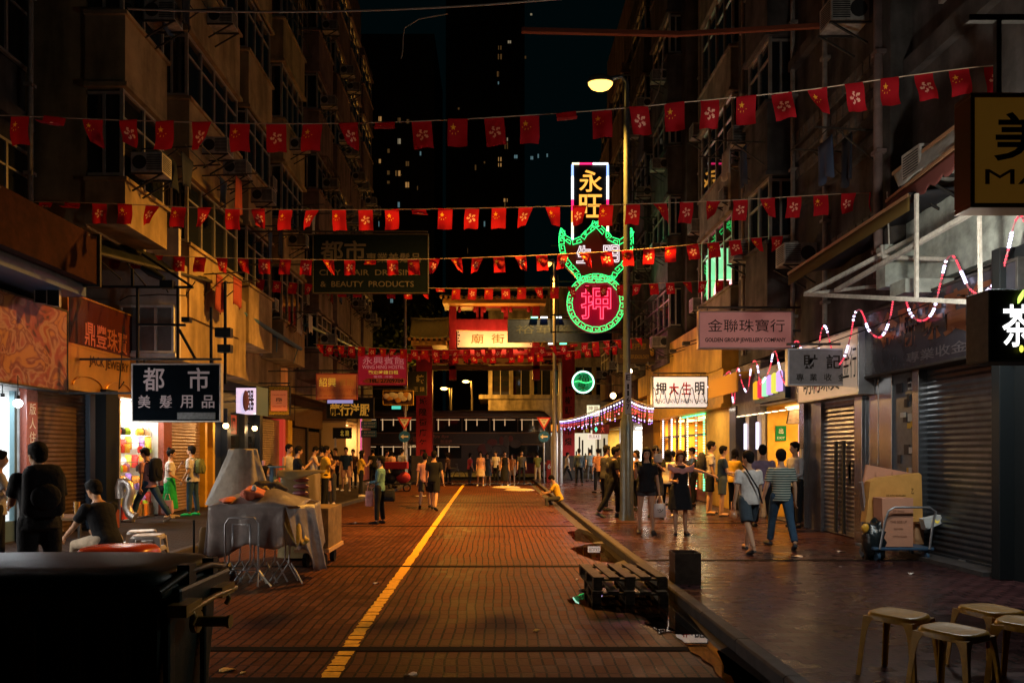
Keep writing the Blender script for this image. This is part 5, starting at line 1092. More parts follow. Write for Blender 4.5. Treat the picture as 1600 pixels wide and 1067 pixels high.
# ---------------------------------------------------------------- bunting
FR1 = mat('bunting_red', (.40, .012, .022), .8, trans=.4, noise=.12, scale=20, spec=.1); FYE = mat('flag_star', (.9, .5, .04), .8, trans=.4, spec=.1); FWH = mat('flag_flower', (.85, .5, .38), .8, trans=.4, spec=.1)
def star(cx, cz, r, a0=90): return [(cx + (r if i % 2 == 0 else r*.4)*math.cos(R(a0+36*i)), cz + (r if i % 2 == 0 else r*.4)*math.sin(R(a0+36*i))) for i in range(10)]
def flag_mb(w, h, kind, fold, seed):
    """cloth hung from its top edge (z=0), facing -Y; fold 0 flat, 1 blown to a point, 2 curled up"""
    r = random.Random(seed); ph = r.random()*6; am = r.uniform(.01, .03); sk = r.uniform(-.14, .14); side = r.choice((-1, 1)); f = r.uniform(.55, 1) if fold == 1 else (r.uniform(.1, .35) if fold == 0 else r.uniform(.2, .5))
    def M(u, v):                                    # u,v in 0..1, v downwards
        x = (u-.5)*w; z = -v*h; y = am*math.sin(u*6+ph)*v + .02*math.sin(v*5+ph)
        if fold == 1: e = max(0, (u-.5)*side*2+1)/2; x = x*(1-.0*v) - side*w*.5*f*v*e*1.5; y += -.16*f*v*e; z *= 1-.12*e*f*v
        elif fold == 2: z = -h*(.55*v**.8 if v < .5 else .32 + .12*(v-.5)) ; y -= h*.5*v*v
        x += sk*w*v
        return Vector((x, y, z))
    def inside(poly, x, y):
        c = False; n = len(poly)
        for i in range(n):
            (x1, y1), (x2, y2) = poly[i], poly[i-1]
            if (y1 > y) != (y2 > y) and x < (x2-x1)*(y-y1)/(y2-y1) + x1: c = not c
        return c
    polys = []; ar = w/h
    if kind == 0: polys = [star(-.22, .28, .17)] + [star(a, b, .055) for a, b in ((-.38, .1), (-.26, .0), (-.1, .0), (.03, .1))]
    else:
        for k in range(5):
            a = R(90+72*k+10); ca, sa = math.cos(a), math.sin(a)
            polys.append([(p*ca - q*sa, p*sa + q*ca) for p, q in [(.06, .0), (.12, .1), (.22, .135), (.31, .09), (.32, .0), (.24, -.035), (.2, .02), (.12, -.02)]])
    n = 34; vs = [M(i/n, j/n) for j in range(n+1) for i in range(n+1)]; mb = MB()
    for j in range(n):
        for i in range(n):
            x, y = (i+.5)/n - .5, (.5 - (j+.5)/n)/ar; mi = (1 if kind == 0 else 2) if any(inside(q, x, y) for q in polys) else 0
            mb.f.append([j*(n+1)+i, j*(n+1)+i+1, (j+1)*(n+1)+i+1, (j+1)*(n+1)+i]); mb.m.append(mi); mb.s.append(True)
    mb.v = [tuple(v) for v in vs]
    return mb
LIB = {}
def bunting(label, line, d0, d1, px0, px1, pitch, fw, fh, start=0, first=0, gaps=(), z_off=0):
    t = thing('bunting', label, 'bunting', P(px0, line[0][1], d0), 'strings of red flags across the street')
    def yy(px):
        if px <= line[0][0]: return line[0][1]
        for (xa, ya), (xb, yb) in zip(line, line[1:]):
            if px <= xb: u = (px-xa)/(xb-xa); return ya + (yb-ya)*u
        return line[-1][1]
    dd = lambda px: d0 + (d1-d0)*(px-px0)/(px1-px0)
    # smoothed heights
    def sm(px): return sum(yy(px+o) for o in (-60, -30, 0, 30, 60))/5
    mb = MB(); n = 60; mb.tube([P(px0+(px1-px0)*i/n, sm(px0+(px1-px0)*i/n), dd(px0+(px1-px0)*i/n)) for i in range(n+1)], .007, 5); mb.build('string', mat('string_cream', (.55, .42, .3), .7), t)
    px = start; k = first; r = random.Random(int(px0+pitch*7))
    while px < px1:
        if not any(a < px < b for a, b in gaps):
            f = r.choices((0, 1, 2), (6, 3.2, 1))[0]; v = r.randrange(4 if f == 0 else 5); key = (k % 2, f, v, fw)
            if key not in LIB: LIB[key] = flag_mb(fw, fh, k % 2, f, v*13+f*5+k % 2).mesh('flag', [FR1, FYE, FWH])
            o = bpy.data.objects.new('flag', LIB[key]); COL.objects.link(o); o.location = P(px, sm(px), dd(px)); o.location.z += .0
            sl = math.atan2(sm(px-15)-sm(px+15), 30); o.rotation_euler = (r.uniform(-.08, .1), -sl, r.uniform(-.2, .2)); adopt(o, t)
        px += pitch * dd(px0+(px1-px0)*.5)/dd(px) ; k += 1
    return t
bunting('nearest and largest string of red flags, right across the top of the street', [(20, 180), (150, 187), (400, 194), (560, 193), (700, 188), (800, 182), (950, 172), (1100, 157), (1250, 143), (1400, 121), (1560, 100)], 9, 9.4, -20, 1560, 56.5, .255, .36, 29)
bunting('second string of red flags just below the largest one', [(20, 315), (180, 318), (300, 325), (430, 328), (600, 328), (740, 326), (870, 323), (1000, 319), (1150, 313), (1340, 301)], 12.7, 12.5, 10, 1375, 41.8, .255, .35, 30)
bunting('third string of red flags crossing in front of the big hair dressing sign', [(165, 395), (300, 402), (420, 405), (560, 407), (680, 405), (800, 401), (950, 394), (1060, 385), (1230, 366)], 15.6, 15.4, 160, 1235, 33.4, .25, .33, 180)
bunting('fourth string of red flags passing behind the hair dressing sign, above the gate roof', [(340, 428), (400, 436), (480, 445), (670, 451), (850, 450), (960, 446), (1140, 437)], 21, 20.5, 335, 1150, 25.6, .25, .32, 357)
bunting('fifth string of red flags hanging low in front of the gate', [(495, 536), (560, 543), (680, 548), (800, 545), (900, 538), (1000, 526)], 24, 23, 490, 1000, 16.6, .235, .31, 500)
bunting('lowest string of red flags just behind the fifth one', [(500, 542), (590, 551), (720, 556), (850, 553), (930, 545), (1000, 536)], 28, 27, 500, 990, 14.6, .235, .29, 509, 1)

# ---------------------------------------------------------------- LED rope zigzag and icicle lights
t = thing('light_rope', 'wavy red and white light rope running from the right edge to the pawn sign', 'light rope', P(1600, 400, 8.4))
zz = [(1612, 372), (1600, 345), (1593, 338), (1584, 352), (1573, 400), (1562, 432), (1545, 452), (1531, 461), (1514, 450), (1502, 425), (1490, 401), (1479, 406), (1470, 440), (1458, 486), (1441, 501), (1424, 492), (1413, 462), (1405, 449), (1397, 462), (1391, 495), (1382, 520), (1371, 527), (1357, 515), (1350, 495), (1343, 484), (1335, 492), (1329, 525), (1318, 560), (1306, 570), (1298, 540), (1290, 511), (1283, 518), (1277, 560), (1268, 588), (1256, 570), (1250, 540), (1244, 533), (1238, 545), (1230, 597), (1222, 590), (1213, 553), (1208, 552), (1203, 575), (1196, 590), (1188, 600), (1184, 575), (1180, 564), (1174, 572), (1168, 611), (1160, 600), (1153, 575), (1149, 600), (1147, 632), (1143, 610), (1140, 581), (1125, 595), (1112, 597), (1106, 605)]
a3, b3 = P(1612, 400, 8.3), P(1106, 605, 19.5)
def on_line(px, py):
    dx, dy = b3.x-a3.x, b3.y-a3.y; k = (px-CX)/F; u = (k*a3.y - a3.x)/(dx - k*dy); return P(px, py, a3.y + dy*u)
rope = smooth_path([on_line(*p) for p in zz], False, .035)
mb = MB(); mb.tube(rope, .012, 6); mb.build('cord', mat('lit_cord', (.25, .12, .12), .3, emis=(.9, .12, .2), es=.22), t)
LEDW = glow('led_white', (.75, .7, 1), 3.2); LEDR = glow('led_red', (1, .05, .09), 2.2); LEDD = glow('led_dim', (.5, .3, .5), .25)
w_, r_ = MB(), MB(); dist = 0; q = rope[0]; step = .05; acc = 0
for a, b in zip(rope, rope[1:]):
    L = (b-a).length; dist += L; acc += L
    if acc < .034: continue
    acc = 0; ph = dist % .62
    if ph < .2: w_.ell(a, .022, 8, 6)
    elif ph < .5: r_.ell(a, .016, 6, 5)
w_.build('white_bulbs', LEDW, t); r_.build('red_bulbs', LEDR, t)
def icicles(label, p, q, n, sag, drop, seed, cat='light string'):
    t = thing('icicle_lights', label, cat, p); r = random.Random(seed); pts = [p.lerp(q, i/30) - VZ*sag*4*(i/30)*(1-i/30) for i in range(31)]
    mb = MB(); mb.tube(pts, .012, 5); w, rd, v = MB(), MB(), MB(); 
    
    for i in range(n):
        u = (i+.5)/n; c = p.lerp(q, u) - VZ*sag*4*u*(1-u); L = r.uniform(.5, 1)*drop; e = c - VZ*L + Vector((r.uniform(-.05, .05), 0, 0)); mb.tube([c, e], .006, 4)
        k = 0; z = 0
        while z < L:
            z += .085; s_ = c.lerp(e, min(z/L, 1)); m_ = k % 7
            if m_ in (2, 3): rd.ell(s_, .015, 6, 5)
            elif m_ in (1, 5): v.ell(s_, .014, 6, 5)
            elif m_ in (0, 4): w.ell(s_, .016 if m_ else .026, 6, 5)
            k += 1
    mb.build('cord', mat('clear_cord'), t); w.build('white_bulbs', LEDW, t); rd.build('red_bulbs', LEDR, t); v.build('violet_bulbs', glow('led_violet', (.5, .2, 1), 3), t)
icicles('dense violet and white icicle lights running from the lamp pole back to the grey post', P(977, 620, 16.6), P(874, 656, 36), 40, .12, .5, 4)
icicles('icicle lights between the lamp pole and the pawn shop sign', P(981, 620, 16.7), P(1022, 634, 20.3), 13, .05, .6, 5)
t = thing('light_wave', 'thin wave of dark light cord hung across the white pawn shop sign', 'light string', P(1021, 610, 20.2))
mb = MB(); mb.tube([P(1021 + 90*u/60, 618 - 13*math.cos(u*.63), 20.1) for u in range(61)], .014, 5); mb.build('cord', mat('slate_cord', (.12, .12, .2), .4), t)
light('AREA', P(925, 650, 24), (.75, .6, 1), 25, 2.5, sy=.5, rot=(0, 0, 0), name='icicle_glow', parent=bpy.data.objects['icicle_lights'])
icA = bpy.data.objects['icicle_lights']

# ---------------------------------------------------------------- distant bright fronts beyond the cross street
t = thing('corner_shops', 'white lit corner shops with red signs far behind the right gate pillar', 'shop', (8, 60, 0)); d = 59.0; s = d/F
for a, b_, y0, y1, m_ in ((806, 850, 640, 745, mat('corner_grey', (.35, .33, .32), .6)), (855, 885, 668, 745, glow('shop_white', (1, .9, .72), .75)), (897, 930, 672, 735, glow('shop_white2', (1, .85, .6), .9)), (932, 960, 660, 735, glow('shop_cream', (1, .8, .5), .6))):
    mb = MB(); A, B = P(a, y1, d), P(b_, y0, d); mb.box(A.x, d, max(A.z, 0), B.x, d+1.5, B.z); mb.build('shop_front', m_, t)
mb = MB()
for k in range(22): x = 856+k*4.8; A, B = P(x, 745, d), P(x+r.uniform(1, 2.6), r.uniform(680, 722), d); mb.box(A.x, d-.3, 0, B.x, d-.05, B.z)
mb.build('stacked_goods', mat('dark_goods', (.12, .07, .05), .6), t)
for s_, px, py, w, h, face, ink in (('鞋', 834, 664, 26, 16, WHITE, INK), ('華', 865, 669, 26, 14, mat('sign_red_dark', (.3, .01, .01), .5), glow('orange_char', (1, .3, .03), 1)), ('永', 905, 670, 14, 13, YELW, REDL), ('新', 918, 670, 10, 13, REDL, YT)):
    A = P(px-w/2, py+h/2, d-.4); board(t, A, (1,0,0), VZ, w*d/F, h*d/F, face, None, 0, .1, [(s_, .5, .5, .6, .8, ink, .03)], 'shop_sign')
mb = MB(); A, B = P(887, 700, 57), P(990, 640, 57); mb.box(A.x, 57, A.z, B.x, 57.4, B.z); 
t = thing('lit_signboard', 'small yellow white lit signboard hanging above the far right shops', 'sign', P(928, 650, 30)); board(t, P(917, 650, 30), (1,0,0), VZ, 20*30/F, 17*30/F, glow('sign_lemon', (1, .95, .6), 1.1), BLACK, .02, .1, [('神靈', .5, .72, .8, .4, REDL, 0), ('占卦算命', .5, .25, .85, .3, INK, 0)])
t = thing('lit_signboard', 'white signboard reading in capitals above the lit shop behind the crowd', 'sign', P(930, 680, 29)); board(t, P(919, 686, 29), (1,0,0), VZ, 20*29/F, 9*29/F, LITW, None, 0, .1, [('RULKE', .5, .5, .8, .6, INK, 0)])
t = thing('lit_signboard', 'small red and green lit signboard left of the lamp pole', 'sign', P(940, 672, 27)); board(t, P(926, 678, 27), (1,0,0), VZ, 26*27/F, 15*27/F, mat('sign_maroon', (.1, .01, .015), .5), None, 0, .1, [('◆', .2, .5, .2, .6, glow('sign_green', (.1, 1, .6), 1.2), 0), ('大', .6, .5, .2, .6, glow('sign_redglow', (1, .1, .05), .8), 0)])
for k, (px, py, w, lb) in enumerate(((662, 634, 14, 'small green lit sign at the left gate pillar'), (612, 636, 22, 'small teal lit sign behind the tailor sign'))):
    t = thing('far_neon', lb, 'sign', P(px, py, 58)); board(t, P(px, py+3, 58), (1,0,0), VZ, w*58/F, 5*58/F, glow('far_green%d' % k, ((.1, 1, .3), (.1, .8, .6))[k], .8), None, 0, .1)
# yield and arrow signs
def disc(c, r, n=24): return [c + Vector((r*math.cos(2*math.pi*i/n), 0, r*math.sin(2*math.pi*i/n))) for i in range(n)]
for k, (px, d, lb) in enumerate(((632, 36, 'give way triangle over a blue arrow disc at the left gate pillar'), (850, 37, 'give way triangle over a blue arrow disc at the right gate pillar'))):
    t = thing('traffic_sign', lb, 'traffic sign', (P(px, 0, d).x, d, 0), 'traffic signs by the gate'); x = P(px, 0, d).x; zt = ZZ(661, d); zb = ZZ(682, d)
    mb = MB(); mb.cyl((x, d+.06, 0), (x, d+.06, zt+.3), .045, 8); mb.build('post', STEEL, t)
    mb = MB(); tri = lambda r, y: [Vector((x + r*math.cos(R(a)), y, zt + .08 + r*math.sin(R(a)))) for a in (30, 150, 270)]
    mb.poly(tri(.44, d), (0, 1, 0), .03, 0); mb.poly(tri(.29, d-.006), (0, 1, 0), .004, 1); mb.build('triangle_plate', [mat('traffic_red', (.45, .02, .02), .4), mat('traffic_white', (.6, .58, .52), .4)], t, fix=True)
    text('GIVE WAY', t, (x, d-.012, zt+.17), U, .26, .06, INK, bold=.02); text('讓', t, (x, d-.012, zt+.03), U, .1, .1, INK)
    mb = MB(); mb.poly(disc(Vector((x, d, zb)), .29), (0, 1, 0), .03); mb.build('disc_plate', mat('traffic_blue', (.01, .09, .28), .4), t, fix=True)
    mb = MB(); q = [(-.2, 0), (-.05, .12), (-.05, .04), (.19, .04), (.19, -.04), (-.05, -.04), (-.05, -.12)]; mb.poly([(x+a, d-.01, zb+b) for a, b in q], (0, 1, 0), .006); mb.build('arrow', mat('traffic_white'), t, fix=True)

# ---------------------------------------------------------------- vehicles
t = thing('double_decker_bus', 'dark double decker bus with an advert band passing behind the gate', 'bus', (-2.5, 46.5, 0)); d = 46.0
x0, x1 = gx(585)*46/41, gx(832)*46/41
BUSB = mat('bus_body', (.09, .07, .07), .3, noise=.1); BGL = mat('bus_glass', (.02, .022, .025), .05)
mb = MB()
def bprof(x, k): return [(x, d, .35), (x, d, 4.2*k), (x, d+.15, 4.35*k), (x, d+2.3, 4.35*k), (x, d+2.45, 4.2*k), (x, d+2.45, .35)]
mb.loft([bprof(x0, 1), bprof(x1-.7, 1), bprof(x1-.3, .985), bprof(x1+.1, .9)], smooth=False)
body = mb.build('body', BUSB, t, bevel=.05)
for z0, z1, n, st in ((2.95, 3.85, 8, 0), (1.25, 2.1, 5, 0)):
    L = (x1-.3-x0)/8
    for k in range(n):
        w_ = MB(); w_.box(x0+.1+k*L, d-.02, z0, x0+.02+(k+1)*L, d+.05, z1); w_.build('window', BGL, t)
        g_ = MB()
        for q in range(2): g_.box(x0+.3+k*L+q*.7, d-.035, z0+.1+.3*q, x0+.36+k*L+q*.7, d-.022, z1-.05)
        g_.box(x0+.2+k*L, d-.035, z1-.13, x0-.1+(k+1)*L, d-.022, z1-.09); g_.build('cabin_light', glow('cabin_glow', (1, .6, .3), .55), t)
w_ = MB(); w_.box(x1-2.6, d-.02, .9, x1-.4, d+.05, 2.1); w_.build('cab_window', BGL, t)
w_ = MB(); w_.box(x0+.5, d-.03, 2.2, x1-.9, d+.01, 2.85); w_.build('advert_band', mat('bus_advert', (.09, .08, .085), .4, noise=.2), t)
TX = mat('bus_letters', (.5, .22, .2), .5); text('Bye Bye', t, (gx(714)*46/41, d-.045, 2.64), U, 1.05, .24, TX, shear=.2, bold=.01); text('無接觸', t, (gx(720)*46/41, d-.045, 2.33), U, .75, .25, TX, bold=.01); text('Dey 歡好', t, (gx(684)*46/41, d-.045, 2.45), U, 1.1, .45, TX, shear=.2, bold=.02)
mb = MB(); r = random.Random(1)
for k in range(8): mb.ell((gx(760+k*5)*46/41, d-.04, 2.0+r.uniform(-.3, .6)), (r.uniform(.15, .4), .008, r.uniform(.2, .4)), 10, 6, k % 2)
mb.build('advert_picture', [mat('advert_rose', (.3, .12, .12), .5), mat('advert_grey', (.2, .17, .17), .5)], t)
mb = MB(); mb.box(x0+.1, d-.03, 2.12, x1-.6, d, 2.18); mb.box(x0+.1, d-.03, 2.86, x1-.6, d, 2.92); mb.box(x0+.1, d-.03, 3.88, x1-.6, d, 3.93); mb.build('trim', mat('bus_trim', (.4, .25, .15), .4), t)
for x in (x0+2.2, x1-2.4): mb = MB(); mb.cyl((x, d-.03, .5), (x, d+.3, .5), .5, 20); wv = mb.build('wheel', mat('rubber', (.015, .015, .015), .8), t); m = MB(); m.cyl((x, d-.05, .5), (x, d-.03, .5), .26, 16); m.build('rim', STEEL, wv)
mb = MB(); mb.box(x1-.02, d+.2, 1.0, x1+.05, d+.5, 1.2); mb.build('headlight', glow('headlight', (1, .9, .7), 3), t)
mb = MB(); mb.bar((x1+.05, d-.05, 3.9), (x1+.12, d-.1, 1.2), .06); mb.build('pillar_trim', FRAME, t)
def car(label, x0, x1, d, col, face=1):
    t = thing('parked_car', label, 'car', ((x0+x1)/2, d, 0), 'cars behind the gate'); L = x1-x0; pr = [(0, .35), (0, .75), (.03, .85), (.2, .95), (.34, 1.38), (.44, 1.45), (.68, 1.45), (.82, 1.0), (.97, .92), (1, .7), (1, .35)]
    if face < 0: pr = [(1-a, b) for a, b in pr][::-1]
    mb = MB(); mb.loft([[(x0+a*L, d+o, b*k if b > .9 else b) for a, b in pr] for o, k in ((0, .97), (.12, 1), (1.55, 1), (1.68, .97))], smooth=False); mb.build('body', mat('car_' + label.split()[0], col, .2, noise=.05), t, bevel=.03, fix=True)
    win = [(.24, .97), (.35, 1.33), (.44, 1.38), (.5, 1.38), (.5, .97)]; win2 = [(.53, .97), (.53, 1.38), (.67, 1.38), (.78, .99)]
    for wv in (win, win2):
        mb = MB(); mb.poly([(x0+(a if face > 0 else 1-a)*L, d-.015, b) for a, b in wv], (0, 1, 0), .03); mb.build('window', BGL, t, fix=True)
    for a in (.18, .8): mb = MB(); x = x0+a*L; mb.cyl((x, d-.03, .32), (x, d+.2, .32), .32, 20); wh = mb.build('wheel', mat('rubber'), t); m = MB(); m.cyl((x, d-.045, .32), (x, d-.03, .32), .2, 12); m.build('rim', STEEL, wh)
    mb = MB(); mb.ell((x0+(.01 if face > 0 else .99)*L, d+.25, .7), (.06, .15, .09)); mb.build('headlight', glow('car_headlight', (1, .75, .45), 2.5), t)
    return t
car('maroon car standing behind the far women in front of the bus', P(765, 0, 43.4).x, P(873, 0, 43.4).x, 43.4, (.12, .015, .03), -1)
car('black van like car partly hidden by the right gate pillar', P(855, 0, 44).x, P(965, 0, 44).x, 44.2, (.05, .01, .015))
car('grey car behind the bicycles at the left gate pillar', P(572, 0, 43.6).x, P(668, 0, 43.6).x, 43.6, (.08, .08, .085))
def bicycle(label, x, y, rz=0, sc=1.0, col=(.05, .05, .06)):
    t = thing('bicycle', label, 'bicycle', (x, y, 0), 'bicycles by the left gate pillar', world=False, rz=rz); t.scale = (sc,)*3
    for a in (-.52, .52):
        mb = MB(); mb.tube([(a+.33*math.cos(q), 0, .34+.33*math.sin(q)) for q in [2*math.pi*i/24 for i in range(24)]], .02, 6, closed=True)
        for i in range(8): mb.bar((a, 0, .34), (a+.32*math.cos(i*.785), 0, .34+.32*math.sin(i*.785)), .006)
        mb.build('wheel', mat('rubber'), t)
    mb = MB()
    for p, q in (((-.52, 0, .34), (-.1, 0, .3)), ((-.1, 0, .3), (-.2, 0, .8)), ((-.2, 0, .78), (.38, 0, .8)), ((.38, 0, .8), (-.1, 0, .3)), ((.36, 0, .95), (.52, 0, .34)), ((-.52, 0, .34), (-.2, 0, .78)), ((.36, -.24, 1.0), (.36, .24, 1.0))): mb.cyl(p, q, .016, 6)
    mb.build('frame', mat('bike_paint', col, .3), t); mb = MB(); mb.ell((-.22, 0, .86), (.13, .07, .035)); mb.build('saddle', BLACK, t); return t
bicycle('bicycle with visible round wheel right of the walking couple', -2.35, 38.2, .3); bicycle('bicycle leaning left of the walking couple near the gate pillar', -5.0, 33.6, .2)
t = thing('hand_cart', 'low hand cart loaded with a red crate and black sacks left of the walking couple', 'cart', (-4.2, 30.5, 0)); c = Vector((-4.15, 30.5, 0))
mb = MB(); mb.box(c.x-.55, c.y-.3, .28, c.x+.55, c.y+.4, .34); mb.bar(c+Vector((-.5, 0, .3)), c+Vector((-.75, 0, 1.0)), .04); mb.build('platform', STEEL_DARK, t)
for x in (-.45, .45): mb = MB(); mb.tube([(c.x+x, c.y-.34, .16+0*q) + Vector((.0, 0, 0)) if False else (c.x+x+.15*math.cos(q), c.y-.34, .16+.15*math.sin(q)) for q in [2*math.pi*i/16 for i in range(16)]], .03, 6, closed=True); mb.build('wheel', mat('rubber'), t)
mb = MB(); mb.box(c.x-.5, c.y-.3, .95, c.x+.45, c.y+.3, 1.25); tag(mb.build('crate', mat('crate_red', (.35, .02, .03), .5), None, bevel=.02), 'red crate on top of the sacks on the far hand cart', 'crate')
for k, (x, z, rr) in enumerate(((-.3, .55, .3), (.25, .58, .32), (0, .8, .26))): mb = MB(); mb.ell((c.x+x, c.y, z), (rr, .3, rr*.8)); tag(mb.build('sack', [mat('sack_black', (.02, .02, .025), .5), mat('sack_red', (.4, .04, .05), .5), mat('sack_black')][k]), ['black lumpy sack at the left of the far hand cart', 'red sack at the right of the far hand cart', 'black sack between the other two under the red crate'][k], 'sack', 'sacks on the hand cart')
t = thing('traffic_bollard', 'short red post with a white number beside the right gate pillar', 'bollard', P(858, 755, 36)); mb = MB(); x = P(858, 0, 36).x; mb.box(x-.14, 35.9, 0, x+.14, 36.1, 1.25); mb.build('post', mat('bollard_red', (.3, .03, .02), .5), t, bevel=.03); text('6', t, (x, 35.89, .95), U, .16, .26, WHITE, bold=.02)
# ---------------------------------------------------------------- people
BAKE = []
def skin(k): return mat('skin_%d' % k, [(.50, .29, .18), (.42, .23, .14), (.58, .36, .25)][k], .5, noise=.08, scale=12)
HAIR = mat('black_hair', (.007, .006, .006), .75, bump=.6, scale=70, spec=.12); HAIRB = mat('brown_hair', (.07, .025, .014), .75, bump=.6, scale=70, spec=.15)
EYE_M = mat('eye_dark', (.02, .012, .01), .2); LIP = mat('lip', (.35, .1, .08), .5)
def cloth(name, col): return mat('cloth_' + name, col, .9, noise=.25, scale=9, bump=1.0, spec=.2)
def stripes():
    g = G('cloth_striped'); tc = g.n('ShaderNodeTexCoord'); sx = g.n('ShaderNodeSeparateXYZ'); g.l(tc.outputs['Object'], sx.inputs[0])
    f = g.math('GREATER_THAN', g.math('FRACT', g.math('DIVIDE', sx.outputs[2], .042)), .66); mx = g.n('ShaderNodeMix', data_type='RGBA'); mx.inputs[6].default_value = (.05, .085, .08, 1); mx.inputs[7].default_value = (.45, .47, .4, 1)
    g.l(f, mx.inputs[0]); g.l(mx.outputs[2], g.b.inputs['Base Color']); g.b.inputs['Roughness'].default_value = .85; return g.m
def checks():
    g = G('cloth_checked'); tc = g.n('ShaderNodeTexCoord'); c = g.n('ShaderNodeTexChecker'); c.inputs['Scale'].default_value = 22; c.inputs[1].default_value = (.5, .48, .45, 1); c.inputs[2].default_value = (.03, .03, .03, 1)
    g.l(tc.outputs['Object'], c.inputs['Vector']); g.l(c.outputs['Color'], g.b.inputs['Base Color']); return g.m
CS = {'black': (.012, .013, .016), 'white': (.62, .58, .55), 'navy': (.015, .035, .08), 'denim': (.035, .075, .13), 'grey': (.28, .27, .28), 'greyblue': (.09, .13, .16), 'yellow': (.68, .42, .04), 'green': (.02, .42, .10), 'pink': (.55, .27, .25), 'teal': (.09, .2, .24), 'purple': (.26, .2, .3), 'olive': (.16, .17, .05), 'beige': (.45, .36, .26), 'orange': (.65, .25, .07), 'redpink': (.5, .07, .1), 'brown': (.12, .06, .03), 'paleshirt': (.42, .42, .44), 'peach': (.6, .33, .22), 'charcoal': (.05, .05, .055), 'slate': (.05, .07, .09)}
def cm(n): return stripes_m if n == 'striped' else checks_m if n == 'checked' else cloth(n, CS[n])
stripes_m, checks_m = stripes(), checks()
def limb(mb, pts, rs, n=12, ends=True):
    mb.tube(pts, rs, n)
    if ends: mb.ell(pts[0], rs[0]*.99, 10, 8); mb.ell(pts[-1], rs[-1]*.99, 10, 8)
def bake_obj(mb, name, m, parent, vox, smooth=2, extra=None):
    o = mb.build(name, m, parent); r_ = o.modifiers.new('r', 'REMESH'); r_.mode = 'VOXEL'; r_.voxel_size = vox; r_.use_smooth_shade = True
    s_ = o.modifiers.new('s', 'SMOOTH'); s_.iterations = smooth; s_.factor = .6
    BAKE.append((o, extra)); return o
STAND = [(4, 4, 3), (-3, 3, 4)]; STRIDE = [(24, 6, 1), (-20, 12, 1)]; STRIDEL = [(-20, 14, 1), (24, 6, 1)]; WIDE = [(30, 12, 2), (-28, 8, 2)]
HANG = [(-4, 8, 12, 0), (2, 8, 14, 0)]; PH_R = [(6, 8, 12, 0), (22, 6, 108, 25)]; PH2 = [(30, 4, 95, 30), (30, 4, 100, 30)]
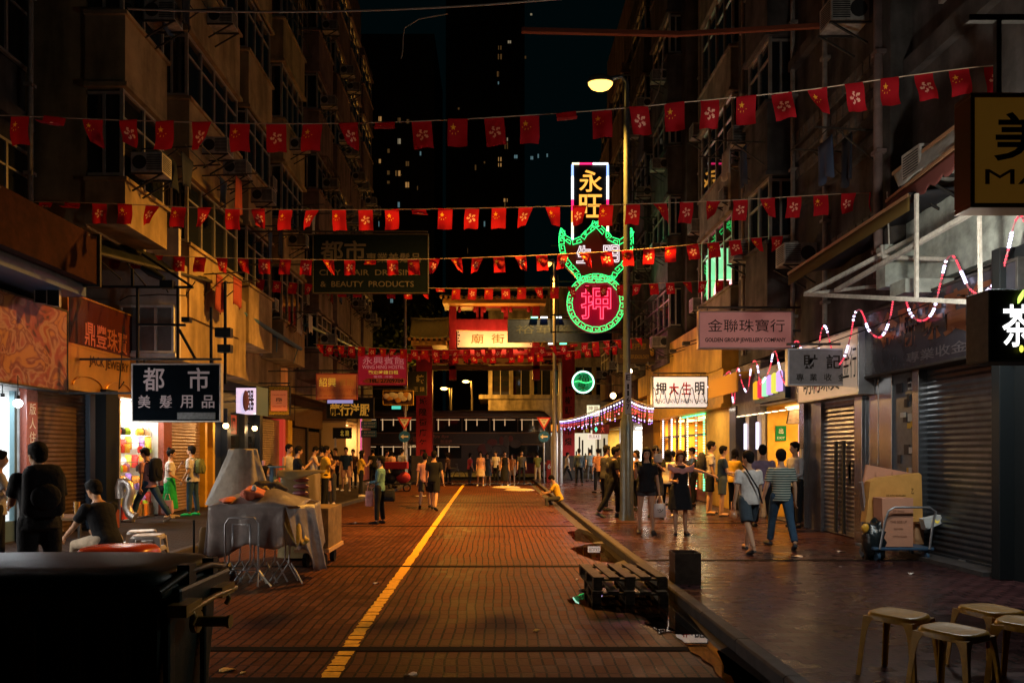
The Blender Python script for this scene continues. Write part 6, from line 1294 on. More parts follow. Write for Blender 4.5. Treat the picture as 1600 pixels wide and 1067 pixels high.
def person(label, px, py, h=1.68, face=0, zg=KERB, legs=STAND, arms=HANG, lean=2, top=('tee', 'black'), bottom=('trousers', 'black'), shoes='black', hair='short', sk=0, head=(0, 0), fem=False, d=None, seat=None, det=0, fat=1.0, group=None, x=None):
    d = d or F*(EYE-zg)/(py-CY); X = x if x is not None else (px-CX)*d/F
    t = thing('person', label, 'person', (X, d, zg), group, world=False, rz=R(face)); sc = h/1.75; t.scale = (sc,)*3
    vox = (.02 if det == 0 else .0135) ; sw = .155 if fem else .18; hw = .095 if fem else .09
    hips = []; feet = []; legp = []
    for i, sx in ((0, -1), (1, 1)):
        f, b, o = [R(v) for v in legs[i]]; hp = Vector((sx*hw, 0, 0)); kn = hp + Vector((sx*math.sin(o)*.43, math.sin(f)*.43*math.cos(o), -math.cos(f)*.43*math.cos(o)))
        g = f - b; an = kn + Vector((sx*math.sin(o)*.2, math.sin(g)*.42, -math.cos(g)*.42)); ft = min(0, g + R(12)) if f < R(45) else 0; to = an + Vector((sx*.03, math.cos(ft)*.17, math.sin(ft)*.17*1.0 - .045))
        legp.append((hp, kn, an, to, ft))
    low = min(min(a.z - .085, to.z - .03) for _, _, a, to, _ in legp)
    pel = Vector((0, 0, (seat/sc if seat is not None else -low)))
    legp = [(a+pel, b+pel, c+pel, e+pel, ft) for a, b, c, e, ft in legp]
    L = R(lean); up = Vector((0, math.sin(L), math.cos(L))); fw = Vector((0, math.cos(L), -math.sin(L))); rt = Vector((1, 0, 0))
    sp = lambda k, fo=0: pel + up*k + fw*fo
    def ring(k, a, b, fo=0, n=16): c = sp(k, fo); return [c + rt*(a*math.cos(q)) + fw*(b*math.sin(q)) for q in [2*math.pi*i/n for i in range(n)]]
    F_ = fat; tor = [(-.08, .12*F_, .10*F_, 0), (.0, (.165 if fem else .15)*F_, .12*F_, -.01), (.12, (.125 if fem else .14)*F_, .1*F_, 0), (.24, (.13 if fem else .15)*F_, .105*F_, .005), (.36, .155 if fem else .17, .11, 0), (.45, .15 if fem else .165, .09, -.005), (.5, .09, .065, -.005), (.53, .055, .05, 0)]
    body = MB(); body.loft([ring(k, a, b, fo) for k, a, b, fo in tor])
    armp = []
    for i, sx in ((0, -1), (1, 1)):
        f, o, b, inn = [R(v) for v in arms[i]]; sh = sp(.44) + rt*(sx*sw)
        def dr(ang, side): v = Vector((side, math.sin(ang)*math.cos(abs(side) if abs(side) < 1.5 else 1.5), -math.cos(ang))); v.normalize(); return rt*v.x + fw*v.y + up*v.z if False else Vector((v.x, v.y, v.z))
        el = sh + dr(f, sx*math.tan(min(o, 1.35)) * (abs(math.cos(f)) if False else 1))*.28; wr = el + dr(f+b, sx*math.tan(min(o, 1.35))*.6 - sx*math.tan(inn))*.245
        armp.append((sh, el, wr)); limb(body, [sh, sh.lerp(el, .35), el, el.lerp(wr, .4), wr], [.05*F_, .044*F_, .036, .035, .025])
    fing = MB()
    for (sh, el, wr), sx in zip(armp, (-1, 1)):
        dv = (wr-el).normalized(); side = dv.cross(Vector((sx, .2, .1))).normalized(); nn = side.cross(dv).normalized(); M = Matrix((side, nn, dv)).transposed(); body.ell(wr + dv*.05, (.036, .018, .055), 10, 8, 0, M)
        for k, (o, ln) in enumerate(((-.028, .062), (-.01, .074), (.009, .07), (.027, .054))):
            a = wr + dv*.085 + side*o; b = a + dv*ln*.5 + nn*.006*sx; c = b + dv*ln*.38 + nn*.022*sx; fing.tube([a, b, c], [.0095, .009, .007], 6)
        a = wr + dv*.03 - side*.034; fing.tube([a, a - side*.022 + dv*.025, a - side*.026 + dv*.055 + nn*.01*sx], [.011, .010, .008], 6)
    for hp, kn, an, to, ft in legp: limb(body, [hp, hp.lerp(kn, .3), kn, kn.lerp(an, .35), an], [.085*F_, .078*F_, .05, .052, .034])
    hy, hpch = R(head[0]), R(head[1]); nk = sp(.5); hc = sp(.5) + up*.185 + fw*(.02 + .05*math.sin(-hpch)); Mh = Matrix.Rotation(hy, 3, 'Z') @ Matrix.Rotation(-L*.5 + hpch, 3, 'X')
    Hd = lambda a, b, c: hc + Mh @ Vector((a, b, c))
    body.ell(Hd(0, 0, .02), (.073, .09, .1), 14, 10, 0, Mh); body.ell(Hd(0, .022, -.045), (.054, .066, .068), 12, 8, 0, Mh); body.ell(Hd(0, .096, -.018), (.011, .02, .022), 8, 6, 0, Mh)
    for sx in (-1, 1): body.ell(Hd(sx*.074, -.006, -.008), (.012, .02, .03), 8, 6, 0, Mh)
    body.tube([nk - up*.06, Hd(0, -.012, -.05)], [.056, .05], 12)
    bake_obj(body, 'body', skin(sk), t, vox, 2, fing)
    e = MB()
    for sx in (-1, 1): e.ell(Hd(sx*.03, .083, .008), (.013, .008, .006), 8, 6, 0, Mh); e.ell(Hd(sx*.031, .086, .027), (.018, .006, .004), 8, 6, 0, Mh)
    e.build('eyes', EYE_M, t); m_ = MB(); m_.ell(Hd(0, .083, -.062), (.021, .008, .006), 8, 6, 0, Mh); m_.build('mouth', LIP, t)
    # hair
    hm = HAIRB if 'brown' in hair else HAIR; hr = MB(); hr.ell(Hd(0, -.02, .04), (.089, .102, .102), 16, 12, 0, Mh); hr.ell(Hd(0, .035, .085), (.066, .055, .04), 12, 8, 0, Mh)
    if 'short' in hair: hr.ell(Hd(0, -.055, -.01), (.078, .056, .078), 12, 8, 0, Mh)
    if 'bun' in hair: hr.ell(Hd(0, -.06, .14), .04, 10, 8); hr.ell(Hd(0, -.05, 0), (.072, .055, .07), 12, 8, 0, Mh)
    if 'bob' in hair or 'long' in hair:
        zl = -.13 if 'bob' in hair else -.3
        hr.loft([[Hd(a*math.cos(q), c_ + b_*math.sin(q), z) for q in [2*math.pi*i/14 for i in range(14)]] for z, a, b_, c_ in ((.05, .085, .07, -.03), (-.05, .092, .055, -.045), (zl*.7, .095, .045, -.06), (zl, .08, .03, -.065))])
        for sx in (-1, 1): hr.tube([Hd(sx*.075, .02, .05), Hd(sx*.085, .015, -.04), Hd(sx*.082, .02, zl*.8)], [.022, .024, .016], 8)
    bake_obj(hr, 'hair', hm, t, .014, 1)
    if 'cap' in hair: c = MB(); c.ell(Hd(0, -.01, .07), (.088, .1, .07), 14, 8, 0, Mh); c.ell(Hd(0, .11, .05), (.06, .06, .012), 12, 6, 0, Mh); c.build('cap', cm('charcoal'), t)
    # top
    kind, colr = top; c = MB(); g_ = .014 if kind != 'loose' else .03; hem = -.09 if kind != 'crop' else .02
    rows = [(hem, (.165 if fem else .16)*F_ + g_ + (.015 if kind == 'loose' else 0), .125*F_ + g_, 0)] + [(k, a + g_, b + g_, fo) for k, a, b, fo in tor if k > hem + .03 and k < .49] + [(.505, .085, .062, 0)]
    if kind != 'towel': c.loft([ring(*r_) for r_ in rows])
    for (sh, el, wr) in armp:
        if kind in ('tank', 'dress'): continue
        if kind == 'long': limb(c, [sh + (sh-el).normalized()*-.01, sh.lerp(el, .4), el, el.lerp(wr, .5), el.lerp(wr, .93)], [.066, .058, .048, .044, .036])
        else: limb(c, [sh, sh.lerp(el, .3), sh.lerp(el, .68)], [.064*F_, .061*F_, .064*F_], ends=False); c.ell(sh, .063*F_, 10, 8)
    bake_obj(c, 'dress_top' if kind == 'dress' else 'shirt', cm(colr), t, vox+.002, 2)
    # bottom
    bk, bc = bottom; c = MB(); pr = [(-.1, .13*F_, .11*F_, 0), (-.02, (.175 if fem else .162)*F_, .13*F_, -.012), (.06, (.15 if fem else .158)*F_, .118*F_, 0), (.1, .145*F_, .112*F_, 0)]
    if bk in ('trousers', 'shorts', 'hot'):
        c.loft([ring(*r_) for r_ in pr])
        for hp, kn, an, to, ft in legp:
            if bk == 'trousers': limb(c, [hp, hp.lerp(kn, .35), kn, kn.lerp(an, .4), kn.lerp(an, .95)], [.1*F_, .092*F_, .068, .066, .058], ends=False); c.ell(hp, .098*F_, 10, 8)
            else: e_ = .92 if bk == 'shorts' else .4; limb(c, [hp, hp.lerp(kn, e_*.5), hp.lerp(kn, e_)], [.1*F_, .1*F_, .096*F_], ends=False); c.ell(hp, .098*F_, 10, 8)
    else:
        ln = {'skirt': .45, 'dress': .42, 'longskirt': .7}[bk]; mid = (legp[0][1] + legp[1][1])/2; dn = (mid - pel); dn = dn.normalized() if dn.length > .05 else Vector((0, 0, -1)); n = 24
        rr = [[pel + up*.1 + rt*(.15*F_*math.cos(q)) + fw*(.115*F_*math.sin(q)) for q in [2*math.pi*i/n for i in range(n)]]]
        for k in (.0, .25, .5, .75, 1): rr.append([pel + dn*(ln*k) + rt*((.18*F_ + .06*k + .012*k*math.sin(q*6))*math.cos(q)) + Vector((0, 1, 0))*((.135*F_ + .07*k + .012*k*math.sin(q*6))*math.sin(q)) for q in [2*math.pi*i/n for i in range(n)]])
        c.loft(rr)
    bake_obj(c, {'trousers': 'trousers', 'shorts': 'shorts', 'hot': 'shorts'}.get(bk, 'skirt'), cm(bc), t, vox+.002, 2)
    for hp, kn, an, to, ft in legp:
        s_ = MB(); fwd = (to - an); fwd.z += .045; fwd = fwd.normalized(); heel = an - Vector((0, 0, .055)) - fwd*.03; M = [heel, heel + fwd*.09 + Vector((0, 0, .004)), heel + fwd*.2 - Vector((0, 0, .008))]
        if shoes == 'flipflop':
            body_ = MB(); body_.tube([p + Vector((0, 0, .012)) for p in M], [.03, .036, .03], 10, sq=1.0); body_.build('foot', skin(sk), t)
            s_.tube([p - Vector((0, 0, .02)) for p in M], [.03, .042, .036], 10); o = s_.build('shoe', cm('charcoal'), t); 
        else: s_.tube(M, [.036, .042, .034], 10); s_.ell(M[0], .037, 10, 6); s_.ell(M[2], (.036, .04, .028), 10, 6); s_.build('shoe', cm(shoes), t)
    t['hand_l'] = [*(armp[0][2] + (armp[0][2]-armp[0][1]).normalized()*.1)]; t['hand_r'] = [*(armp[1][2] + (armp[1][2]-armp[1][1]).normalized()*.1)]; t['back'] = [*sp(.3, -.2)]
    return t
def wp(t, key=None, off=(0, 0, 0), pt=None):
    v = Vector(pt if pt else t[key]) + Vector(off); return Vector(t.location) + Matrix.Rotation(t.rotation_euler.z, 3, 'Z') @ (v*t.scale.x)
def finish_people():
    dg = bpy.context.evaluated_depsgraph_get(); new = []
    for o, extra in BAKE:
        me = bpy.data.meshes.new_from_object(o.evaluated_get(dg))
        if extra and extra.v:
            k = len(me.vertices); vs = [tuple(v.co) for v in me.vertices] + extra.v; fs = [tuple(p.vertices) for p in me.polygons] + [tuple(i+k for i in f) for f in extra.f]
            m2 = bpy.data.meshes.new(o.name); m2.from_pydata(vs, [], fs); m2.materials.append(o.data.materials[0]); me = m2
        me.polygons.foreach_set('use_smooth', [True]*len(me.polygons)); new.append((o, me))
    for o, me in new: o.modifiers.clear(); o.data = me
    for o in COL.objects:
        for k in ('hand_l', 'hand_r', 'back'):
            if k in o: del o[k]
def backpack(t, label, m, w=.3, hh=.42, pt=None):
    c = wp(t, 'back'); rz = t.rotation_euler.z; th = thing('backpack', label, 'backpack', c, world=False, rz=rz)
    b = MB(); b.loft([[Vector((w/2*s*math.copysign(abs(math.cos(q))**.6, math.cos(q)), .09*s*math.copysign(abs(math.sin(q))**.6, math.sin(q)), z)) for q in [2*math.pi*i/16 for i in range(16)]] for z, s in ((-hh/2, .8), (-hh/2+.05, 1), (hh/2-.1, .97), (hh/2-.02, .75), (hh/2, .4))]); b.ell((0, -.09, -.06), (w*.36, .04, .13), 12, 8); b.build('pack', m, th)
    s_ = MB()
    for sx in (-.1, .1): s_.tube([(sx, .06, .17), (sx*1.1, .16, .2), (sx*1.25, .30, .1), (sx*1.35, .27, -.05), (sx*1.1, .07, -.15)], .014, 6)
    s_.build('strap', m, th); return th
def bag(p, label, m, w=.26, hh=.3, rz=0, txt=None, name='shopping_bag', cat='bag', hl=.14):
    th = thing(name, label, cat, p - VZ*(hl+hh), world=False, rz=rz); b = MB()
    b.loft([[Vector((w/2*s*math.copysign(abs(math.cos(q))**.5, math.cos(q)), .055*s*k*math.copysign(abs(math.sin(q))**.5, math.sin(q)), z)) for q in [2*math.pi*i/16 for i in range(16)]] for z, s, k in ((0, .85, 1), (.03, 1, 1.2), (hh*.6, .97, 1), (hh, .9, .3))]); b.build('bag_body', m, th)
    s_ = MB(); s_.tube([(-w*.28, 0, hh-.01), (-.03, 0, hh+hl), (.03, 0, hh+hl), (w*.28, 0, hh-.01)], .008, 6); s_.build('handle', m, th)
    if txt: text(txt, th, (0, -.07 if abs(rz) < .5 else -.07, hh*.5), U, w*.5, hh*.25, INK, bold=.01)
    return th
def phone(t, key, label):
    c = wp(t, key); o = MB(); o.obox(c, (.075, .012, .15), Matrix.Rotation(t.rotation_euler.z, 3, 'Z') @ Matrix.Rotation(R(-50), 3, 'X')); tag(o.build('phone', BLACK, bevel=.004), label, 'phone')

# right pavement
p = person('man in a black polo walking right, directly left of the lamp pole', 958, 808, 1.74, -95, legs=STRIDE, arms=[(10, 6, 40, 10), (14, 8, 50, 0)], shoes='slate', det=1, lean=4)
p = person('man in a black shirt with tall black hair just behind the man in the polo', 966, 806, 1.76, -80, legs=STAND, arms=HANG, d=17.4, shoes='slate'); backpack(p, 'dark backpack on the man beside the lamp pole', cm('charcoal'))
p = person('person in a checked shirt partly hidden by the lamp pole', 974, 800, 1.68, -60, top=('tee', 'checked'), arms=PH2, d=18.2, bottom=('trousers', 'greyblue'), head=(0, 15))
W1 = person('long haired woman in a black top holding up a phone, right of the lamp pole', 1010, 833, 1.66, 172, legs=STAND, arms=[(28, 14, 112, 8), (-4, 12, 12, 0)][::-1], bottom=('hot', 'charcoal'), top=('loose', 'black'), hair='long', shoes='charcoal', fem=True, det=1, head=(5, -6))
phone(W1, 'hand_r', 'black phone held up by the long haired woman beside the lamp pole'); bag(wp(W1, 'hand_l'), 'white plastic bag with a small face print in the long haired woman hand', mat('white_plastic', (.6, .55, .56), .35, trans=.25), .24, .27, 0, 'ツ')
W2 = person('woman in a black off shoulder dress with short brown hair stretching one arm out', 1062, 834, 1.6, 176, legs=[(2, 4, 2), (10, 4, 1)], arms=[(5, 85, 15, 0), (20, 10, 70, 20)], bottom=('dress', 'black'), top=('dress', 'black'), hair='bob brown', shoes='flipflop', fem=True, det=1, fat=1.14, head=(-4, -12))
m = MB(); m.grid(lambda u, v: W2.location + Vector((-.26+.5*u, -.13-.03*math.sin(u*3.1), 1.36 - .1*math.sin(u*3.1) - v*.14*(1-.3*math.sin(u*3.1)) + .01*math.sin(u*20))), 16, 4); tag(m.build('shawl', cm('pink'), solid=.012), 'pale pink shawl over the shoulders of the woman in the black dress', 'shawl')
p = person('young man holding a white bundle between the two nearest women', 1024, 812, 1.72, 170, legs=STAND, arms=PH2, d=17.0, head=(0, -25), bottom=('shorts', 'charcoal'))
bag(wp(p, 'hand_r') + Vector((0.05, -.08, .35)), 'white bundle held at the chest of the young man', cm('white'), .2, .2)
p = person('woman with long black hair and white top behind the woman in the dress', 1043, 816, 1.62, -20, top=('tee', 'white'), hair='long', shoes='white', fem=True, d=17.3)
person('dark haired person behind the white bundle man', 1030, 800, 1.64, 100, hair='bob', d=19.5, fem=True); person('person with black bob hair hidden behind the long haired woman', 996, 800, 1.62, 120, hair='bob', d=19, fem=True)
person('small dark haired person between the women and the pawn shop', 1052, 795, 1.6, 60, d=21, top=('tee', 'brown'))
p = person('man in a white shirt facing right at the edge of the gold shop', 1109, 803, 1.84, -100, legs=STAND, top=('tee', 'white'), bottom=('shorts', 'black'), shoes='flipflop', det=1); backpack(p, 'large dark backpack hanging from the man in white at the gold shop', cm('charcoal'), .34, .5)
p = person('man in a navy shirt and dark shorts looking right', 1128, 806, 1.72, -95, legs=STAND, arms=[(8, 4, 60, 15), (12, 6, 70, 15)], top=('tee', 'navy'), bottom=('shorts', 'slate'), shoes='flipflop', det=1)
person('woman in a yellow shirt clapping her hands', 1147, 802, 1.64, -60, arms=[(35, 2, 90, 30), (35, 2, 90, 30)], top=('tee', 'yellow'), fem=True, hair='bob', shoes='beige', det=1)
W3 = person('man in a white shirt and dark shorts walking away with a strap across his back', 1170, 862, 1.63, 6, legs=STRIDEL, arms=[(-10, 10, 18, 0), (6, 9, 16, 0)], top=('tee', 'white'), bottom=('shorts', 'slate'), shoes='flipflop', det=1, head=(35, 0), fat=1.05)
m = MB(); m.tube([wp(W3, pt=(.16, -.155, .83)), wp(W3, pt=(.08, -.165, 1.08)), wp(W3, pt=(-.02, -.155, 1.24)), wp(W3, pt=(-.1, -.11, 1.40)), wp(W3, pt=(-.11, .0, 1.46))], .013, 6); tag(m.build('cross_strap', cm('black')), 'black strap across the back of the man in white', 'strap')
bag(wp(W3, 'hand_l') + VZ*.12, 'clear bag with an amber drink hanging from the hand of the man in white', mat('clear_amber', (.6, .32, .15), .25, trans=.4), .11, .12)
p = person('man in a green grey striped shirt and jeans walking away', 1221, 856, 1.66, -4, legs=STRIDE, arms=[(8, 12, 14, 0), (-4, 9, 16, 0)], top=('tee', 'striped'), bottom=('trousers', 'denim'), shoes='charcoal', det=1)
person('man in a purple shirt and black trousers behind the two walkers', 1192, 826, 1.76, -12, legs=STRIDE, top=('tee', 'purple'), det=1)
person('man in a pale long sleeved shirt at the end of the yellow passage', 1244, 824, 1.78, 100, arms=[(5, 8, 60, 20), (10, 8, 70, 20)], top=('long', 'paleshirt'), det=1)
person('dark dressed man left of the polo man at the lamp pole', 946, 799, 1.75, -70, top=('tee', 'charcoal'), d=19.0); person('woman in a black top behind the lamp pole crowd', 986, 790, 1.62, 60, fem=True, hair='long', d=21.5)
person('man in a dark shirt between the dress woman and the white shirted man', 1083, 792, 1.7, 90, top=('tee', 'slate'), d=20.5, arms=PH2); person('woman in a brown top standing close to the gold shop lights', 1068, 786, 1.6, -60, fem=True, hair='bob', top=('tee', 'brown'), d=22.5)
person('man in an orange shirt far behind the lamp pole crowd', 935, 776, 1.7, 20, top=('tee', 'orange'), d=27); person('woman in a pale top far behind the lamp pole crowd', 950, 774, 1.6, 150, top=('tee', 'paleshirt'), fem=True, hair='bob', d=28)
person('man in a dark coat reaching the far white lit shops', 905, 762, 1.72, 10, top=('long', 'slate'), d=33); person('man in black by the white lit shops right of the grey post', 968, 780, 1.7, 200, d=25.5)
person('man in a pale shirt between the older man and the hand cart', 628, 757, 1.7, -30, top=('tee', 'paleshirt'), d=35); person('woman in a dark top beside the far bicycles', 700, 756, 1.6, 60, zg=0, fem=True, hair='bob', top=('tee', 'brown'), d=37)
person('man in a white shirt in the crossing group behind the long black dress', 775, 755, 1.72, 150, zg=0, top=('tee', 'white'), d=38); person('man in a dark shirt at the right end of the crossing group', 815, 755, 1.74, 190, zg=0, top=('tee', 'charcoal'), d=38)
# man sitting on the kerb
p = person('man in a yellow shirt sitting on the kerb with crossed knees', 868, 782, 1.66, 75, zg=0, legs=[(85, 95, 25), (80, 110, 20)], arms=[(35, 10, 40, 20), (35, 10, 50, 20)], lean=18, top=('tee', 'yellow'), bottom=('trousers', 'charcoal'), seat=.22, d=22.5, x=2.06, head=(0, -30))
# walking couple and older man on the road
person('man in black shirt and shorts walking up the road beside the grey shirt', 678, 797, 1.76, -5, zg=0, legs=STRIDE, bottom=('shorts', 'black'), arms=[(6, 8, 12, 0), (-8, 12, 16, 0)], det=1)
person('man in a pinkish grey shirt walking up the road left of the man in black', 664, 794, 1.7, -2, zg=0, legs=STRIDEL, top=('tee', 'pink'), bottom=('shorts', 'charcoal'), det=1)
p = person('older man in a blue green shirt facing left on the road by the kerb', 593, 818, 1.6, 82, zg=0, legs=[(4, 3, 2), (-3, 2, 2)], arms=[(6, 8, 75, 25), (0, 10, 60, 20)], top=('long', 'teal'), det=1, lean=-4)
bag(wp(p, 'hand_r') + Vector((-.04, -.06, .06)), 'red and white paper bag held by the older man', mat('red_white_bag', (.6, .3, .28), .5, noise=.5, scale=6), .2, .36, 0); bag(wp(p, pt=(.14, -.12, .9)) + Vector((.1, -.1, .1)), 'black shoulder bag at the hip of the older man', cm('black'), .28, .26, 0)
# left pavement
p = person('young man in a grey shirt and jeans striding left past the bright goods shop', 233, 808, 1.74, 80, d=15.9, legs=WIDE, arms=[(-2, 6, 6, 0), (-4, 8, 8, 0)], top=('tee', 'pink'), bottom=('trousers', 'denim'), shoes='beige', det=1, head=(5, -15), lean=6)
backpack(p, 'big black backpack on the young man passing the goods shop', cm('black'), .34, .52); bag(wp(p, pt=(.2, -.32, .62)), 'pink paper bag hanging behind the young man with the backpack', mat('pink_paper', (.6, .35, .36), .6), .26, .3, 0, '●')
p = person('woman with a hair bun, white top and bright green trousers', 265, 801, 1.64, -70, d=16.9, arms=[(25, 8, 125, 15), (0, 8, 60, 10)], top=('tee', 'white'), bottom=('longskirt', 'green'), hair='bun', fem=True, shoes='beige', det=1)
bag(wp(p, pt=(.05, -.18, .98)), 'small black shoulder bag of the woman in green', cm('black'), .2, .2, 0)
p = person('young man in a white shirt facing left with green soled shoes', 301, 802, 1.72, 88, d=17.5, arms=[(2, 6, 30, 5), (6, 6, 40, 5)], top=('loose', 'white'), bottom=('trousers', 'denim'), shoes='green', det=1, head=(0, 5)); backpack(p, 'khaki backpack on the young man in white on the left pavement', cm('olive'), .28, .36)
person('dark haired man in a black shirt behind the covered stall', 464, 800, 1.72, -70, arms=PH2, det=1, head=(0, -5)); person('man in a pale grey vest left of the black shirted man at the stall', 450, 797, 1.78, -110, top=('tank', 'paleshirt'))
p = person('man in a yellow shirt with folded arms facing right on the left pavement', 508, 794, 1.74, -75, arms=[(30, 4, 88, 40), (30, 4, 92, 40)], top=('loose', 'yellow'), det=1, sk=1, fat=1.05); bag(wp(p, pt=(-.25, .05, .9)), 'red and white checked bag beside the man in yellow', mat('check_bag', (.5, .3, .3), .5, noise=.8, scale=14), .26, .3, 0)
person('young woman looking down beside the man in yellow', 517, 788, 1.62, 165, top=('tee', 'brown'), bottom=('trousers', 'charcoal'), hair='bob', fem=True, arms=PH2, head=(0, -15), shoes='white')
person('man in a pale vest bending over a phone behind the man in yellow', 490, 783, 1.74, -80, top=('tank', 'white'), arms=PH2, head=(0, -25)); person('short haired man behind the man in yellow', 503, 781, 1.76, 20, top=('tee', 'charcoal'))
person('man in a dark polo and pink shorts facing the camera, white soled shoes', 541, 767, 1.76, 176, top=('tee', 'navy'), bottom=('shorts', 'peach'), shoes='white', legs=[(5, 2, 6), (-2, 2, 6)])
p = person('woman in a white and yellow top and black trousers looking at her phone', 564, 776, 1.62, -70, top=('tee', 'yellow'), arms=PH2, hair='long', fem=True, shoes='white'); phone(p, 'hand_r', 'phone in the hands of the woman in the white and yellow top')
person('dark dressed person left of the man with pink shorts', 525, 765, 1.72, 150, top=('tee', 'charcoal'), shoes='white'); person('dark dressed person right of the man with pink shorts', 552, 762, 1.68, 170, top=('tee', 'brown'))
person('person in a brown coat walking behind the older man', 603, 762, 1.68, -100, legs=STRIDE, top=('long', 'brown'), bottom=('trousers', 'beige')); person('person in a peach top behind the older man', 612, 758, 1.62, 30, top=('tee', 'peach'), bottom=('trousers', 'charcoal'), hair='bob', fem=True)
person('dark figure standing between the phone woman and the older man', 583, 758, 1.7, 30, top=('tee', 'black'))
# far group at the junction
person('far woman in a pink dress at the left of the crossing group', 734, 757, 1.62, -60, zg=0, top=('tee', 'redpink'), bottom=('trousers', 'charcoal'), fem=True, hair='bob'); person('far woman in an orange shirt and pale skirt facing the camera', 751, 759, 1.7, 178, zg=0, top=('loose', 'peach'), bottom=('skirt', 'beige'), fem=True, hair='bob', shoes='white')
person('far woman in a dark dress right of the orange shirt', 762, 758, 1.62, 170, zg=0, top=('dress', 'slate'), bottom=('dress', 'slate'), fem=True, hair='bob', shoes='white')
person('far woman in a long black dress with white shoes', 789, 759, 1.72, 178, zg=0, top=('dress', 'black'), bottom=('longskirt', 'black'), fem=True, hair='short', shoes='white'); person('far woman in an orange top at the right of the black dress', 800, 758, 1.6, 170, zg=0, top=('tee', 'orange'), bottom=('shorts', 'beige'), fem=True, hair='bob', shoes='white')
person('far man in an olive shirt seen from behind near the maroon car', 840, 752, 1.66, 10, zg=0, top=('tee', 'olive'), bottom=('trousers', 'beige'), arms=PH2); person('far man in white striding right past the gate pillar', 886, 753, 1.72, -80, zg=0, top=('tee', 'white'), legs=WIDE)
person('far person in a dark striped top standing left of the lamp pole crowd', 922, 752, 1.7, 5, top=('tee', 'greyblue'), bottom=('trousers', 'charcoal')); person('far woman in black reaching out beside the grey post', 868, 753, 1.64, 80, zg=0, arms=[(60, 10, 10, 0), (20, 6, 20, 0)], fem=True, hair='bob')
# drinkers and the two dark seated men at the lower left
p = person('dark clad man with a backpack standing at the left edge in the foreground', 62, 920, 1.68, 45, zg=KERB, legs=STAND, arms=[(25, 6, 60, 10), (10, 8, 50, 10)], top=('tee', 'black'), d=6.9, det=1, lean=8, head=(22, 2), fat=1.12); backpack(p, 'black backpack with small shiny pins on the foreground man', cm('black'), .36, .5)
p = person('man in a black shirt and pale trousers sitting on a stool at the lower left', 168, 900, 1.7, 62, zg=KERB, legs=[(82, 88, 8), (70, 80, 12)], arms=[(35, 8, 22, 8), (40, 8, 25, 8)], lean=22, top=('tee', 'black'), bottom=('trousers', 'beige'), d=8.6, seat=.5, det=1, head=(10, -8), fat=1.05)
SEAT1 = p.location.copy()
person('person in a grey top cut by the left edge of the photo', -6, 850, 1.6, -60, legs=STAND, arms=PH2, top=('tee', 'grey'), d=9.0, hair='short'); 
person('woman with dark hair seated left at the blue drinks table', 407, 760, 1.64, -60, legs=[(84, 86, 6), (84, 86, 6)], arms=PH2, d=17.5, seat=.47, fem=True, hair='long', lean=8, top=('tee', 'brown')); person('person seated behind the blue drinks table', 424, 752, 1.66, 170, legs=[(84, 86, 6), (84, 86, 6)], arms=PH2, d=19, seat=.47, top=('tee', 'charcoal'), lean=8)
# ---------------------------------------------------------------- props
# stools
PLY = mat('yellow_plastic', (.36, .17, .01), .34, noise=.35, scale=18, bump=.15, spec=.3); PLW = mat('grey_plastic', (.42, .38, .35), .3, noise=.2)
def stool_proto(m, label, name='plastic_stool', h=.45, group=None):
    t = thing(name, label, 'stool', (0, 0, 0), group, world=False); n = 32
    def sq(rx, z, p=.55): return [Vector((rx*math.copysign(abs(math.cos(q))**p, math.cos(q)), rx*math.copysign(abs(math.sin(q))**p, math.sin(q)), z)) for q in [2*math.pi*i/n for i in range(n)]]
    mb = MB(); mb.loft([sq(.172, h-.05), sq(.17, h-.02), sq(.162, h-.004), sq(.145, h), sq(.12, h-.006), sq(.02, h-.006)]); mb.build('seat', m, t)
    for sx in (-1, 1):
        for sy in (-1, 1):
            mb = MB()
            def sec(k):                                   # L shaped leg, wide and arched where it meets the seat
                z = (h-.03)*(1-k); c = .165 + .035*k; w = .085 if k < .01 else (.032 + .05*math.exp(-k*9))
                return [Vector((sx*c, sy*c, z)), Vector((sx*(c-w), sy*c, z)), Vector((sx*(c-w), sy*(c-.007), z)), Vector((sx*(c-.012), sy*(c-.012), z)), Vector((sx*(c-.007), sy*(c-w), z)), Vector((sx*c, sy*(c-w), z))]
            mb.loft([sec(k) for k in (0, .03, .08, .14, .22, .35, .6, .85, 1)], smooth=False); mb.build('leg', m, t, fix=True)
    return t
S1 = stool_proto(PLY, 'yellow plastic stool at the kerb side of the lower right group', group='yellow stools at the lower right')
a = P(1404, 955, 5.0); S1.location = (a.x, 5.0, KERB); S1.rotation_euler.z = .62
d = Matrix.Identity(3)
for (px, dd, rz, lb) in ((1490, 4.55, .5, 'yellow plastic stool with a small red sticker, lowest in the photo'), (1548, 5.15, .2, 'dark yellow stool behind the stickered one at the right edge'), (1606, 4.75, .7, 'yellow stool cut by the right edge of the photo')):
    s_ = copy_tree(S1); s_.location = ((px-CX)*dd/F, dd, KERB); s_.rotation_euler.z = rz; s_['label'] = lb
    if 'sticker' in lb and px == 1490: board(s_, (.03, -.1795, .36), (1, 0, 0), VZ, .035, .04, mat('sticker_red', (.55, .06, .04), .5), None, 0, .004, [('正', .5, .5, .7, .7, WHITE, 0)], 'sticker')
S2 = stool_proto(PLW, 'pale plastic stool stack next to the seated man, left stack', group='pale stools beside the seated man')
S2.location = (P(212, 840, 8.9).x, 8.9, KERB)
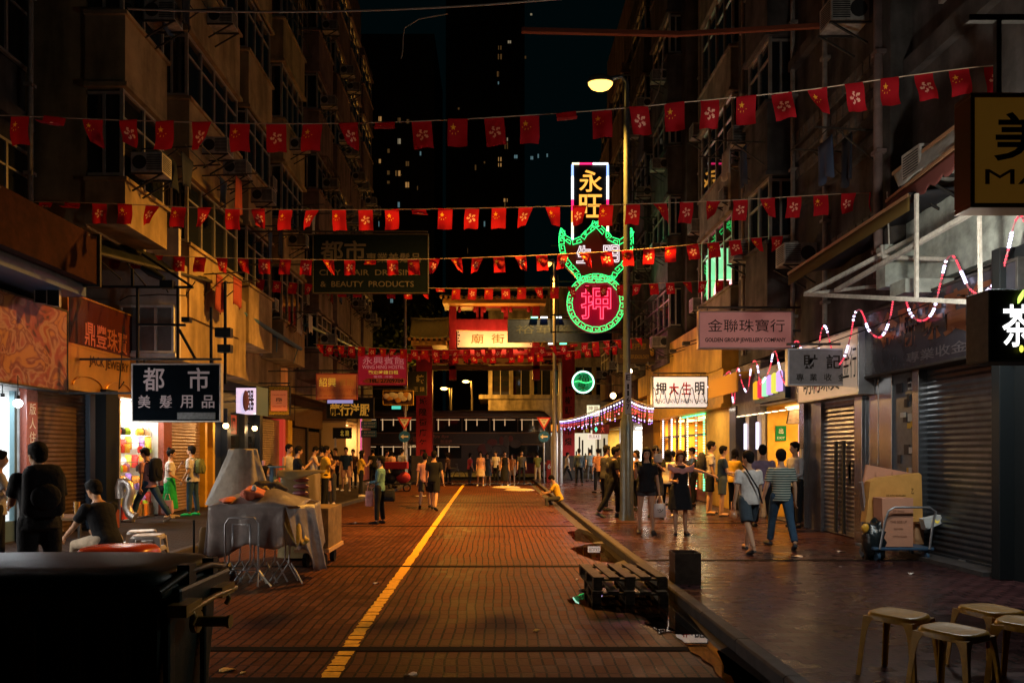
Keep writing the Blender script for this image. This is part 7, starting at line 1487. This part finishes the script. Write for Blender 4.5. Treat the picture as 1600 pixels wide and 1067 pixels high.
for k, (px, dd, z, lb) in enumerate(((232, 8.5, 0, 'pale plastic stool at the bottom of the right stack by the seated man'), (232, 8.5, .14, 'second pale stool up in the right stack by the seated man'), (222, 9.1, .12, 'topmost pale stool standing on the middle stack by the seated man'), (222, 9.1, 0, 'lower pale stool of the middle stack by the seated man'))):
    s_ = copy_tree(S2); s_.location = (P(px, 0, dd).x, dd, KERB+z); s_.rotation_euler.z = .2*k; s_['label'] = lb
s_ = copy_tree(S2); s_.location = (SEAT1.x, SEAT1.y, KERB); s_['label'] = 'pale stool under the seated man in pale trousers'; s_['group'] = 'pale stools beside the seated man'
for k, (px, dd) in enumerate(((407, 17.5), (424, 19.0))): s_ = copy_tree(S2); s_.location = (P(px, 0, dd).x, dd, KERB); s_['label'] = ['pale stool under the long haired woman at the blue table', 'pale stool under the person behind the blue table'][k]; s_['group'] = 'stools at the blue drinks table'
# foreground wheeled bin
BG = mat('bin_green', (.005, .015, .010), .45, spec=.3, noise=.2, bump=.1, scale=40)
t = thing('wheeled_bin', 'huge dark green wheeled bin with side lifting pin filling the lower left corner', 'bin', (-2.05, 3.7, 0)); t.scale.z = .95; x0, x1, y0, y1 = -2.95, -1.56, 3.35, 4.1
mb = MB(); mb.loft([[Vector((cx + a, cy_ + b, z)) for a, b in ((-w, -dd), (w, -dd), (w, dd), (-w, dd))] for cx, cy_, w, dd, z in ((-2.25, 3.75, .60, .30, .16), (-2.25, 3.73, .645, .34, .72), (-2.25, 3.72, .66, .36, 1.08))], smooth=False)
for k in range(6): mb.box(-2.8+k*.21, 3.34, .3, -2.76+k*.21, 3.40, 1.0)
mb.box(-1.60, 3.42, .25, -1.565, 3.5, 1.02); mb.box(-1.60, 3.85, .25, -1.565, 3.92, 1.02)
mb.build('body', BG, t, bevel=.02, fix=True)
mb = MB(); mb.box(-2.95, 3.31, 1.06, -1.54, 4.12, 1.12); mb.box(-1.58, 3.4, .98, -1.50, 4.05, 1.1); mb.build('rim', BG, t, bevel=.02)
mb = MB(); mb.loft([[Vector((-2.26 + w*math.copysign(abs(math.cos(q))**.35, math.cos(q)), 3.68 + dd*math.copysign(abs(math.sin(q))**.35, math.sin(q)), z)) for q in [2*math.pi*i/40 for i in range(40)]] for w, dd, z in ((.70, .40, 1.12), (.705, .405, 1.15), (.67, .37, 1.185), (.5, .25, 1.205), (.1, .05, 1.21))]); mb.build('lid', BG, t)
TR = mat('trunnion_paint', (.25, .16, .03), .35, .3, noise=.2)
mb = MB(); mb.cyl((-1.54, 3.66, .87), (-1.36, 3.66, .87), .028, 16); mb.cyl((-1.37, 3.66, .87), (-1.355, 3.66, .87), .036, 16); mb.cyl((-1.545, 3.66, .87), (-1.52, 3.66, .87), .06, 16); mb.build('lifting_pin', TR, t)
mb = MB()
for y in (3.42, 3.86): mb.tube([(-1.5, y, 1.02), (-1.46, y, 1.0), (-1.44, y, .95), (-1.455, y, .92)], .014, 6); mb.box(-1.53, y-.09, .97, -1.44, y+.09, 1.03)
mb.tube([(-1.455, 3.33, .985), (-1.45, 3.7, 1.0), (-1.455, 4.0, .985)], .016, 8); mb.build('handle', TR, t)
mb = MB(); mb.tube([(-1.56, 3.3, 1.10), (-1.52, 3.5, 1.16), (-1.5, 3.75, 1.16), (-1.52, 3.95, 1.12)], .018, 8); mb.box(-1.56, 3.5, 1.1, -1.5, 3.58, 1.2); mb.box(-1.56, 3.8, 1.1, -1.5, 3.86, 1.19); mb.build('hinge', BG, t)
for x in (-2.75, -1.75): 
    for y in (3.45, 3.95): mb = MB(); mb.cyl((x-.03, y, .09), (x+.03, y, .09), .09, 16); mb.box(x-.04, y-.03, .1, x+.04, y+.03, .2); mb.build('wheel', mat('rubber'), t)
# orange board, low table, grey tub
t = thing('orange_basin', 'shiny orange plastic basin lying upside down behind the green bin', 'basin', (-2.95, 5.6, .8)); c = P(186, 866, 5.6)
mb = MB(); mb.loft([[Vector((c.x + .29*s_*math.copysign(abs(math.cos(q))**.6, math.cos(q)), 5.6 + .24*s_*math.copysign(abs(math.sin(q))**.6, math.sin(q)), z)) for q in [2*math.pi*i/32 for i in range(32)]] for s_, z in ((1.03, c.z-.05), (1, c.z-.03), (.96, c.z+.03), (.86, c.z+.062), (.3, c.z+.068), (.02, c.z+.068))]); mb.build('basin', mat('orange_plastic', (.7, .06, .01), .25, noise=.1), t)
t = thing('folding_table', 'low wooden topped table between the seated man and the orange basin', 'table', (-3.0, 5.7, 0)); mb = MB(); mb.box(c.x-.5, 5.3, c.z-.1, c.x+.35, 6.0, c.z-.055); mb.build('table_top', mat('worn_wood', (.2, .12, .06), .5, noise=.4, scale=9), t)
for sx in (-.45, .3):
    for y in (5.35, 5.95): mb = MB(); mb.bar((c.x+sx, y, 0), (c.x+sx, y, c.z-.1), .03); mb.build('leg', STEEL, t)
t = thing('plastic_tub', 'grey brown plastic tub with a violet lid beside the green bin', 'tub', (P(285, 0, 6.6).x, 6.6, 0)); x = P(285, 0, 6.6).x; zt = ZZ(882, 6.6)
mb = MB(); mb.cyl((x, 6.6, 0), (x, 6.6, zt), .14, 24, 0, .165); mb.build('body', mat('tub_brown', (.14, .1, .09), .5), t); mb = MB(); mb.tube([(x, 6.6, zt), (x, 6.6, zt+.025), (x, 6.6, zt+.035)], [.15, .15, .13], 24); mb.build('lid', mat('violet_lid', (.4, .07, .5), .35), t)
# small drinks table with bottles in front of seated man
t = thing('drinks_table', 'small brown table with cups left of the seated man', 'table', (P(110, 0, 9.4).x, 9.4, KERB)); x = P(112, 0, 9.4).x; zt = ZZ(806, 9.4)
mb = MB(); mb.box(x-.35, 9.1, zt-.03, x+.3, 9.7, zt); mb.build('table_top', mat('worn_wood'), t)
for sx, sy in ((-.3, -.25), (.25, -.25), (-.3, .25), (.25, .25)): mb = MB(); mb.bar((x+sx, 9.4+sy, KERB), (x+sx, 9.4+sy, zt-.03), .03); mb.build('leg', STEEL_DARK, t)
for k, (dx, m_, lb) in enumerate(((-.2, 'amber', 'amber beer glass at the left of the small brown table'), (-.05, 'clear', 'clear cup in the middle of the small brown table'), (.16, 'amber', 'tall amber glass nearest the seated man'))):
    mb = MB(); mb.cyl((x+dx, 9.25, zt), (x+dx, 9.25, zt+(.14 if k < 2 else .2)), .03, 12, 0, .036); tag(mb.build('drinking_glass', mat('glass_'+m_, (.5, .25, .05) if m_ == 'amber' else (.4, .4, .4), .1)), lb, 'glass')
t = thing('drinks_table', 'small blue table with a pink cup behind the covered stall', 'table', (P(418, 0, 18).x, 18.2, KERB)); x = P(420, 0, 18.2).x; zt = ZZ(728, 18.2)
mb = MB(); mb.box(x-.4, 17.9, zt-.04, x+.35, 18.5, zt); mb.box(x+.05, 18.1, KERB, x+.15, 18.3, zt-.04); mb.box(x-.2, 18, KERB, x+.3, 18.4, KERB+.04); mb.build('table_top', mat('table_blue', (.04, .12, .22), .4), t)
mb = MB(); mb.cyl((x-.1, 18.1, zt), (x-.1, 18.1, zt+.14), .035, 12, 0, .045); tag(mb.build('cup', mat('cup_pink', (.6, .3, .35), .5)), 'pink cup standing on the small blue table', 'cup')
# umbrella pole with base
t = thing('stand_pole', 'thin black pole on a round base at the left kerb beside the covered stall', 'pole', (P(303, 0, 8.6).x, 8.6, 0)); x = P(303, 0, 8.6).x
mb = MB(); mb.cyl((x, 8.6, .03), (x, 8.6, ZZ(812, 8.6)), .014, 8); mb.build('shaft', BLACK, t); mb = MB(); mb.cyl((x, 8.6, 0), (x, 8.6, .05), .16, 24); mb.build('base', STEEL, t)
# covered stall
TARP = mat('clear_tarp', (.5, .44, .42), .25, noise=.4, scale=7, bump=1.0, trans=.45); TOL = mat('olive_tarp', (.2, .15, .07), .6, noise=.25, scale=3, bump=.5); TGR = mat('grey_tarp', (.42, .36, .28), .45, noise=.3, scale=6, bump=1.0)
t = thing('covered_stall', 'closed market stall wrapped in shiny plastic sheets over stacked folding tables', 'stall', (-3.0, 9.4, 0)); d = 9.1
tl, tr, zt = P(326, 0, d).x, P(446, 0, d).x, ZZ(790, d)
def rim(u): return [(tl, d), (tr, d), (tr+.28, d+.35), (tr+.2, d+1.0), (tl, d+1.0)]
def sheet_side(a, b, ha, hb, ph, flare=.05):
    nrm = Vector((b[1]-a[1], -(b[0]-a[0]), 0)).normalized()
    def f(u, v):
        p = Vector((a[0]+(b[0]-a[0])*u, a[1]+(b[1]-a[1])*u, zt)); h = ha+(hb-ha)*u + .06*math.sin(u*9+ph)
        return p + nrm*(v*(flare + .04*math.sin(u*13+ph) + .012*math.sin(u*29+ph*2))) - VZ*(v*h)
    return f
mb = MB(); rm = rim(0); hs = [.62, .48, .9, .6, .6]
for i in range(5): mb.grid(sheet_side(rm[i], rm[(i+1) % 5], hs[i], hs[(i+1) % 5], i*1.7, .04 if i != 1 else .22), 30, 12)
mb.grid(lambda u, v: Vector((tl + (tr+.15-tl)*u, d + 1.0*v, zt + .03*math.sin(u*11)*math.sin(v*7) + .22*math.sin(math.pi*u)*math.sin(math.pi*v))), 24, 16); mb.build('plastic_cover', TARP, t, solid=.006)
mb = MB(); mb.box(tl+.06, d+.08, zt-.06, tr, d+.95, zt-.02); mb.build('table_top', mat('worn_wood'), t)
for k in range(9):                                          # the folded tables' tube legs under the cover
    x = tl+.08 + k*.115; y = d+.1+.07*(k % 4); m_ = MB()
    m_.tube([(x-.16, y-.12, .01), (x, y, .26), (x+.02, y+.02, .75)], .011, 6); m_.tube([(x+.2, y-.1, .01), (x+.03, y, .26)], .011, 6); m_.build('tube_leg', STEEL, t)
m_ = MB(); fx = P(352, 0, d-.12).x; fw = .42; fy = d-.13
m_.tube([(fx, fy, .2), (fx, fy, .78), (fx+.05, fy, .86), (fx+fw-.05, fy, .86), (fx+fw, fy, .78), (fx+fw, fy, .2)], .012, 8); m_.tube([(fx+.1, fy-.01, .5), (fx+.1, fy-.01, .78), (fx+fw-.1, fy-.01, .78), (fx+fw-.1, fy-.01, .5)], .011, 8)
m_.tube([(fx-.12, fy-.1, .0), (fx, fy, .2), (fx+fw, fy, .2), (fx+fw, fy-.02, .0)], .012, 8); m_.tube([(fx+fw, fy, .2), (fx+fw+.2, fy-.12, .02)], .012, 8); m_.build('folding_frame', STEEL, t)
# tall cone cover
t = thing('cone_cover', 'tall beige sheet draped like a cut cone on top of the covered stall', 'cover', P(375, 785, 9.8)); mb = MB(); n = 48
rings = []; zb, zz_ = zt-.02, ZZ(702, 9.8)
for v in [i/10 for i in range(11)]:
    ca, cb = P(377, 0, 9.7).x, P(374, 0, 9.7).x; rad = .17 + .27*v**1.1; z = zz_ + (zb-zz_)*v
    rings.append([Vector((ca + (rad + .035*v*math.sin(q*5+1) + .02*math.sin(q*9+3*v) + .012*math.sin(q*17+5*v))*math.cos(q) - .05*v, 9.75 + (rad*.8 + .02*v*math.sin(q*4))*math.sin(q), z + .012*math.sin(q*3)*(1-v))) for q in [2*math.pi*i/n for i in range(n)]])
mb.loft(rings[::-1]); mb.build('sheet', TGR, t)
CL = mat('salmon_cloth', (.65, .2, .12), .8, noise=.15, bump=.5); YW = mat('amber_tarp', (.55, .33, .05), .4, noise=.3, bump=.6)
def heap(label, px, py, d, rx, rz, m, seed, name='cloth', ry=.25, cat='cloth'):
    r = random.Random(seed); c = P(px, py, d); mb = MB(); mb.ell(c, (rx, ry, rz), 28, 16); q = []
    for v in mb.v:
        w_ = Vector(v) - c; k = 1 + .13*math.sin(w_.x*31+seed) + .10*math.sin(w_.z*43+w_.y*21+seed*2); q.append(tuple(c + w_*k))
    mb.v = q; return tag(mb.build(name, m), label, cat)
heap('salmon folded cloth lying on the stall left of the cone base', 362, 781, 9.35, .14, .045, CL, 1); heap('salmon crumpled cloth with white scraps on top of the stall', 395, 771, 9.3, .15, .09, CL, 2); heap('dark crumpled sheet behind the salmon cloths', 415, 766, 9.7, .3, .13, mat('dark_sheet', (.05, .04, .035), .6), 3)
heap('white paper scrap sticking out of the salmon cloth', 397, 762, 9.15, .035, .05, WHITE, 5, ry=.03)
mb = MB(); a, b, c = P(418, 762, 9.5), P(446, 790, 9.2), P(470, 850, 8.95)
mb.grid(lambda u, v: (a.lerp(b, min(1, v*2)) if v < .5 else b.lerp(c, (v-.5)*2)) + Vector((.16*(u-.5) + .03*math.sin(v*14+u*5), .15*u, .03*math.sin(u*9+v*11))), 8, 24); tag(mb.build('amber_sheet', YW, solid=.006), 'crumpled amber plastic sheet sliding down the right side of the stall', 'sheet')
# olive covered rack
t = thing('covered_rack', 'olive tarpaulin over a tall rack with stacked maroon trays behind the stall', 'rack', P(455, 830, 11)); d = 11.0; xa, xb, zt2, zb2 = P(432, 0, d).x, P(488, 0, d).x, ZZ(737, d), 0.05
mb = MB(); n = 40; mb.loft([[Vector(((xa+xb)/2 + ((xb-xa)/2*s_ + .02*math.sin(q*7+z*3))*math.copysign(abs(math.cos(q))**.5, math.cos(q)), d+.35 + (.33*s_)*math.copysign(abs(math.sin(q))**.5, math.sin(q)), z)) for q in [2*math.pi*i/n for i in range(n)]] for z, s_ in ((zb2, 1.08), (.4, 1.04), (.9, 1.0), (zt2-.06, .96), (zt2, .8), (zt2+.02, .3))]); mb.build('tarpaulin', TOL, t)
mb = MB(); mb.grid(lambda u, v: Vector((xa + .05 + (xb-xa+.18)*u, d-.08-.1*v+.02*math.sin(u*12), zt2+.03-.09*v*(1+.6*math.sin(u*5)))), 20, 4); mb.build('top_fold', TOL, t, solid=.01)
mb = MB()
for k in range(10): mb.ell((P(466, 0, d).x + .006*k, d-.02, .32+k*.105), (.125, .07, .045), 14, 8)
mb.build('tray_stack', mat('maroon_tray', (.16, .05, .06), .4), t)
t = thing('wooden_cart', 'plain wooden box cart with a pale sill at the right end of the covered stall', 'cart', P(492, 865, 10.3)); d = 10.3; xa, xb = P(463, 0, d).x, P(513, 0, d).x
mb = MB(); mb.box(xa, d, ZZ(856, d), xb, d+.9, ZZ(794, d)); mb.build('box', mat('cart_wood', (.3, .2, .09), .6, noise=.45, scale=7, streak=.3), t, bevel=.008); mb = MB(); mb.box(xa-.02, d-.04, ZZ(863, d), xb+.02, d+.94, ZZ(857, d)); mb.build('sill', mat('sill_cream', (.6, .38, .2), .5), t)
for q in (xa+.1, xb-.1):
    for y in (d+.15, d+.75): mb = MB(); mb.cyl((q-.03, y, .1), (q+.03, y, .1), .1, 16); mb.bar((q, y, .1), (q, y, ZZ(863, d)), .03); mb.build('wheel', mat('rubber'), t)
mb = MB(); cx_ = P(486, 0, d).x; mb.grid(lambda u, v: Vector((cx_-.06+.14*u, d-.03-.01*math.sin(u*9+v*4), ZZ(792, d)+.0-.38*v - .05*u*(v > .5))), 8, 10); tag(mb.build('towel', CL, solid=.01), 'salmon towel hanging over the corner of the wooden cart', 'towel')
heap('brown folded board leaning under the left end of the stall', 318, 862, 9.3, .08, .3, mat('board_brown', (.22, .13, .05), .5), 8, 'board', .03, 'board')
heap('blue grey plastic bags piled below the left end of the stall', 334, 895, 9.6, .28, .16, mat('bag_blue', (.04, .06, .08), .35, bump=.5), 9, 'plastic_bags', .25, 'bags')
# pallets, grey bin box
WD = mat('pallet_wood', (.075, .05, .03), .6, noise=.5, scale=10, bump=.3)
def pallet(label, x, y, z, rz):
    t = thing('pallet', label, 'pallet', (x, y, z), 'pallets by the kerb', world=False, rz=rz)
    for k in range(5): mb = MB(); mb.box(-.42+k*.178, 0, .122, -.30+k*.178, .95, .142); mb.build('deck_board', WD, t, bevel=.003)
    for y_ in (.0, .43, .86):
        mb = MB(); mb.box(-.42, y_, .1, .42, y_+.09, .12); mb.build('cross_board', WD, t, bevel=.003)
        for x_ in (-.42, -.05, .32): mb = MB(); mb.box(x_, y_, .02, x_+.1, y_+.09, .1); mb.build('block', WD, t, bevel=.003)
    for x_ in (-.42, -.05, .32): mb = MB(); mb.box(x_, 0, 0, x_+.1, .95, .018); mb.build('base_board', WD, t, bevel=.003)
    return t
gx_ = P(985, 0, 7.85).x; pallet('wooden pallet on the ground in the puddle by the kerb', gx_, 7.85, .012, -.03); pallet('upper wooden pallet resting on the other beside the kerb', gx_+.02, 7.93, .16, .05)
t = thing('metal_bin', 'open square metal box bin standing on the pavement right of the pallets', 'bin', (P(1070, 0, 8.6).x, 8.6, KERB)); x, y = P(1070, 0, 8.6).x, 8.6
for a, b in (((x-.155, y-.15), (x+.155, y-.145)), ((x-.155, y+.145), (x+.155, y+.15)), ((x-.155, y-.145), (x-.15, y+.145)), ((x+.15, y-.145), (x+.155, y+.145))): mb = MB(); mb.box(a[0], a[1], KERB, b[0], b[1], KERB+.37); mb.build('side_panel', mat('bin_brown', (.09, .06, .045), .5, .3, noise=.4), t)
# hand trolley with boxes
TB = mat('trolley_blue', (.05, .1, .17), .4, .3); CARD = mat('cardboard', (.48, .26, .13), .7, noise=.12, scale=5); CARD2 = mat('cardboard_pink', (.55, .26, .16), .65, noise=.1, scale=5)
t = thing('platform_trolley', 'blue platform trolley with a bent steel handle in front of the big shutter', 'trolley', (P(1415, 0, 10.3).x, 10.3, KERB)); d = 10.2; xa, xb = P(1366, 0, d).x, P(1460, 0, d).x
mb = MB(); mb.box(xa, d, KERB+.16, xb, d+.55, KERB+.2); mb.build('platform', TB, t, bevel=.01); hx = P(1380, 0, d).x, P(1462, 0, d).x
mb = MB(); z0 = ZZ(852, d); zt_ = ZZ(792, d); mb.tube([(hx[0]-.06, d-.02, z0-.05), (hx[0]+.0, d-.04, z0+.35), (hx[0]+.05, d-.05, zt_-.05), (hx[0]+.13, d-.05, zt_), (hx[1]-.12, d-.05, zt_), (hx[1]-.03, d-.05, zt_-.06), (hx[1]-.07, d-.04, z0+.3), (hx[1]-.1, d-.02, z0-.05)], .016, 8); mb.build('handle', STEEL, t)
for x_ in (xa+.08, xb-.08):
    for y_ in (d+.08, d+.47): mb = MB(); mb.cyl((x_-.02, y_, KERB+.07), (x_+.02, y_, KERB+.07), .07, 14); mb.box(x_-.03, y_-.02, KERB+.07, x_+.03, y_+.02, KERB+.16); mb.build('wheel', TB, t)
def box_px(label, quad, d, th, m, txt=(), tilt=0, name='cardboard_box'):
    pts = [P(x_, y_, d) for x_, y_ in quad]; mb = MB(); mb.poly(pts, (0, 1, 0), th); o = mb.build(name, m, None, bevel=.004, fix=True); tag(o, label, 'box', 'cardboard on the trolley')
    for s_, px, py, w_, h_, mm in txt: text(s_, o, P(px, py, d-.006), U, w_*d/F, h_*d/F, mm)
    return o
BR = mat('print_brown', (.12, .05, .03), .6)
box_px('narrow upright carton standing in front on the trolley', [(1381, 854), (1378, 778), (1427, 778), (1427, 854)], 10.24, .25, CARD2, [('易碎  FRAGILE', 1404, 798, 18, 4, BR), ('THIS SIDE UP', 1404, 815, 26, 4, BR), ('MADE IN CHINA', 1404, 826, 14, 3, BR), ('OTTO GLASS', 1406, 838, 22, 3, BR)])
box_px('large dented amber carton behind the upright one on the trolley', [(1353, 816), (1360, 752), (1375, 746), (1437, 739), (1440, 742), (1442, 815)], 10.52, .16, mat('cardboard_amber', (.6, .3, .08), .6, noise=.15, scale=4, bump=.4), [('DE KITCHENWARE', 1400, 774, 30, 3, INK), ('乙', 1426, 767, 4, 8, INK)])
box_px('wide flat pinkish carton sheet leaning behind the amber carton', [(1350, 752), (1355, 726), (1436, 741), (1438, 800), (1352, 800)], 10.72, .05, CARD2, [('婚', 1377, 751, 8, 12, INK), ('乙', 1394, 740, 3, 4, INK), ('小心', 1368, 742, 3, 12, BR)])
box_px('thin grey board edge at the left of the trolley cartons', [(1346, 754), (1349, 752), (1356, 812), (1352, 814)], 10.6, .1, mat('board_grey', (.2, .15, .14), .6), name='board')
box_px('white printed box tipped on the right of the trolley', [(1443, 811), (1474, 803), (1476, 816), (1447, 828)], 10.4, .12, WHITE, [('~', 1462, 814, 12, 7, YT)])
box_px('small brown carton low behind the trolley handle', [(1430, 850), (1430, 818), (1444, 818), (1444, 850)], 10.6, .2, CARD)
heap('full black rubbish bag leaning at the left of the trolley', 1365, 845, 10.4, .14, .33, mat('rubbish_black', (.008, .012, .014), .25, bump=.5), 12, 'rubbish_bag', .18, 'bag'); heap('knotted yellow bag end beside the black rubbish bag', 1351, 825, 10.3, .05, .07, mat('yellow_bag', (.65, .33, .03), .4), 13, 'yellow_bag', .04, 'bag')
finish_people()
finish_text()
